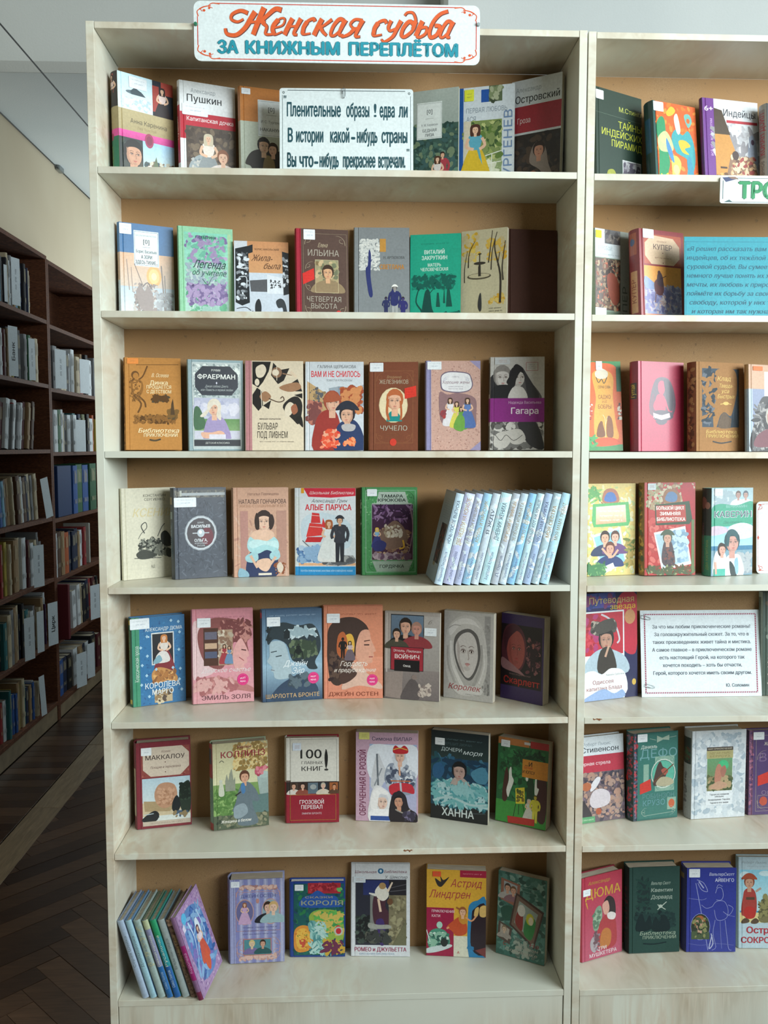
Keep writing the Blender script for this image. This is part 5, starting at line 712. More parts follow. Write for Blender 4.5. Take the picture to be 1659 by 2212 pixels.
bk('m4', 'yellow and crimson book with a girl leaping by a blue bus and green vintage car', 'd9a73a', lambda a: a.r(56, 0, 100, 8, 'a32440').lines(60, 3.5, 94, 1, 2, 'd98c94', 1.2).r(0, 44, 46, 100, '9c1d44').r(46, 76, 100, 100, 'd9d8c4').b('14,10 24,14 22,6 28,12 38,8 30,16 24,20 18,18', '33302e').t('Астрид', 66, 15, 9, 'a83440', 52, 0, .25).t('Линдгрен', 38, 28, 9, 'a83440', 68, 0, .25).t('ПРИКЛЮЧЕНИЯ', 28, 48, 3, 'e9c9d0', 38, .015).t('КАТИ', 16, 53.5, 3, 'e9c9d0', 14, .015).b('72,100 70,50 74,38 86,34 100,34 100,100', '2f7fb0').b('76,90 76,54 80,44 100,40 100,94', '2a1c26').b('80,52 82,44 88,42 86,52', 'd9b46a').b('90,52 90,42 100,40 100,52', 'd9b46a').p('70,86 80,88 80,92 68,90', '2a78a8').p('82,92 100,88 100,100', '7a3c3c').b('34,66 46,58 56,54 66,58 68,72 52,76 42,70', 'c4502c').b('54,56 60,48 66,50 68,60 60,62', 'c88a34').s_('66,54 76,58 84,52', 2.6, 'd99a70').head(61, 48, 10, 'dfae8c', '9a5a30').s_('56,45 50,43', 3, '9a5a30').s_('38,66 34,68', 3, 'd99a70').b('2,84 6,72 20,68 34,72 40,84 30,92 8,92', '4c9078').d(4, 72, 38, 92, 34, 4, '3a7a66 8ab8a0 c9dcd0 2a5a50', seed=1).e(22, 64, 5, 4, 'a9d0c0').b('0,92 20,88 40,86 42,89 20,95 0,97', 'c9d6d6').e(30, 84, 6, 5, '26302e').s_('0,70 6,84', 1.4, 'd9e3e0').t('А', 54, 95, 3, 'c0504c', 4), name='paperback_book', hard=False, st=(10, 2, 24, 8, 'e0522c'))
pb('m5', 'green book with tilted picture frames, standing slightly open beside the right upright', '4a7a70', lambda a: a.d(0, 0, 100, 100, 120, 6, '3f6c62 5a8a80 6f9a90 35574e 86a89c', seed=2).lines(46, 14, 80, 2, 4, '8fb0a4', 1).p('6,8 46,12 44,40 6,34', '9a6a58').p('12,11 40,14 38,35 12,30', 'a8b0b4').bust(20, 14, 18, 'b8b4b0', 'd3a48c', '4a3c34').bust(32, 16, 18, '8f6c74', 'd3a48c', '7a5a40').b('8,44 30,40 34,54 14,58', '2f5a4c').p('38,22 96,38 78,84 26,62', '4c3a34').p('40,25 92,40 76,80 30,61', '7d6658').p('45,31 84,42 70,74 36,58', '9aa8a0').b('38,58 42,44 52,38 54,50 52,66', '8f3a34').e(50, 42, 8, 7, 'd9d6cc').b('56,68 60,50 68,46 80,52 72,74', '3f8a4c').e(68, 50, 8, 7, 'c9c43c').e(70, 52, 5, 5, 'e3d6b8').p('4,60 32,66 28,86 2,80', '5a4c44').p('8,63 27,68 24,82 7,77', 'b3aaa0').bust(16, 65, 14, 'a8a098', 'd3b8a0', '8a7a60').d(36, 76, 80, 98, 30, 5, '8fa098 6b7f76 a8b4a8').t('На', 78, 80, 5, '8f2c34', 18, 0, .2).t('весёлом', 64, 86, 3.6, 'b8b0a4', 44, 0, .2).t('Солнышке', 52, 91.5, 3.6, 'b8b0a4', 66, 0, .2).t('С', 18, 86, 4, 'b8442c', 6), back='5f6a60')
_lx = [(.0586, .0155, 'a9bcd2', 'pale grey-blue spine leaning nearest the left upright'), (.0759, .0155, 'a0c8d6', 'light cyan leaning spine, second from the left upright'), (.0947, .0165, 'a3b8b4', 'grey-green leaning spine, third from the left upright'), (.112, .0145, '3f6ea8', 'leaning spine, lilac above and blue below,'), (.1293, .0155, '2c8ca0', 'leaning spine green at the head and blue at the foot'), (.1482, .0165, 'a9b8b8', 'grey leaning spine with dark lettering beside the brown one'), (.1656, .0155, '7d6858', 'brown leaning spine next to the purple fairy-tale book')]
_lt = ['Серая Шейка', 'Дюймовочка', 'Сказки о животных', 'Снежная королева', 'Русалочка', 'Мои первые сказки о принцессах', 'Королева Гера']
for i, (x, tk, c, lb) in enumerate(_lx):
    def sfn(a, i=i, c=c):
        a.r(0, 0, 100, 100, c)
        if i == 3: a.r(0, 0, 100, 12, 'bcc6a0').r(0, 12, 100, 60, '8f93b4').r(0, 60, 100, 100, '2f6eac').tv('Союз Поэтов', 50, 78, 40, 'b3cde6', 22)
        elif i == 4: a.r(0, 0, 100, 22, '2f9c6c').r(0, 22, 100, 60, '2f96a0').r(0, 60, 100, 100, '2c66a8').tv('Союз Поэтов', 50, 76, 40, 'c9e0f0', 22)
        elif i == 6: a.d(5, 0, 95, 100, 40, 20, '6a5448 8f7a64 5a463c', st=2).r(0, 0, 100, 8, 'c9a890')
        elif i == 2: a.d(5, 2, 95, 60, 26, 18, 'b8bc9c 9ab0a8', st=2)
        a.tv(_lt[i], 50, 40 if i != 5 else 44, 38, '6a7a80' if i < 3 else 'dfe6d6' if i in (3, 4) else '3c4a4c' if i == 5 else 'c0a86c', 40)
    leaning('hardcover_book', lb + ' on the bottom shelf', x - tk * math.cos(-.285) + .0094, .006, ZS[7] + .0004, .125, .188, tk - .0006, -.285, c, sfn, 'thin books leaning at the left end of the bottom shelf', yaw=-.09, front=['7d8aa0', '5c7c9c', '8d9c98', '5a6a54', '2f7a70', '6c7f88', '6a5a50'][i], pivot=0)
leaning('hardcover_book', 'purple fairy-tale picture book leaning with its cover facing the shelf room', .1785, -.006, ZS[7] + .0004, .134, .200, .0135, -.30, '8f5a8c', lambda a: a.r(0, 0, 100, 100, '8d6a90').r(0, 34, 100, 76, 'a02c74').tv('Королева', 50, 55, 50, 'd9a8cc', 24).r(0, 90, 100, 100, '7d3050'), 'thin books leaning at the left end of the bottom shelf', yaw=-.17, front='a88cb0', pivot=0,
  fart=('r', lambda a: a.r(0, 0, 100, 100, 'a88ab4').d(0, 0, 100, 100, 160, 2.4, '9a78a8 b89cc0 8a6a9c c4acc8', seed=1).b('12,20 30,8 60,10 86,24 88,60 80,88 50,92 20,84 10,50', '5f86bc').d(14, 12, 86, 86, 80, 5, '4c74b4 86aed4 6f9cc8 3c5f9c 7d70b4', st=3, seed=4).b('50,30 60,26 66,40 58,60 50,50', 'd9e6f0').s_('30,20 36,40 28,60', 4, 'c9dcf0', 1).s_('70,20 76,44 66,66', 3, 'b4cfe8', 1).e(22, 12, 9, 6, '5ab4dc').p('8,18 16,16 18,24 10,25', 'dcd6ea').lady(54, 34, 40, 'c9563c', 'e3d0d8', hr='5a3a4c').b('46,70 60,66 64,80 54,88 46,82', 'd05a34').f(3, 2, 97, 98, 1.4, 'b490b8')))

# ---------------------------------------------------------------- right bookcase, top shelf
bk('b1', 'dark green hardcover with gold capitals and small mountain picture, half behind the upright', '1f3429', lambda a: a.s_('0,25 100,26', .4, '5a6c5c').t('М.Стингл', 76, 17, 5, 'a8ae50', 52, .01).t('ТАЙНЫ', 74, 33, 7, 'b4b83c', 52, .01).t('ИНДЕЙСКИХ', 56, 43, 7, 'b4b83c', 88, .01).t('ПИРАМИД', 66, 53, 7, 'b4b83c', 66, .01).r(56, 68, 97, 101, 'c9cccb').r(57.5, 69, 96, 101, '6c6670').d(57, 69, 96, 84, 26, 4, '8f8c94 55505c a9a8ac').p('58,101 76,84 84,82 96,96 96,101', '5c2f30').b('24,82 36,80 42,86 40,96 28,97 22,90', '8f9434').e(32, 89, 4, 3, '1f3429').d(26, 84, 38, 95, 10, 2, '1f3429 a3a840'), st=(0, 3, 16, 12), t=.02)
bk('b2', 'hardcover with dark spine and orange cover of teal and green dancing figures', '1d4c46', lambda a: a.r(6, 0, 100, 100, 'd3602c').d(6, 0, 100, 100, 50, 5, 'd9762f c9502a e08a3c', seed=1).b('8,100 10,60 6,30 16,18 26,22 28,50 34,70 28,86 30,100', '2f8a5c').b('8,44 26,34 40,44 42,56 14,58', 'b9c98c').e(22, 44, 8, 5, 'e3d98c').b('40,40 52,30 66,36 80,30 92,44 94,66 84,84 72,88 76,66 58,60 48,56', '3f9aa0').b('48,16 56,12 62,30 56,36 50,28', 'e6dcc0').b('72,12 84,10 90,18 82,26 76,22', '6faaa0').e(81, 18, 4, 3, 'd3602c').b('56,44 72,42 84,48 70,52 80,58 64,56', 'd9b03c').b('38,66 50,62 60,70 54,84 48,98 40,90', 'c9cc5c').e(48, 78, 7, 6, 'dcd68c').b('28,42 40,56 44,70 36,66 28,54', '4f86b4').b('74,66 84,62 90,90 80,96', '3f8aa4').d(10, 84, 30, 100, 14, 3, 'd9c43c 33302a', st=2).r(56, 90, 92, 96, '3c2c2a').t('ТАЛИСМАН', 74, 93, 2.6, 'd9c9a8', 28, .01).b('30,12 42,4 52,8 44,14 34,16', 'c9b03c').d(40, 86, 60, 100, 10, 4, 'b83c5c d3602c'), st=(1, 1, 24, 12), spine=lambda a: a.r(0, 0, 100, 100, '1c3c3a').r(20, 20, 80, 60, '1f5070'))
bk('b3', 'purple-edged hardcover about old cultures with white head and desert figures', 'b9bcc0', lambda a: a.r(0, 0, 20, 100, '6c3a86').t('6+', 11, 11, 5.4, 'e6dcec', 15, .02).tv('всё обо всём детям', 14, 42, 5, 'c9a8d6', 40).r(20, 0, 100, 34, 'd3d8dc').r(20, 34, 100, 100, 'a3a0a4').d(20, 30, 100, 72, 50, 6, 'b4b4b8 c9cacd 8f8c90', st=3, seed=1).p('20,10 34,12 48,38 20,38', '4c3e30').p('20,38 46,38 62,66 48,100 20,100', 'c08a48').t('Индейцы', 66, 14, 7.6, '34343c', 58, .004).r(42, 22, 98, 25, 'b03a44').b('80,44 88,36 94,44 96,70 80,72', '8f98a8').e(88, 44, 3, 3, '4c3a4c').s_('80,38 82,50', 1.4, 'e3e6ea').b('40,100 46,64 56,56 68,64 78,60 92,72 96,100', '8a6c58').d(44, 60, 94, 98, 60, 4, 'a8866a 6a4c40 c9a47c 9a4c48 d9c0a0', seed=3).b('46,88 60,82 78,86 82,98 48,100', 'b04c4c').e(56, 60, 6, 5, '4c3c38').s_('28,74 40,74', 3, '4c3a30').s_('28,84 36,80', 2, '4c3a30').d(20, 80, 44, 100, 20, 4, '6a4a30 d9a05c'), spine=lambda a: a.r(0, 0, 100, 100, '5c2f76'))
bk('b4', 'book with grey and red lettered spine at the photograph edge of the top shelf', '34383a', lambda a: a.r(10, 10, 90, 90, '4a4a44').d(8, 50, 96, 96, 40, 5, '5f5a44 8a7a4c', seed=1), spine=lambda a: a.r(0, 0, 100, 100, 'a9a8a4').r(14, 6, 86, 62, '8f8480').tv('КОНАН ДОЙЛ', 50, 34, 60, 'a83a44', 48, .02).tv('Избранное', 50, 80, 50, '5a5a5c', 30))
# second shelf
pb('d1', 'grey-green book with yellow sticker and crowded dark painting, left part behind the upright', '7f9180', lambda a: a.r(0, 0, 100, 24, 'c9d3d6').r(28, 0, 74, 15, '5c5a5c').d(28, 1, 72, 14, 12, 5, '7a7470 4a4648 948c86').r(0, 15, 74, 30, 'cfd8dc').t('ВЕРОБОЙ,', 30, 20, 4, '9aaab0', 42).lines(4, 26, 72, 1, 2, '9aaab0', 1.4).r(74, 0, 100, 100, '8a9088').r(0, 31, 74, 86, '54443c').d(0, 31, 74, 86, 90, 5, '6c5848 8f7a64 3c302c 7d4a3c a89478 b8684c', seed=2).b('34,50 52,46 68,56 70,74 56,80 40,70', '8a4838').tv('КУПЕР', 87, 82, 14, '4c5650', 46).r(0, 84, 32, 100, 'dbe3e8').r(32, 88, 74, 100, '6a7a68'), st=(1, 2, 18, 10, 'd3e62c'), t=.012)
bk('d2', 'dark red hardcover with octagonal plate and orange-sky rider, beside the blue sheet', '8f3a3e', lambda a: a.r(0, 0, 8, 100, '8a3238').r(10, 5, 94, 38, 'ad5640').p('28,6 76,8 90,17 90,30 76,38 26,38 12,29 12,15', 'd0b394').t('ФЕНИМОР', 50, 12.5, 1.8, '8a5c48', 22).t('КУПЕР', 52, 18.5, 5.8, '4f2c2a', 42, .008).e(52, 25, 1, .7, '6a4038').lines(34, 30, 72, 1, 3, '8a6450', 1.2).e(52, 36, 1, .7, '6a4038').r(9, 40, 92, 93, 'e6a04c', 'e3a86c').r(9, 62, 92, 93, 'a8a0c4', '9aa4c8').d(9, 60, 92, 92, 110, 4, '8f8cb8 b9b8d4 7a7aa8 c9b8bc', seed=2).b('10,52 24,56 36,62 30,66 10,64', '8a9ac0').b('34,70 30,60 38,54 50,56 52,66 46,72', '6a4448').b('38,60 38,50 44,46 50,52 50,62', '544048').s_('44,54 58,50', 1.2, '3c2c34').e(42, 47, 3, 2.4, '54383c').s_('34,68 32,80', 2, '7a5a60').s_('48,70 52,80', 2, '7a5a60').d(40, 72, 56, 86, 12, 3, 'd9cdd0 c4a8a8').r(9, 93, 92, 97, 'd98a6c'), st=(8, 0, 32, 10), spine=lambda a: a.r(0, 0, 100, 100, '7a2c34').r(16, 4, 84, 28, '9c5240').e(50, 14, 22, 4, '4c5a80').r(24, 46, 84, 92, 'b88c68').tv('КУПЕР', 54, 68, 40, '7a3c34', 26))
def blue_sheet(a):
    a.s_('0,6 100,6', .25, '1b6f88', straight=True).s_('1.2,6 1.2,99', .2, '1b6f88', straight=True)
    for i, s in enumerate(('«Я решил рассказать вам о жизни', 'индейцев, об их тяжёлой и', 'суровой судьбе. Вы сумеете', 'немного лучше понять их жизнь,', 'мечты, их любовь к природе,', 'поймёте их борьбу за свою', 'свободу, которой у них так мало', 'и которая им так нужна».')):
        a.t(s, 2 + (0, 0, 0, 0, 0, 0, 2, 4)[i], 14.5 + i * 10.9, 5.4, '1c5a70', (86, 68, 70, 80, 74, 68, 86, 66)[i], .01, .22, 'l')
card('information_sheet', 'turquoise paper sheet with eight lines of italic text on the second shelf', 'dcard', '2d97a8', blue_sheet, r=.0005)
# third shelf
pb('f1', 'curved orange children book with green border, two beavers and dark text, by the upright', 'd9642c', lambda a: a.r(0, 0, 100, 6, '3f8a54').b('10,8 50,2 90,8 96,40 98,70 92,92 60,96 20,94 8,70', 'e0662e').b('26,14 60,10 80,18 78,40 84,70 90,86 60,90 30,86 28,60 34,40', 'e6a444').b('34,12 50,8 66,12 64,18 50,20 36,18', 'e3dcc8').s_('36,18 42,24 50,20 56,25 64,18', 2, '3a3a2a').t('СЕРАЯ СОВА', 56, 29, 2.8, '5a3c20', 32, .02).t('САДЖО', 56, 40, 4.4, '8f5428', 32, .01).t('И ЕЁ', 56, 45.5, 2.4, '8f5428', 12).t('БОБРЫ', 56, 51, 4.6, '8f5428', 34, .01).d(4, 46, 26, 66, 16, 4, 'e3dccc 5a3c30 b8503c').d(88, 46, 100, 66, 10, 4, 'e3dccc 5a3c30 b8503c').b('34,84 38,72 46,68 52,74 54,84', '7a4a2c').b('60,84 60,70 66,62 74,66 76,84', '8a5230').e(46, 70, 4, 3, '7a4a2c').e(66, 64, 5, 3, '8a5230').s_('56,86 56,66 50,60', 1.4, 'e3e0a8').s_('56,72 62,62', 1.2, 'e3e0a8').r(0, 93, 100, 100, '3f8a54').b('8,92 40,86 76,86 96,92 60,95 30,95', 'd9542c').d(0, 84, 30, 96, 14, 4, '4c9a5c 3c7a4c', st=3).r(88, 6, 100, 34, '2f6a4c'), st=(36, 0, 52, 10))
bk('f2', 'crimson hardcover with grey long-haired figure emblem', 'a82f4c', lambda a: a.b('30,30 38,20 52,17 68,20 78,32 82,48 76,60 66,64 34,62 24,52 26,40', '5a4a56').b('28,40 34,36 36,50 32,60 24,56', '6a4654').b('44,24 50,21 57,23 58,31 53,37 46,35 43,30', 'b8445c').b('40,38 50,36 58,40 60,50 56,58 42,58 36,50', 'b03c56').s_('40,42 34,50 42,57', 4, 'b03c56', 3).s_('58,42 66,54 74,55', 4, 'b03c56', 3).b('56,20 68,22 76,38 74,54 66,52 60,36', '463f4a').b('34,56 50,54 70,56 76,62 60,66 36,65', '4c4450').p('32,57 50,60 68,57 70,62 50,65 33,62', 'c9b0b8').t('Гуттай', 41, 61, 3, 'efe0e6', 17, .03, .2).t('МЭР', 60, 61, 3, 'efe0e6', 15, .05).b('38,66 62,66 56,70 44,70', '4c4450'), m='gloss', spine=lambda a: a.r(0, 0, 100, 100, '7a1c34').r(20, 24, 90, 42, '2c2a30').tv('Гуттай', 56, 33, 40, 'c9b84c', 14))
bk('f3', 'brown hardcover with slate-blue forest panel and gold script, centre of the third shelf', '9c744c', lambda a: a.r(12, 7, 90, 73, '4c5660').b('36,73 34,40 38,20 44,8 80,8 86,30 76,56 70,60 60,56 50,60 42,73', '9c744c').d(13, 8, 38, 72, 34, 4, '3f4850 6a7078 9c744c', st=3, seed=1).b('46,73 56,56 70,62 80,66 78,73', '6a5c50').p('72,73 76,56 78,66 82,50 84,64 88,73', '3f4850').t('Клад', 58, 18, 5, 'd3b470', 28, .006, .3).t('Тверда-', 62, 26, 4.4, 'd3b470', 30, .006, .3).t('уса', 60, 32, 4.4, 'd3b470', 16, .006, .3).t('Быстрых', 62, 38, 4.4, 'd3b470', 36, .006, .3).s_('50,47 62,46 74,47', 1.2, 'd3b470').e(62, 46, 6, 2, 'd3b470').t('Библиотека', 52, 78, 4, 'd3b470', 64, .008, .25).t('ПРИКЛЮЧЕНИЙ', 54, 83, 3.6, 'd3b470', 68, .012).s_('34,89 52,91 74,89', 2.2, '4c4c4c'), m='cloth', spine=lambda a: a.r(0, 0, 100, 100, '7d4c34').d(10, 4, 90, 96, 24, 20, '5a3828 9c744c'))
bk('f4', 'book with orange sticker and hooded grey-haired figure at the end of the third shelf', 'b08a6c', lambda a: a.r(0, 0, 100, 28, 'b99478').r(0, 28, 100, 100, '7d86a0').r(0, 28, 8, 100, 'a8b8c4').r(34, 8, 90, 38, 'd0dcdc').t('Г. МУСРЕПОВ', 62, 25, 3, '6a7478', 40).b('6,100 12,66 24,42 40,36 70,44 90,70 96,100', '3c3a3c').d(10, 44, 60, 98, 50, 4, '5c5c5e 2c2a2c 8f8c8a', st=3, seed=3).bust(50, 50, 44, '6a3a44', 'b08a78', 'a8a49c'), st=(9, 2, 30, 7, 'e5703c'), spine=lambda a: a.r(0, 0, 100, 28, 'b08a5c').r(0, 28, 100, 100, '8a9cac'))
# fourth shelf
bk('h1', 'yellow and green adventure hardcover with photo of three children, next to the upright', 'd9c47c', lambda a: a.d(2, 2, 98, 98, 140, 4, 'e3d9a8 cfd08c e6c86c b4c084 d6dcc4', seed=1).b('34,18 38,8 50,5 62,8 68,18 60,22 42,22', 'b0745c').b('38,18 42,11 50,9 58,11 62,18 50,20', '4c74b4').s_('32,20 44,24 58,24 70,20', 2, 'a86c54').p('16,22 86,20 90,40 86,46 18,47 14,40', '5fae6c').p('22,25 80,23 82,42 22,44', 'efe9cc', 'e9a884').lines(28, 29, 76, 3, 5, 'f2efe2', 1.6).p('14,56 70,47 84,88 34,96', 'e3e6ea').p('18,58 67,50 80,85 36,92', '8fc4dc').bust(40, 52, 26, '33405f', 'd9aa90', '3c2c28').bust(60, 52, 24, '6a4a7c', 'dcb09c', '5a3c30').bust(50, 64, 26, '2f3f70', 'd3a08a', '6a3c2c').s_('34,70 52,80 66,72', 4, 'd9aa90').p('30,92 56,86 60,92 38,98', 'dfe6ee').d(2, 88, 40, 99, 40, 3, '3f7a4c 6a9c60 2f5c3c', st=4).d(80, 60, 98, 90, 26, 3, '8a8a4c b09a54 6a7c3c', st=3).d(4, 4, 30, 20, 16, 3, '5fa05c 8fbc6c', st=4))
bk('h2', 'red adventure hardcover with mossy frame and tilted snapshot of a figure in winter clothes', 'b43a3a', lambda a: a.d(2, 0, 98, 30, 110, 4, 'a89070 7a8a60 c4b8a0 8f5c4c 9ab08c', seed=3).d(6, 36, 90, 98, 50, 6, 'c4504c b04440 d06c64', seed=2).b('72,4 96,4 98,50 94,90 84,60 76,24', 'b02a34').b('36,20 40,9 52,7 66,10 70,20 54,24', '94684c').b('40,18 46,11 56,10 64,14 62,20 50,21', '5c7ca4').p('20,24 88,20 94,40 88,45 22,46', '2f4a34').p('22,25 80,24 82,42 24,44', 'b0443c').t('БОЛЬШОЙ ЦИКЛ', 50, 27.5, 3.6, 'f2ede4', 54, .03).t('ЗИМНЯЯ', 50, 33.5, 3.6, 'f2ede4', 40, .03).t('БИБЛИОТЕКА', 52, 39.5, 3.6, 'f2ede4', 56, .03).p('18,54 80,47 92,88 34,95', 'dfe3e4').p('21,56 77,50 88,85 37,91', 'a8c4d0').d(50, 52, 86, 88, 40, 5, '8fb0cc b9cfd6 7d9cb4', seed=4).b('34,86 36,68 44,60 54,66 60,86 50,92', '55484c').head(45, 60, 12, 'c99c88', '4f5a4c', hat='4c5a48').d(36, 70, 60, 90, 16, 3, '7a4c44 3f3c40').d(2, 90, 98, 99, 50, 3, '4c5a3c 8f9c70 6c4c34', st=3).r(92, 40, 98, 98, '6a7a50'), st=(6, 1, 22, 8, 'cfdade'), spine=lambda a: a.r(0, 0, 100, 100, '8a6a3c').d(10, 2, 90, 98, 60, 16, 'c09a4c 6a4a2c 4c5a3c a87c3c', st=1.6))
bk('h3', 'teal hardcover with helmeted pilot, white-shirted girl and small heads in clouds', '5aa89c', lambda a: a.r(0, 0, 100, 24, 'a9c4cc').d(4, 2, 60, 22, 30, 6, 'c4d0d4 9cb0b8', seed=1).bust(64, 4, 16, 'd6dce0', 'b08c84', '6a5a54').bust(82, 4, 16, 'd6dce0', 'b8948a', '5a6470').b('0,24 20,18 60,20 100,16 100,40 60,42 0,44', '3f9c80').t('ВЕНИАМИН', 60, 21, 3, '8ab8b0', 50, .01).t('КАВЕРИН', 52, 30, 7.2, 'c9d6d6', 90, .05).t('КАВЕРИН', 52, 30, 6.6, '55606c', 88, .02).t('Два капитана', 50, 39, 3, '2f7a68', 44, 0, .3).r(0, 44, 100, 70, '8fc4dc', 'a9d6e6').b('40,46 70,40 100,44 100,56 60,58', 'cfd6da').b('0,44 30,44 40,50 0,54', 'c9b8c8').r(0, 66, 100, 72, '3f7a9c').r(0, 71, 100, 100, '7a9cac').d(60, 74, 100, 98, 26, 6, '8f9aa4 a9b0b4').b('6,100 8,76 24,70 36,78 38,100', 'e6e8e8').e(24, 70, 9, 8, '3c3028').head(26, 70, 12, 'd0a090', '3c3028', .6).b('30,100 36,80 50,76 70,78 78,100', 'e3e6e8').head(50, 62, 23, 'c9988c', '2c4a50', .4).b('36,60 38,50 50,47 62,51 64,62 58,56 46,54 42,66 38,66', '2f565c').b('44,84 54,88 62,100 48,100', '2c3a3c').b('56,84 64,80 66,96 60,98', '8fb8cc').r(6, 92, 34, 100, '4cae9c').s_('10,84 12,98', 5, 'd0a090'), st=(7, 1, 26, 9), spine=lambda a: a.r(0, 0, 100, 55, '1c2c2c').e(40, 17, 32, 7, '7a4c44').e(76, 20, 18, 4, '9a6c60').r(0, 54, 100, 100, '2f7a60').tv('ВЕНИАМИН КАВЕРИН', 34, 68, 24, '8a5a68', 56).tv('ДВА КАПИТАНА', 74, 76, 18, '8a9c50', 34))
t = card('white_card', 'white rounded card with red ornamental border at the end of the fourth shelf', 'hcard', 'dde9ee', lambda a: a.s_('1.2,10 1.2,90', .3, 'c8503c', straight=True).s_('5,3.5 99,3.5', .25, 'c8503c', straight=True).s_('5,96 99,96', .25, 'c8503c', straight=True).corners(2, 4, 98, 96, 2.4, 'c8503c', .7).e(3, 4.4, 1.4, .9, 'c8503c').e(3, 95, 1.4, .9, 'c8503c').p('.5,50 1.6,47 2.4,50 1.6,53', 'c8503c').t('В', 12.5, 66, 13, '4c2c4c', 3.4, .02), r=.01)
# fifth shelf
bk('j1', 'tall slanting book with red cover, man in fur hat and open-book title, by the upright', '2a2c5c', lambda a: a.r(0, 0, 100, 14, '3f4a94').d(0, 0, 100, 14, 30, 5, '54489c 2f3c80 7a3c6c').r(64, 0, 100, 100, '262850').b('68,6 100,4 100,50 92,60 74,50', 'b82c40').e(88, 24, 9, 7, 'c08a5c').b('80,70 96,80 100,96 84,96', '23264c').e(94, 86, 3.4, 3, 'c9a84c').t('Путеводная', 58, 7, 6, 'c9b870', 74, .004).t('звезда', 76, 13.5, 5, 'd9b82c', 42, .01).r(8, 17, 78, 100, 'dfe6ea').r(10, 18.5, 76, 58, 'b82f3e').d(10, 18, 40, 56, 16, 6, '9a2838 c44450 a83a6c').s_('40,20 52,24 64,32 70,44 66,48', 2.6, 'c9c4cc').b('22,34 30,26 46,28 58,24 66,30 62,38 48,34 40,40 26,38', '55504a').d(22, 26, 64, 38, 26, 3, '8a8478 3c3834 a89e90').head(48, 44, 19, 'b88c78', '2c2826').b('28,32 42,26 58,25 64,32 54,36 36,38', '4a4640').b('10,70 22,58 40,52 60,54 80,62 84,76 40,80 10,80', 'a9bcc8').b('34,74 38,54 56,52 64,74', '3a342e').s_('52,50 46,60', 3.4, 'c09a84').b('8,98 10,76 26,72 40,76 56,71 78,76 80,96 40,90', 'e0e4e4').t('Рафаэль Сабатини', 62, 77, 1.6, '6a6c74', 30).t('Одиссея', 42, 83, 3.6, '8f3c44', 34, .006).t('капитана Блада', 44, 89, 3.6, '8f3c44', 58, .006).b('10,100 26,93 44,90 60,95 74,92 74,100', '8fa8d0'), m='gloss', t=.01)
def hero(a):
    a.f(3, 4, 97, 96, 1.1, '9a3c58')
    a.emit([[(x, y), (x + 1, y), (x + .6, y + 1.4), (x - .4, y + 1.4)] for x in [3.6 + q * 1.85 for q in range(51)] for y in (4.1, 94.5)] + [[(x, y), (x + .9, y + .6), (x + .9, y + 1.5), (x, y + 1)] for y in [6 + q * 2.6 for q in range(34)] for x in (3.1, 96)], 'c9b8c4')
    for i, (s, w) in enumerate((('За что мы любим приключенческие романы?', 82), ('За головокружительный сюжет. За то, что в', 79), ('таких произведениях живет тайна и мистика.', 82), ('А самое главное – в приключенческом романе', 83), ('есть настоящий Герой, на которого так', 71), ('хочется походить – хоть бы отчасти,', 66), ('Герой, которого хочется иметь своим другом.', 82))): a.t(s, 51, 19 + i * 8.9, 4.1, '5f6672', w, .02)
    a.t('Ю. Соломин', 80, 87, 3.8, '5f6672', 19, .02)
t = card('quotation_card', 'white printed card with maroon rope border and seven grey text lines on the fifth shelf', 'jcard', 'dfeaf0', hero, r=.0006, th=.0016)
for i, (x, z, s, lb) in enumerate(((.014, .185, 0.9, 'small wire paper clip at the top corner of the maroon-bordered card'), (.02, .022, .9, 'small wire paper clip at the bottom corner of the maroon-bordered card'))):
    c = clip_at(t, x, z, 1.3, s); c.matrix_world = t.matrix_world.copy(); tag(c, lb, 'paper clip')
bk('j2', 'tall dark green-brown book with pale figures at the end of the fifth shelf', '46564e', lambda a: a.r(10, 0, 100, 12, 'a8686c').r(8, 10, 100, 100, '4f5c54').d(8, 6, 100, 100, 90, 6, '5f6c60 3a443e 6c6454 7f8c80 4c3c3c', seed=1).bust(34, 12, 26, '5a6a60', 'c9a090', '6a4434').s_('12,46 30,40', 2, 'c9ccc8').d(8, 60, 40, 90, 20, 4, '8f8a84 a8a49c'), spine=lambda a: a.r(0, 0, 100, 100, '9aa89c').r(20, 5, 80, 95, '5c6a60'))
# sixth shelf
bk('l1', 'white and red book with ruined battlefield painting and green corner tag', 'dbe4ea', lambda a: a.r(0, 22, 100, 42, 'b93a4c').t('Роберт Льюис', 44, 9, 3.8, '8f9ca8', 58).t('Стивенсон', 50, 15.5, 6, '2c343c', 78, .012).t('Черная стрела', 38, 31.5, 4, 'f0e0e3', 66, .008).r(0, 42, 100, 100, '6a5c64').d(0, 42, 100, 100, 130, 5, '5a4c54 8a7470 7a6a7c a88c80 44404c b08c7c', seed=3).b('26,74 34,64 52,62 68,68 66,80 44,84 30,82', 'cfc6cc').b('30,56 42,48 50,50 40,60 28,64', 'd9d6dc').e(20, 58, 10, 5, 'b06848').e(44, 88, 6, 4, 'a8583c').s_('84,48 96,64 92,84 70,96', 1, 'b0a08c').b('4,72 20,80 30,96 0,100', '3a3438').r(0, 93, 36, 100, '5a9a6c').t('КЛАССИКА В ШКОЛЕ', 18, 96.5, 1.8, 'cfe0c8', 30), t=.02)
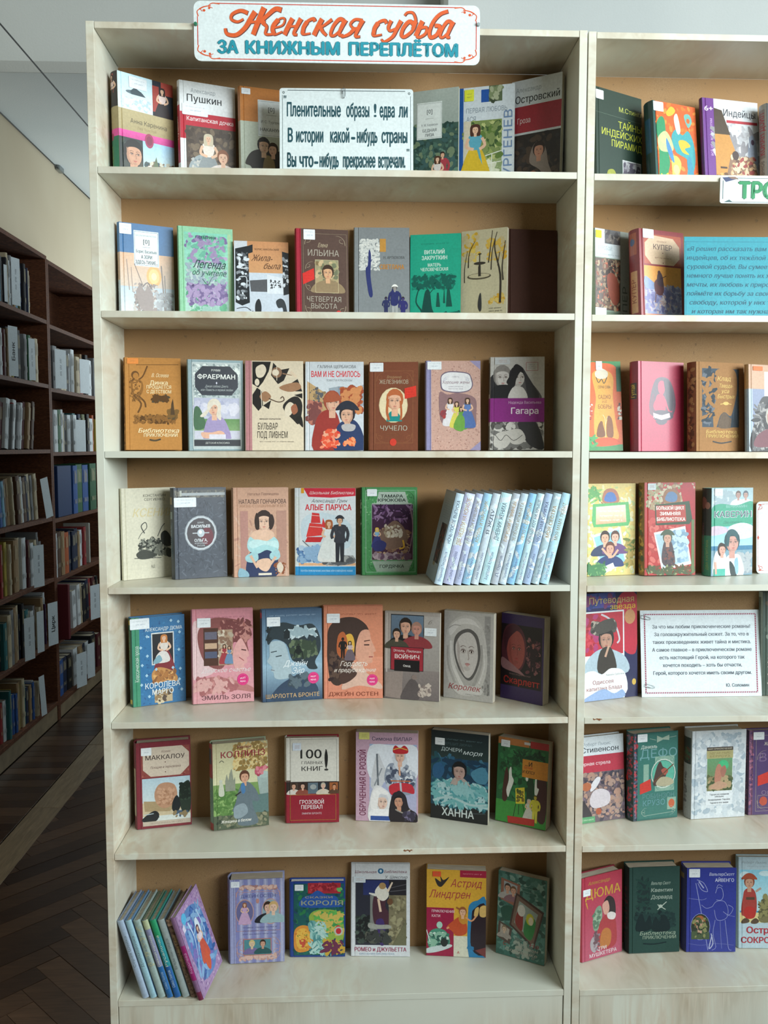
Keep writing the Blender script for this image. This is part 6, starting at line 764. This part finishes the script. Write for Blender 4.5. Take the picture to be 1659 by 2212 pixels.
bk('l2', 'green hardcover with flowered spine edge, round portrait and silver ornament', '2f6860', lambda a: a.r(0, 0, 8, 100, '3c4854').d(0, 2, 9, 98, 30, 3, 'a85c6c 6c6a84 b8444c', seed=1).r(10, 2, 98, 98, '3a736a').s_('36,7 50,9', .8, 'a9bcae').s_('80,7 96,6', .8, 'a9bcae').p('52,4 64,7 80,4 80,10 66,9 52,12', '9fb4a4').t('Даниэль', 34, 16, 4, 'c9d3cc', 36, .012, .2).t('ДЕФО', 56, 24, 10, '6f9ca0', 84, 0).r(22, 36, 34, 60, '86a898').r(48, 28, 92, 68, '86a898').corners(50, 29, 91, 67, 6, '3a736a', 1).e(67, 48, 28, 17, 'c4d0c4').e(67, 48, 26, 15.6, '3a736a').e(67, 48, 25, 15, '5fae98').b('44,60 52,40 60,34 66,40 76,44 70,54 60,60', '4c3c38').b('50,60 62,52 84,54 90,60 70,63', 'b0a88c').b('62,44 72,42 78,46 70,50', 'a8584c').s_('44,58 90,38', 2.4, '6a4a34').p('14,58 38,53 40,66 14,70', 'c83c34').lines(17, 60, 35, 3, 3, 'a82c2c').t('РОБИНЗОН', 56, 73, 5.6, '5f8c8c', 72, 0).t('КРУЗО', 46, 80.5, 6.6, '6a98a0', 50, 0).r(76, 76, 96, 90, '8aa898').e(86, 83, 7, 5, 'c0603c').corners(18, 86, 94, 96, 6, 'a9bcae', .8).s_('22,95 90,93', .8, 'a9bcae'), st=(8, 1, 30, 10), m='gloss', spine=lambda a: a.r(0, 0, 100, 100, '1f3c3c').d(40, 2, 100, 98, 60, 10, 'a8505c 5f5c74 b8343c 2f5450', seed=2).r(10, 50, 60, 55, 'c02c2c'))
bk('l3', 'white marbled hardcover with gold and green central picture panel', 'd3dadf', lambda a: a.d(2, 2, 98, 98, 130, 6, 'b9c4cc dbe2e6 a8b8c4 c9d3da', seed=2).r(27, 20, 76, 85, 'e0e6ea').r(27, 19, 76, 23, '4c4440').t('МИР ПРИКЛЮЧЕНИЙ', 51.5, 21, 1.6, 'cfc8b0', 44, .01).r(27, 23, 76, 32, 'b0a878').t('ЭДГАР РАЙС', 51.5, 26, 2.2, '8a7c4c', 40).t('БЕРРОУЗ', 51.5, 29.5, 2.4, '8a7c4c', 36).r(28, 32, 75, 69, '6a9a70', '7a7a54').d(28, 50, 75, 69, 30, 5, '8f8460 5c6444 b09c78 4a5a3c', seed=1).e(58, 40, 10, 6, '4cb880').b('42,58 44,44 50,38 56,44 54,56 48,62', 'b8806c').b('52,46 60,40 64,46 58,54', 'a87464').b('34,64 50,58 66,62 56,67 38,67', 'c09a80').t('Тарзан из племени', 51.5, 73, 1.8, '4a4a54', 36, .01).t('обезьян', 51.5, 75.5, 1.8, '4a4a54', 16, .01).t('Возвращение Тарзана', 51.5, 79, 1.8, '4a4a54', 40, .01).t('Тарзан и его звери', 51.5, 82.5, 1.8, '4a4a54', 34, .01), spine=lambda a: a.r(0, 0, 100, 100, 'a8acb0').r(8, 8, 94, 38, '2c3430').d(10, 20, 90, 36, 12, 14, '3f5c40 5a3c30').d(30, 48, 70, 90, 12, 12, '6a6c70 8a8c90', st=1.4))
bk('l4', 'violet hardcover with silver ornament and red tag at the end of the sixth shelf', '54406c', lambda a: a.r(0, 0, 8, 100, '7a5470').d(0, 2, 9, 98, 20, 3, 'a86c84 54406c').f(14, 6, 96, 96, .6, 'a89c8c').t('Жюль', 40, 16, 4, 'c9c0b4', 20, .01, .2).t('ВЕРН', 56, 32, 10, '7a6488', 70).corners(17, 24, 95, 94, 9, 'a89c8c', .9).p('18,54 40,49 42,62 18,66', 'c83c34').t('ОСТРОВ', 56, 74, 5, '8a7490', 60).e(30, 84, 8, 5.4, 'b8503c').f(18, 77, 44, 92, .6, 'a89c8c'), st=(8, 2, 30, 11), spine=lambda a: a.r(0, 0, 100, 100, '4c3258').d(10, 4, 90, 96, 24, 14, '8a5470 3c2c54'))
# bottom shelf
bk('n1', 'red hardcover with long-haired swordsman and yellow author name, turned by the upright', 'b83c50', lambda a: a.r(0, 0, 100, 100, 'b3384c', 'b4546c').t('Александр', 42, 8, 4, 'b8903c', 54, .01, .2).t('ДЮМА', 52, 21, 11, 'c9a43c', 88, .006).s_('10,30 14,38', 3, 'c9a43c', 1).b('26,54 34,40 46,38 50,50 42,64 30,66', '7f9c84').d(26, 42, 48, 64, 20, 4, '9ab498 5c7a64', seed=1).b('36,78 44,58 60,50 80,54 86,70 84,88 60,92 40,88', 'a83a40').b('44,86 48,70 60,66 72,72 70,86 56,90', 'b8743c').b('52,46 54,34 66,28 80,34 84,48 80,56 72,50', '2e2426').b('50,38 56,34 64,34 68,44 62,50 54,48', 'd3a090').b('62,50 72,48 84,52 80,58 66,56', 'dcd3d0').s_('22,84 44,92', 2, 'c9c4c4').b('20,78 30,72 38,82 32,92 22,88', 'a8a0a4').d(26, 66, 44, 90, 16, 4, '6a4c54 8f7a84').t('ТРИ', 50, 89, 4.4, 'e9dfe3', 20, .008).t('МУШКЕТЕРА', 52, 95, 4.4, 'e9dfe3', 68, .008), st=(2, 14, 20, 22), m='gloss', back='8a2838')
bk('n2', 'dark green cloth hardcover with black silhouettes and silver lettering', '2a4842', lambda a: a.b('16,36 20,20 26,10 30,24 38,12 40,44 28,40', '1c3030').d(14, 14, 42, 50, 26, 3, '1c3030 20403a', st=3).t('Вальтер Скотт', 62, 19, 3.6, 'a3b4a8', 38, .008, .25).t('Квентин', 64, 27, 4.4, 'a9b8ac', 42, .008, .15).t('Дорвард', 64, 35, 4.4, 'a9b8ac', 42, .008, .15).s_('56,50 74,41', 1.6, 'b3c0b4').s_('56,44 72,50', 1.6, 'b3c0b4').e(62, 46, 4, 2, 'b3c0b4').d(12, 52, 92, 72, 80, 4, '16282a 1c3434 213c3a', st=2, seed=2).b('14,74 18,58 26,54 32,64 40,56 44,72', '16282a').b('46,74 52,58 60,64 66,56 76,60 80,74', '16282a').t('Библиотека', 56, 77, 4.4, '9cae9c', 70, .008, .25).t('ПРИКЛЮЧЕНИЙ', 60, 82, 3.8, '9cae9c', 66, .012).s_('28,89 50,90 74,88', 2, '14262a'), m='cloth', spine=lambda a: a.r(0, 0, 100, 100, '1c2a2a').d(10, 20, 90, 96, 20, 14, '4c2c30 243a38', st=1.4))
bk('n3', 'royal blue hardcover with pale line-drawn knight and small oval portrait', '2f3a94', lambda a: a.t('ВальтерСкотт', 70, 7.5, 3.6, 'c4c9e3', 50, .012, .2).t('АЙВЕНГО', 76, 14.5, 4, 'd6daf0', 38, .012).s_('18,18 32,60 44,98', 1.4, '8f96cc').s_('20,14 34,18 42,28 30,26 22,18', 1.2, '9aa0d0').s_('24,16 34,24', 2.4, 'a8aed6').s_('58,30 62,24 70,24 74,32 70,38 60,38', 1, '9aa0d0').s_('60,24 64,20 72,22', 1, '9aa0d0').s_('52,46 60,40 76,40 84,50 80,60 62,62 56,50', 1, '8f96cc').s_('52,46 40,48 30,44', 1, '8f96cc').s_('84,44 94,48 86,56 74,52', 1, '8f96cc').s_('58,62 54,78 60,94 52,98', 1, '8f96cc').s_('78,62 82,80 86,96 92,98', 1, '8f96cc').s_('68,62 70,84 72,96', .8, '7a82c0').s_('4,36 30,38 40,36', 1, '7a82c0').s_('80,56 98,58', .8, '7a82c0').s_('4,90 30,92 60,90 96,92', .8, '6c74b4').s_('50,78 54,90 46,96 52,80', 2, 'b4b9dc').e(28, 70, 20, 16, '8f96cc').e(28, 70, 19, 15.4, '2a3428').clip(10, 55, 47, 85).bust(27, 58, 30, '46583c', 'c9a088', 'a8663c').d(12, 58, 46, 84, 16, 4, '4c5c3c 2a3428 8a8c5c').clip(), st=(4, 1, 26, 11), spine=lambda a: a.r(0, 0, 100, 100, '1f2868').r(30, 8, 80, 14, '8a7a4c'))
bk('n4', 'pale blue children hardcover with red-clad cartoon pirate and big red title', 'b8ced8', lambda a: a.t('Роберт Льюис Стивенсон', 48, 6, 2.6, '8a98a4', 84, 0, .2).lines(16, 10, 90, 1, 2, '9aa8b4', .9).r(2, 14, 100, 60, '8fd0e6', 'b9dce0').r(2, 60, 100, 72, 'dccf94').r(2, 59, 100, 61, '4c9cc0').e(12, 20, 10, 4, 'cfe8ee').e(50, 18, 12, 3, 'cfe8ee').b('6,64 8,44 12,36 24,34 32,40 34,54 30,62', 'a8443c').b('10,58 20,54 32,58 30,66 20,68 12,66', 'b8342f').s_('32,38 42,34', 4, 'b89c8c').head(20, 28, 13, 'c99a80', '8a4a34', hat='a85038').r(14, 44, 30, 47, '5a4434').b('6,70 12,67 20,69 18,72 6,73', '5a4838').b('24,70 32,67 38,70 34,73 24,73', '5a4838').b('38,70 42,52 50,44 58,52 60,70', '7a7450').e(50, 44, 5, 4, '8f8a5c').d(36, 46, 60, 68, 20, 4, '8f8a5c 5f5c40').b('56,30 66,22 74,26 72,40 62,44', 'b4d0b0').b('68,36 80,32 84,56 76,60', '3f8abc').t('Остров', 46, 80, 7, 'b02c3c', 62, .03).t('СОКРОВИЩ', 50, 91, 6.4, 'b02c3c', 90, .03), spine=lambda a: a.r(0, 0, 100, 100, '9ab8c4'))

# ---------------------------------------------------------------- signs on the shelf fronts
def flourish(a, fx, fy, x, y):
    c = 'd8582c'
    a.s_([(x + fx * .6, y + fy * 22), (x + fx * .2, y + fy * 14), (x + fx * 1.2, y + fy * 10), (x + fx * 2, y + fy * 14)], .4, c, .2).s_([(x + fx * 8, y + fy * 1), (x + fx * 5.4, y + fy * 0), (x + fx * 4.2, y + fy * 5), (x + fx * 5.6, y + fy * 8)], .4, c, .2).s_([(x + fx * 1, y + fy * 10), (x + fx * 2.6, y + fy * 6), (x + fx * 5, y + fy * 4)], .5, c, .3).e(x + fx * 2.6, y + fy * 12, .5, 2.2, c).e(x + fx * 4.4, y + fy * 8, .4, 2, c)
def banner(a):
    for y in (4, 96): a.s_([(7, y), (93, y)], .3, 'c9402c', straight=True)
    for x in (1.3, 98.7): a.s_([(x, 26), (x, 74)], .3, 'c9402c', straight=True)
    for fx, x in ((1, 1), (-1, 99)):
        flourish(a, fx, 1, x, 4); flourish(a, fx, -1, x, 96)
    # brush-lettered headline: each letter a few strokes (x in units of letter body), first a dark shadow then the orange
    def st(dx, dy, c, ex):
        def g(x, w, strokes):
            for s_, w0, w1 in strokes:
                a.s_([(x + px * w + (12 - py) * .26 + dx, 18 + py * 3.3 + dy) for px, py in pp(s_)], w0 * 1.22 + ex, c, w1 * 1.22 + ex, k=6)
        V = 1.35
        g(13.4, 1.18, [('4,2.4 1.4,1.2 -.8,3 -.6,5.6 1.6,6.8 3.2,5.4', 1.1, .6), ('-1.6,10.2 -.4,13 2.6,13.4 4.6,10 5.4,6 6.2,1.6', .8, 1.6), ('8.6,-.6 8.2,6 8.0,13.2', 1.6, 1.4), ('5.6,7 8,6.6 10.6,6.8', .7, .7), ('14.4,.6 12.4,0 10.8,2.6 9.4,6.4 11.4,9 11.8,12.6 14,12.8', 1.4, .6)])
        g(29.2, 1, [('.4,9.6 3.4,8.2 3.6,5.2 2,4.6 .4,7 .2,10.4 1.4,13 4.2,11.4', .5, .5), ('1.2,5.4 .2,8 .3,10.4 1.4,12.8', 1.3, 1.2)])
        g(34.4, 1, [('1.2,4.6 .6,9 .2,13', V, V), ('.6,8.8 3.6,8.4', .6, .6), ('4.4,4.6 3.8,9 3.6,12.4 5,12.8', V, .6)])
        g(40.6, 1, [('3.8,6 2.8,4.6 1,6 .2,9 .6,12.4 3.6,12', 1, .5), ('.9,6.2 .3,9 .7,12', 1.2, 1.1)])
        g(45.6, 1, [('1.2,4.6 .6,9 .2,13', V, V), ('5,4.8 2.6,8 1,8.8', .9, .5), ('1.6,8.6 3,11 5,13', 1.2, .7)])
        g(51.6, 1, [('3.6,5.4 1.8,4.6 .4,8 .4,12.4 2,12.8 3.6,10', 1.2, .6), ('4.2,4.8 3.6,9 3.6,12.4 5.2,12.6', V, .6)])
        g(57.4, 1, [('5,4.8 4.4,9 4.2,13 6,13.2', V, .6), ('4.8,5 2,4.6 .8,7 2.4,9 4.4,8.8', .8, .6), ('3,9 1.6,12 -.8,13.4 -1.4,12', 1.1, .5)])
        g(67.6, 1, [('4.2,6.4 3,4.8 1,6 .2,9 .6,12.6 3.8,12', 1, .5), ('.9,6.2 .3,9 .7,12', 1.3, 1.1)])
        g(72.8, 1, [('.4,4.8 .2,8.4 1.4,10 3.4,8.6', 1.1, .6), ('4.2,4.8 3.6,9 3,13 .6,15.6 -1,14.4', 1.3, .5)])
        g(78.6, 1, [('3.4,6.4 1.6,5.2 .2,8.4 .4,12.2 2,12.8 4,9.6 4,5 2,1 -.2,.6 -1,2.2', 1.2, .6), ('4,5 4,9', 1.3, 1.1)])
        g(84.2, 1, [('1,4.8 .6,9 .4,12.6', V, V), ('.6,8.6 3.2,8 3.8,11 2,13 .6,12.6', .8, .8)])
        g(89.0, 1, [('4.6,-.4 2,1.2 .4,5 .2,10 1.4,13 3.4,11.6 3.6,7.6 1.4,7', 1, 1.1)])
        g(94.0 - .4, 1, [('2.8,5.4 1.2,4.8 .2,8 .2,12.2 1.6,12.8 3,10', 1.1, .6), ('3.4,4.8 3,9 3,12.6 4.2,12.8', 1.3, .6)])
    a.cl = (0, 0, 100, 100)
        # squeeze the headline drawn on 13..98 into 10.5..90
    n0 = len(a.V); st(.22, .5, '6b3a34', .28); st(0, 0, 'de5f2a', 0)
    for i in range(n0, len(a.V)): x, y = a.V[i]; a.V[i] = (10.8 + (x - 12) * .918, 11.5 + (y - 18))
    for c, bb, ex in (('45626c', .068, .5), ('1f93a6', .046, 0)):
        for s, x, w in (('ЗА', 11.7, 6.8), ('КНИЖНЫМ', 34.2, 32.4), ('ПЕРЕПЛЁТОМ', 73, 38)): a.t(s, x, 76, 21, c, w, bb)
card('title_board', 'white title board with orange script and teal capitals pinned to the bookcase top', None, 'dfe9ea', banner, r=.014, pos=(.2035, -.0045, 2.2085, .587, .1185), th=.0022)
o = bpy.data.objects['title_board']; o.rotation_euler = (0, math.radians(-.1), 0)
def pin(x, z, c, lb):
    bm = bmesh.new(); bmesh.ops.create_cone(bm, cap_ends=True, segments=14, radius1=.0042, radius2=.003, depth=.004, matrix=Matrix.Translation((x, -.0072, z)) @ Matrix.Rotation(math.radians(90), 4, 'X'))
    me = bpy.data.meshes.new('pin'); bm.to_mesh(me); bm.free(); me.materials.append(mat('pin_' + c, m_plain(c), .35)); o = bpy.data.objects.new('drawing_pin', me); COL.objects.link(o); tag(o, lb, 'pin')
pin(.2072, 2.2805, '2f7a5c', 'green drawing pin at the left edge of the title board')
pin(.7868, 2.2900, 'a3b0b0', 'pale drawing pin at the right edge of the title board')
card('shelf_sign', 'small white sign with green capitals on the front edge of the second bookcase', None, 'dfe9ea', lambda a: a.s_('1.5,14 1.5,84', .35, '2c4a4c', straight=True).s_('5,5 99,5', .25, '2c4a4c', straight=True).s_('3,95 99,95', .25, '2c4a4c', straight=True).p('1,3 6,0 9,8 3,20', '3c466c').p('4,0 8,0 10,10 6,8', '8a6c5c').p('2,96 5,86 7,96', '3c5a5c').t('ТРОПОЮ', 33.2, 50, 62, '2c5c44', 46, .07).t('ТРОПОЮ', 33.2, 50, 60, '1f8a54', 45.4, .05), r=.005, pos=(1.3048, -.0045, 1.9360, .40, .0548), th=.0022)

# ---------------------------------------------------------------- dark wooden bookcases along the aisle, books by the spine
XF = -1.0; LV = [2.375, 2.055, 1.735, 1.408, 1.063, .752, .43, .105]
SHN = ['top', 'second', 'third', 'fourth', 'fifth', 'sixth', 'bottom']
def darkcase(label, y0, y1, dz):
    t = empty('dark_bookcase', label, 'bookcase', (XF, y0, 0)); L = y1 - y0; p = .019; d = .27
    for yy in (0, L - p): box('side_panel', (-d, yy, 0, 0, yy + p, LV[0] + dz), 'dark', t, .0008)
    box('back_panel', (-d, p, .1, -d + .005, L - p, LV[0] - .01 + dz), 'dark', t)
    box('top_board', (-d, p, LV[0] - .02 + dz, 0, L - p, LV[0] + dz), 'dark', t, .0008)
    for k in range(1, 8): box('shelf', (-d + .006, p + .0005, LV[k] - .02 + dz, -.001, L - p - .0005, LV[k] + dz), 'dark', t, .0008)
    box('plinth_board', (-.02, p + .001, .002, -.004, L - p - .001, LV[7] - .021 + dz), 'plinth', t, .0008, label='pale worn plinth board'); return t
darkcase('dark brown bookcase full of books, nearer of two along the aisle wall', 1.62, 2.605, 0)
darkcase('dark brown bookcase full of books, farther one with an empty top shelf end', 2.607, 3.60, -.014)
PAL = dict(w=('white', 'c9cdd0'), c=('cream', 'b5a78c'), t=('tan', '8f7454'), b=('blue', '2b4f8c'), n=('navy', '1f2740'), k=('black', '1d1c20'), r=('red', '8a2a2c'), m=('maroon', '4f1f24'), g=('green', '2f5a3c'), y=('yellow', 'b0a04a'), e=('grey', '77787a'), o=('orange', 'a8542c'), s=('sky blue', '6f9cb4'), p=('purple', '54385f'), l=('olive', '5f6240'), a=('teal', '2c6468'), h=('brown', '4c3426'))
ORD = 'first second third fourth fifth sixth seventh eighth ninth tenth eleventh twelfth thirteenth fourteenth fifteenth sixteenth seventeenth eighteenth nineteenth twentieth twenty-first twenty-second twenty-third twenty-fourth twenty-fifth twenty-sixth'.split()
_mesh = {}
def spine_book(c, y, z, t, H, D, lean, lab, group, x=None, txt=False):
    key = (c, round(t, 3), round(H, 2), round(D, 2)); root = None
    if key not in _mesh:
        V, F, C = [], [], []; W = D; case = hx(PAL[c][1]); pg = hx('b9ae98')
        def add(v, f, cc): n = len(V); V.extend(v); F.extend(tuple(n + i for i in q) for q in f); C.extend([cc] * len(v))
        add(*boxv(-W, 0, 0, -.002, .0016, H), case); add(*boxv(-W, t - .0016, 0, -.002, t, H), case); add(*boxv(-W + .004, .0016, .003, -.004, t - .0016, H - .003), pg)
        k = 4; v = []
        for i in range(k + 1): yy = t * i / k; xx = -.002 + .003 * math.sin(math.pi * i / k) ** .6 if 0 < i < k else -.002; v += [(xx, yy, 0), (xx, yy, H), (xx - .0018, yy, H), (xx - .0018, yy, 0)]
        f = []
        for i in range(k): b = 4 * i; f += [(b, b + 4, b + 5, b + 1), (b + 1, b + 5, b + 6, b + 2), (b, b + 3, b + 7, b + 4)]
        add(v, f, case)
        light = c in 'wcsye'; ink = hx('55504c' if light else 'a89c7c')
        for z0, z1 in ((.62, .9), (.2, .3)):
            q = R.uniform(.3, .42); add([(.0014, t * (.5 - q), H * z0), (.0014, t * (.5 + q), H * z0), (.0014, t * (.5 + q), H * z1), (.0014, t * (.5 - q), H * z1)], [(0, 1, 2, 3)], tuple(a * .8 + b * .2 for a, b in zip(case, ink)))
            for j in range(3): yy = t * (.36 + .12 * j); a0 = H * (z0 + .02); a1 = H * (z1 - .02 - .03 * j); add([(.0016, yy, a0), (.0016, yy + t * .05, a0), (.0016, yy + t * .05, a1), (.0016, yy, a1)], [(0, 1, 2, 3)], ink)
        me = obj('book', V, F, 'cloth', None, C); _mesh[key] = me.data; o = me
    else: o = bpy.data.objects.new('book', _mesh[key]); COL.objects.link(o)
    o.matrix_world = Matrix.Translation((XF - .012 if x is None else x, y, z + .0004)) @ Matrix.Rotation(lean, 4, 'X')
    tag(o, lab, 'book', group); return o
def row(case, k, y0, y1, seq, h=.205, lean=0., t=.021, dz=0, hv=.016):
    z = LV[k + 1] + dz; n = len(seq); rr = random.Random(case * 10 + k); ws = [rr.uniform(.6, 1.5) for _ in seq]; sc = (y1 - y0) / sum(ws); y = y0
    for i, c in enumerate(seq):
        tk = ws[i] * sc; H = min(h + rr.uniform(-hv, hv), .285); D = rr.uniform(.14, .18)
        fr = n - i - 1
        lab = '%s %s spine, %s from the far end, %s shelf of the %s dark bookcase' % ('thick' if tk > .028 else 'thin' if tk < .017 else 'medium', PAL[c][0], ORD[min(fr, 25)], SHN[k], ('nearer', 'farther')[case])
        tt = max(tk * math.cos(lean) - .0012, .006)
        spine_book(c, y, z + (tt * math.sin(-lean) if lean < 0 else 0), tt, H, D, lean, lab, 'books on the %s shelf of the %s dark bookcase' % (SHN[k], ('nearer', 'farther')[case]), x=XF - rr.uniform(.01, .035)); y += tk
def tagcard(y, z, wd, h, txt, lb, lean=0., x=.004, ang=-.32):
    t = empty('shelf_label', lb, 'label', (XF + x, y, z)); t.rotation_euler = (lean, 0, ang)
    v, f = boxv(-.0006, 0, 0, 0, wd, h); obj('card_sheet', v, f, 'card', t, [hx('cdd6dc')] * 8)
    if txt == '~': a = Art(wd, h); rr = random.Random(int(y * 1e3)); a.emit([[(42, q), (42 + rr.choice((12, 18)), q), (42 + 16, q + 1), (42, q + 1)] for q in [24 + 2.3 * j for j in range(20) if j % 7 < 5]], '5a6068'); a.build('card_print', 'card', t, lambda u, vv, d: (d, u * wd, vv * h))
    elif txt: a = Art(wd, h); a.tv(txt, 50, 50, 34, '26282c', min(80, 10 + len(txt) * 7), .03); a.build('card_print', 'card', t, lambda u, vv, d: (d, u * wd, vv * h))
    return t
Y0, Y1 = 1.95, 2.58
row(0, 0, Y0, 2.45, 'ekcmwpsekcweptslbkgmnc', .22)
row(0, 1, Y0, 2.48, 'nkwcmtkcynkwescgtc', .215)
row(0, 2, 2.02, 2.44, 'mwerwecwmthkc', .215, -.16)
row(0, 3, 1.97, 2.46, 'bbshtcthcwhncec', .215, .10, hv=.012)
row(0, 4, 1.93, 2.46, 'grkycntcwmwacee', .22, hv=.03)
row(0, 5, 1.93, 2.52, 'kacetcnkacwehctepw', .23, hv=.03)
row(0, 6, 1.93, 2.36, 'rwayebbtycantbwc', .20, hv=.03)
row(1, 1, 2.64, 3.50, 'wehcckwwcrtkcwem', .215, dz=-.014, hv=.025)
row(1, 2, 2.64, 3.50, 'wwgwcekwwanltkrwoyt', .205, dz=-.014, hv=.02)
row(1, 3, 2.98, 3.46, 'bgbgb', .27, dz=-.014, hv=.005)
row(1, 4, 2.66, 3.20, 'whtonknntwr', .22, dz=-.014, hv=.02)
row(1, 5, 2.92, 3.42, 'wewckwnrmhk', .215, .06, dz=-.014, hv=.02)
row(1, 6, 2.70, 3.40, 'bnkwtnwknm', .20, dz=-.014, hv=.02)
def bigbook(name, c, lab, b, group=None):
    o = box(name, (0, 0, 0, b[3], b[4], b[5]), None, None, .002); o.data.materials.append(M['cloth']); at = o.data.color_attributes.new('Col', 'FLOAT_COLOR', 'POINT'); at.data.foreach_set('color', list((*hx(c), 1)) * len(o.data.vertices)); o.location = b[:3]; return tag(o, lab, 'book' if 'binder' not in name else 'binder')
bigbook('binder', '20385f', 'wide dark blue binder showing its cover on the fourth shelf of the farther dark bookcase', (XF - .20, 2.66, LV[4] - .0135, .165, .045, .275))
bigbook('binder', '1f3660', 'second dark blue binder standing right behind the wide one', (XF - .19, 2.72, LV[4] - .0135, .175, .22, .27))
bigbook('box_file', '191a1c', 'small black box alone on the top shelf of the farther dark bookcase', (XF - .21, 2.78, LV[1] - .0135, .12, .05, .155))
bigbook('album', '5c1c24', 'tall dark red album jutting out over the upright between the dark bookcases', (XF - .16, 2.636, LV[6] - .0135, .21, .03, .29))
bigbook('album', '8f9290', 'pale wide album lying slanted on the third shelf of the nearer dark bookcase', (XF - .20, 1.96, LV[3] + .0005, .17, .05, .235))
bigbook('book', 'a8a9a0', 'pale crinkled booklet, its cover showing on the fifth shelf of the farther dark bookcase', (XF - .17, 3.25, LV[5] - .0135, .15, .02, .235))
for a_ in ((2.055, LV[2] + .001, .06, .22, 'Банк', 'white divider card with bold black writing, second shelf of the nearer dark bookcase', .0, .012),
           (2.035, LV[1] + .001, .02, .16, '', 'narrow blank white card nearest the photographer on the nearer top shelf', 0, .010), (2.115, LV[1] + .001, .055, .21, '~', 'white divider card with small black writing on the nearer top shelf', 0, .012),
           (2.30, LV[2] + .001, .045, .195, '~', 'narrow white divider card, second shelf of the nearer dark bookcase', 0, .010), (2.44, LV[4] + .004, .055, .20, '', 'tilted blank white card at the end of the fourth nearer shelf', .20, .02),
           (2.25, LV[5] + .001, .075, .20, '~', 'wide white divider card on the fifth nearer shelf', 0, .02), (2.12, LV[6] + .001, .07, .2, '~', 'white divider card near the frame side of the sixth nearer shelf', 0, .016), (2.28, LV[6] + .001, .05, .2, '', 'blank white divider card in the middle of the sixth nearer shelf', 0, .016), (2.42, LV[6] + .001, .075, .215, 'Цирк', 'white divider card with bold black word at the end of the sixth nearer shelf', 0, .02),
           (2.325, LV[7] + .001, .04, .2, '', 'white divider card at the end of the lowest nearer shelf', .08, .010),
           (2.66, LV[2] - .013, .09, .20, '~', 'white divider card at the start of the second farther shelf', 0, .010), (3.06, LV[2] - .013, .09, .19, '', 'white divider card in the middle of the second farther shelf', 0, .010), (2.96, LV[3] - .013, .09, .175, '', 'white divider card on the third farther shelf', 0, .010),
           (3.14, LV[6] - .013, .09, .20, '~', 'white divider card with small writing on the sixth farther shelf', 0, .012), (2.86, LV[7] - .013, .09, .19, '~', 'long white divider card lettered on the lowest farther shelf', 0, .012), (3.06, LV[7] - .013, .07, .2, '', 'blank white divider card on the lowest farther shelf', 0, .010)):
    tagcard(*a_[:6], lean=a_[6], x=a_[7])
bpy.data.objects.remove(_fo)
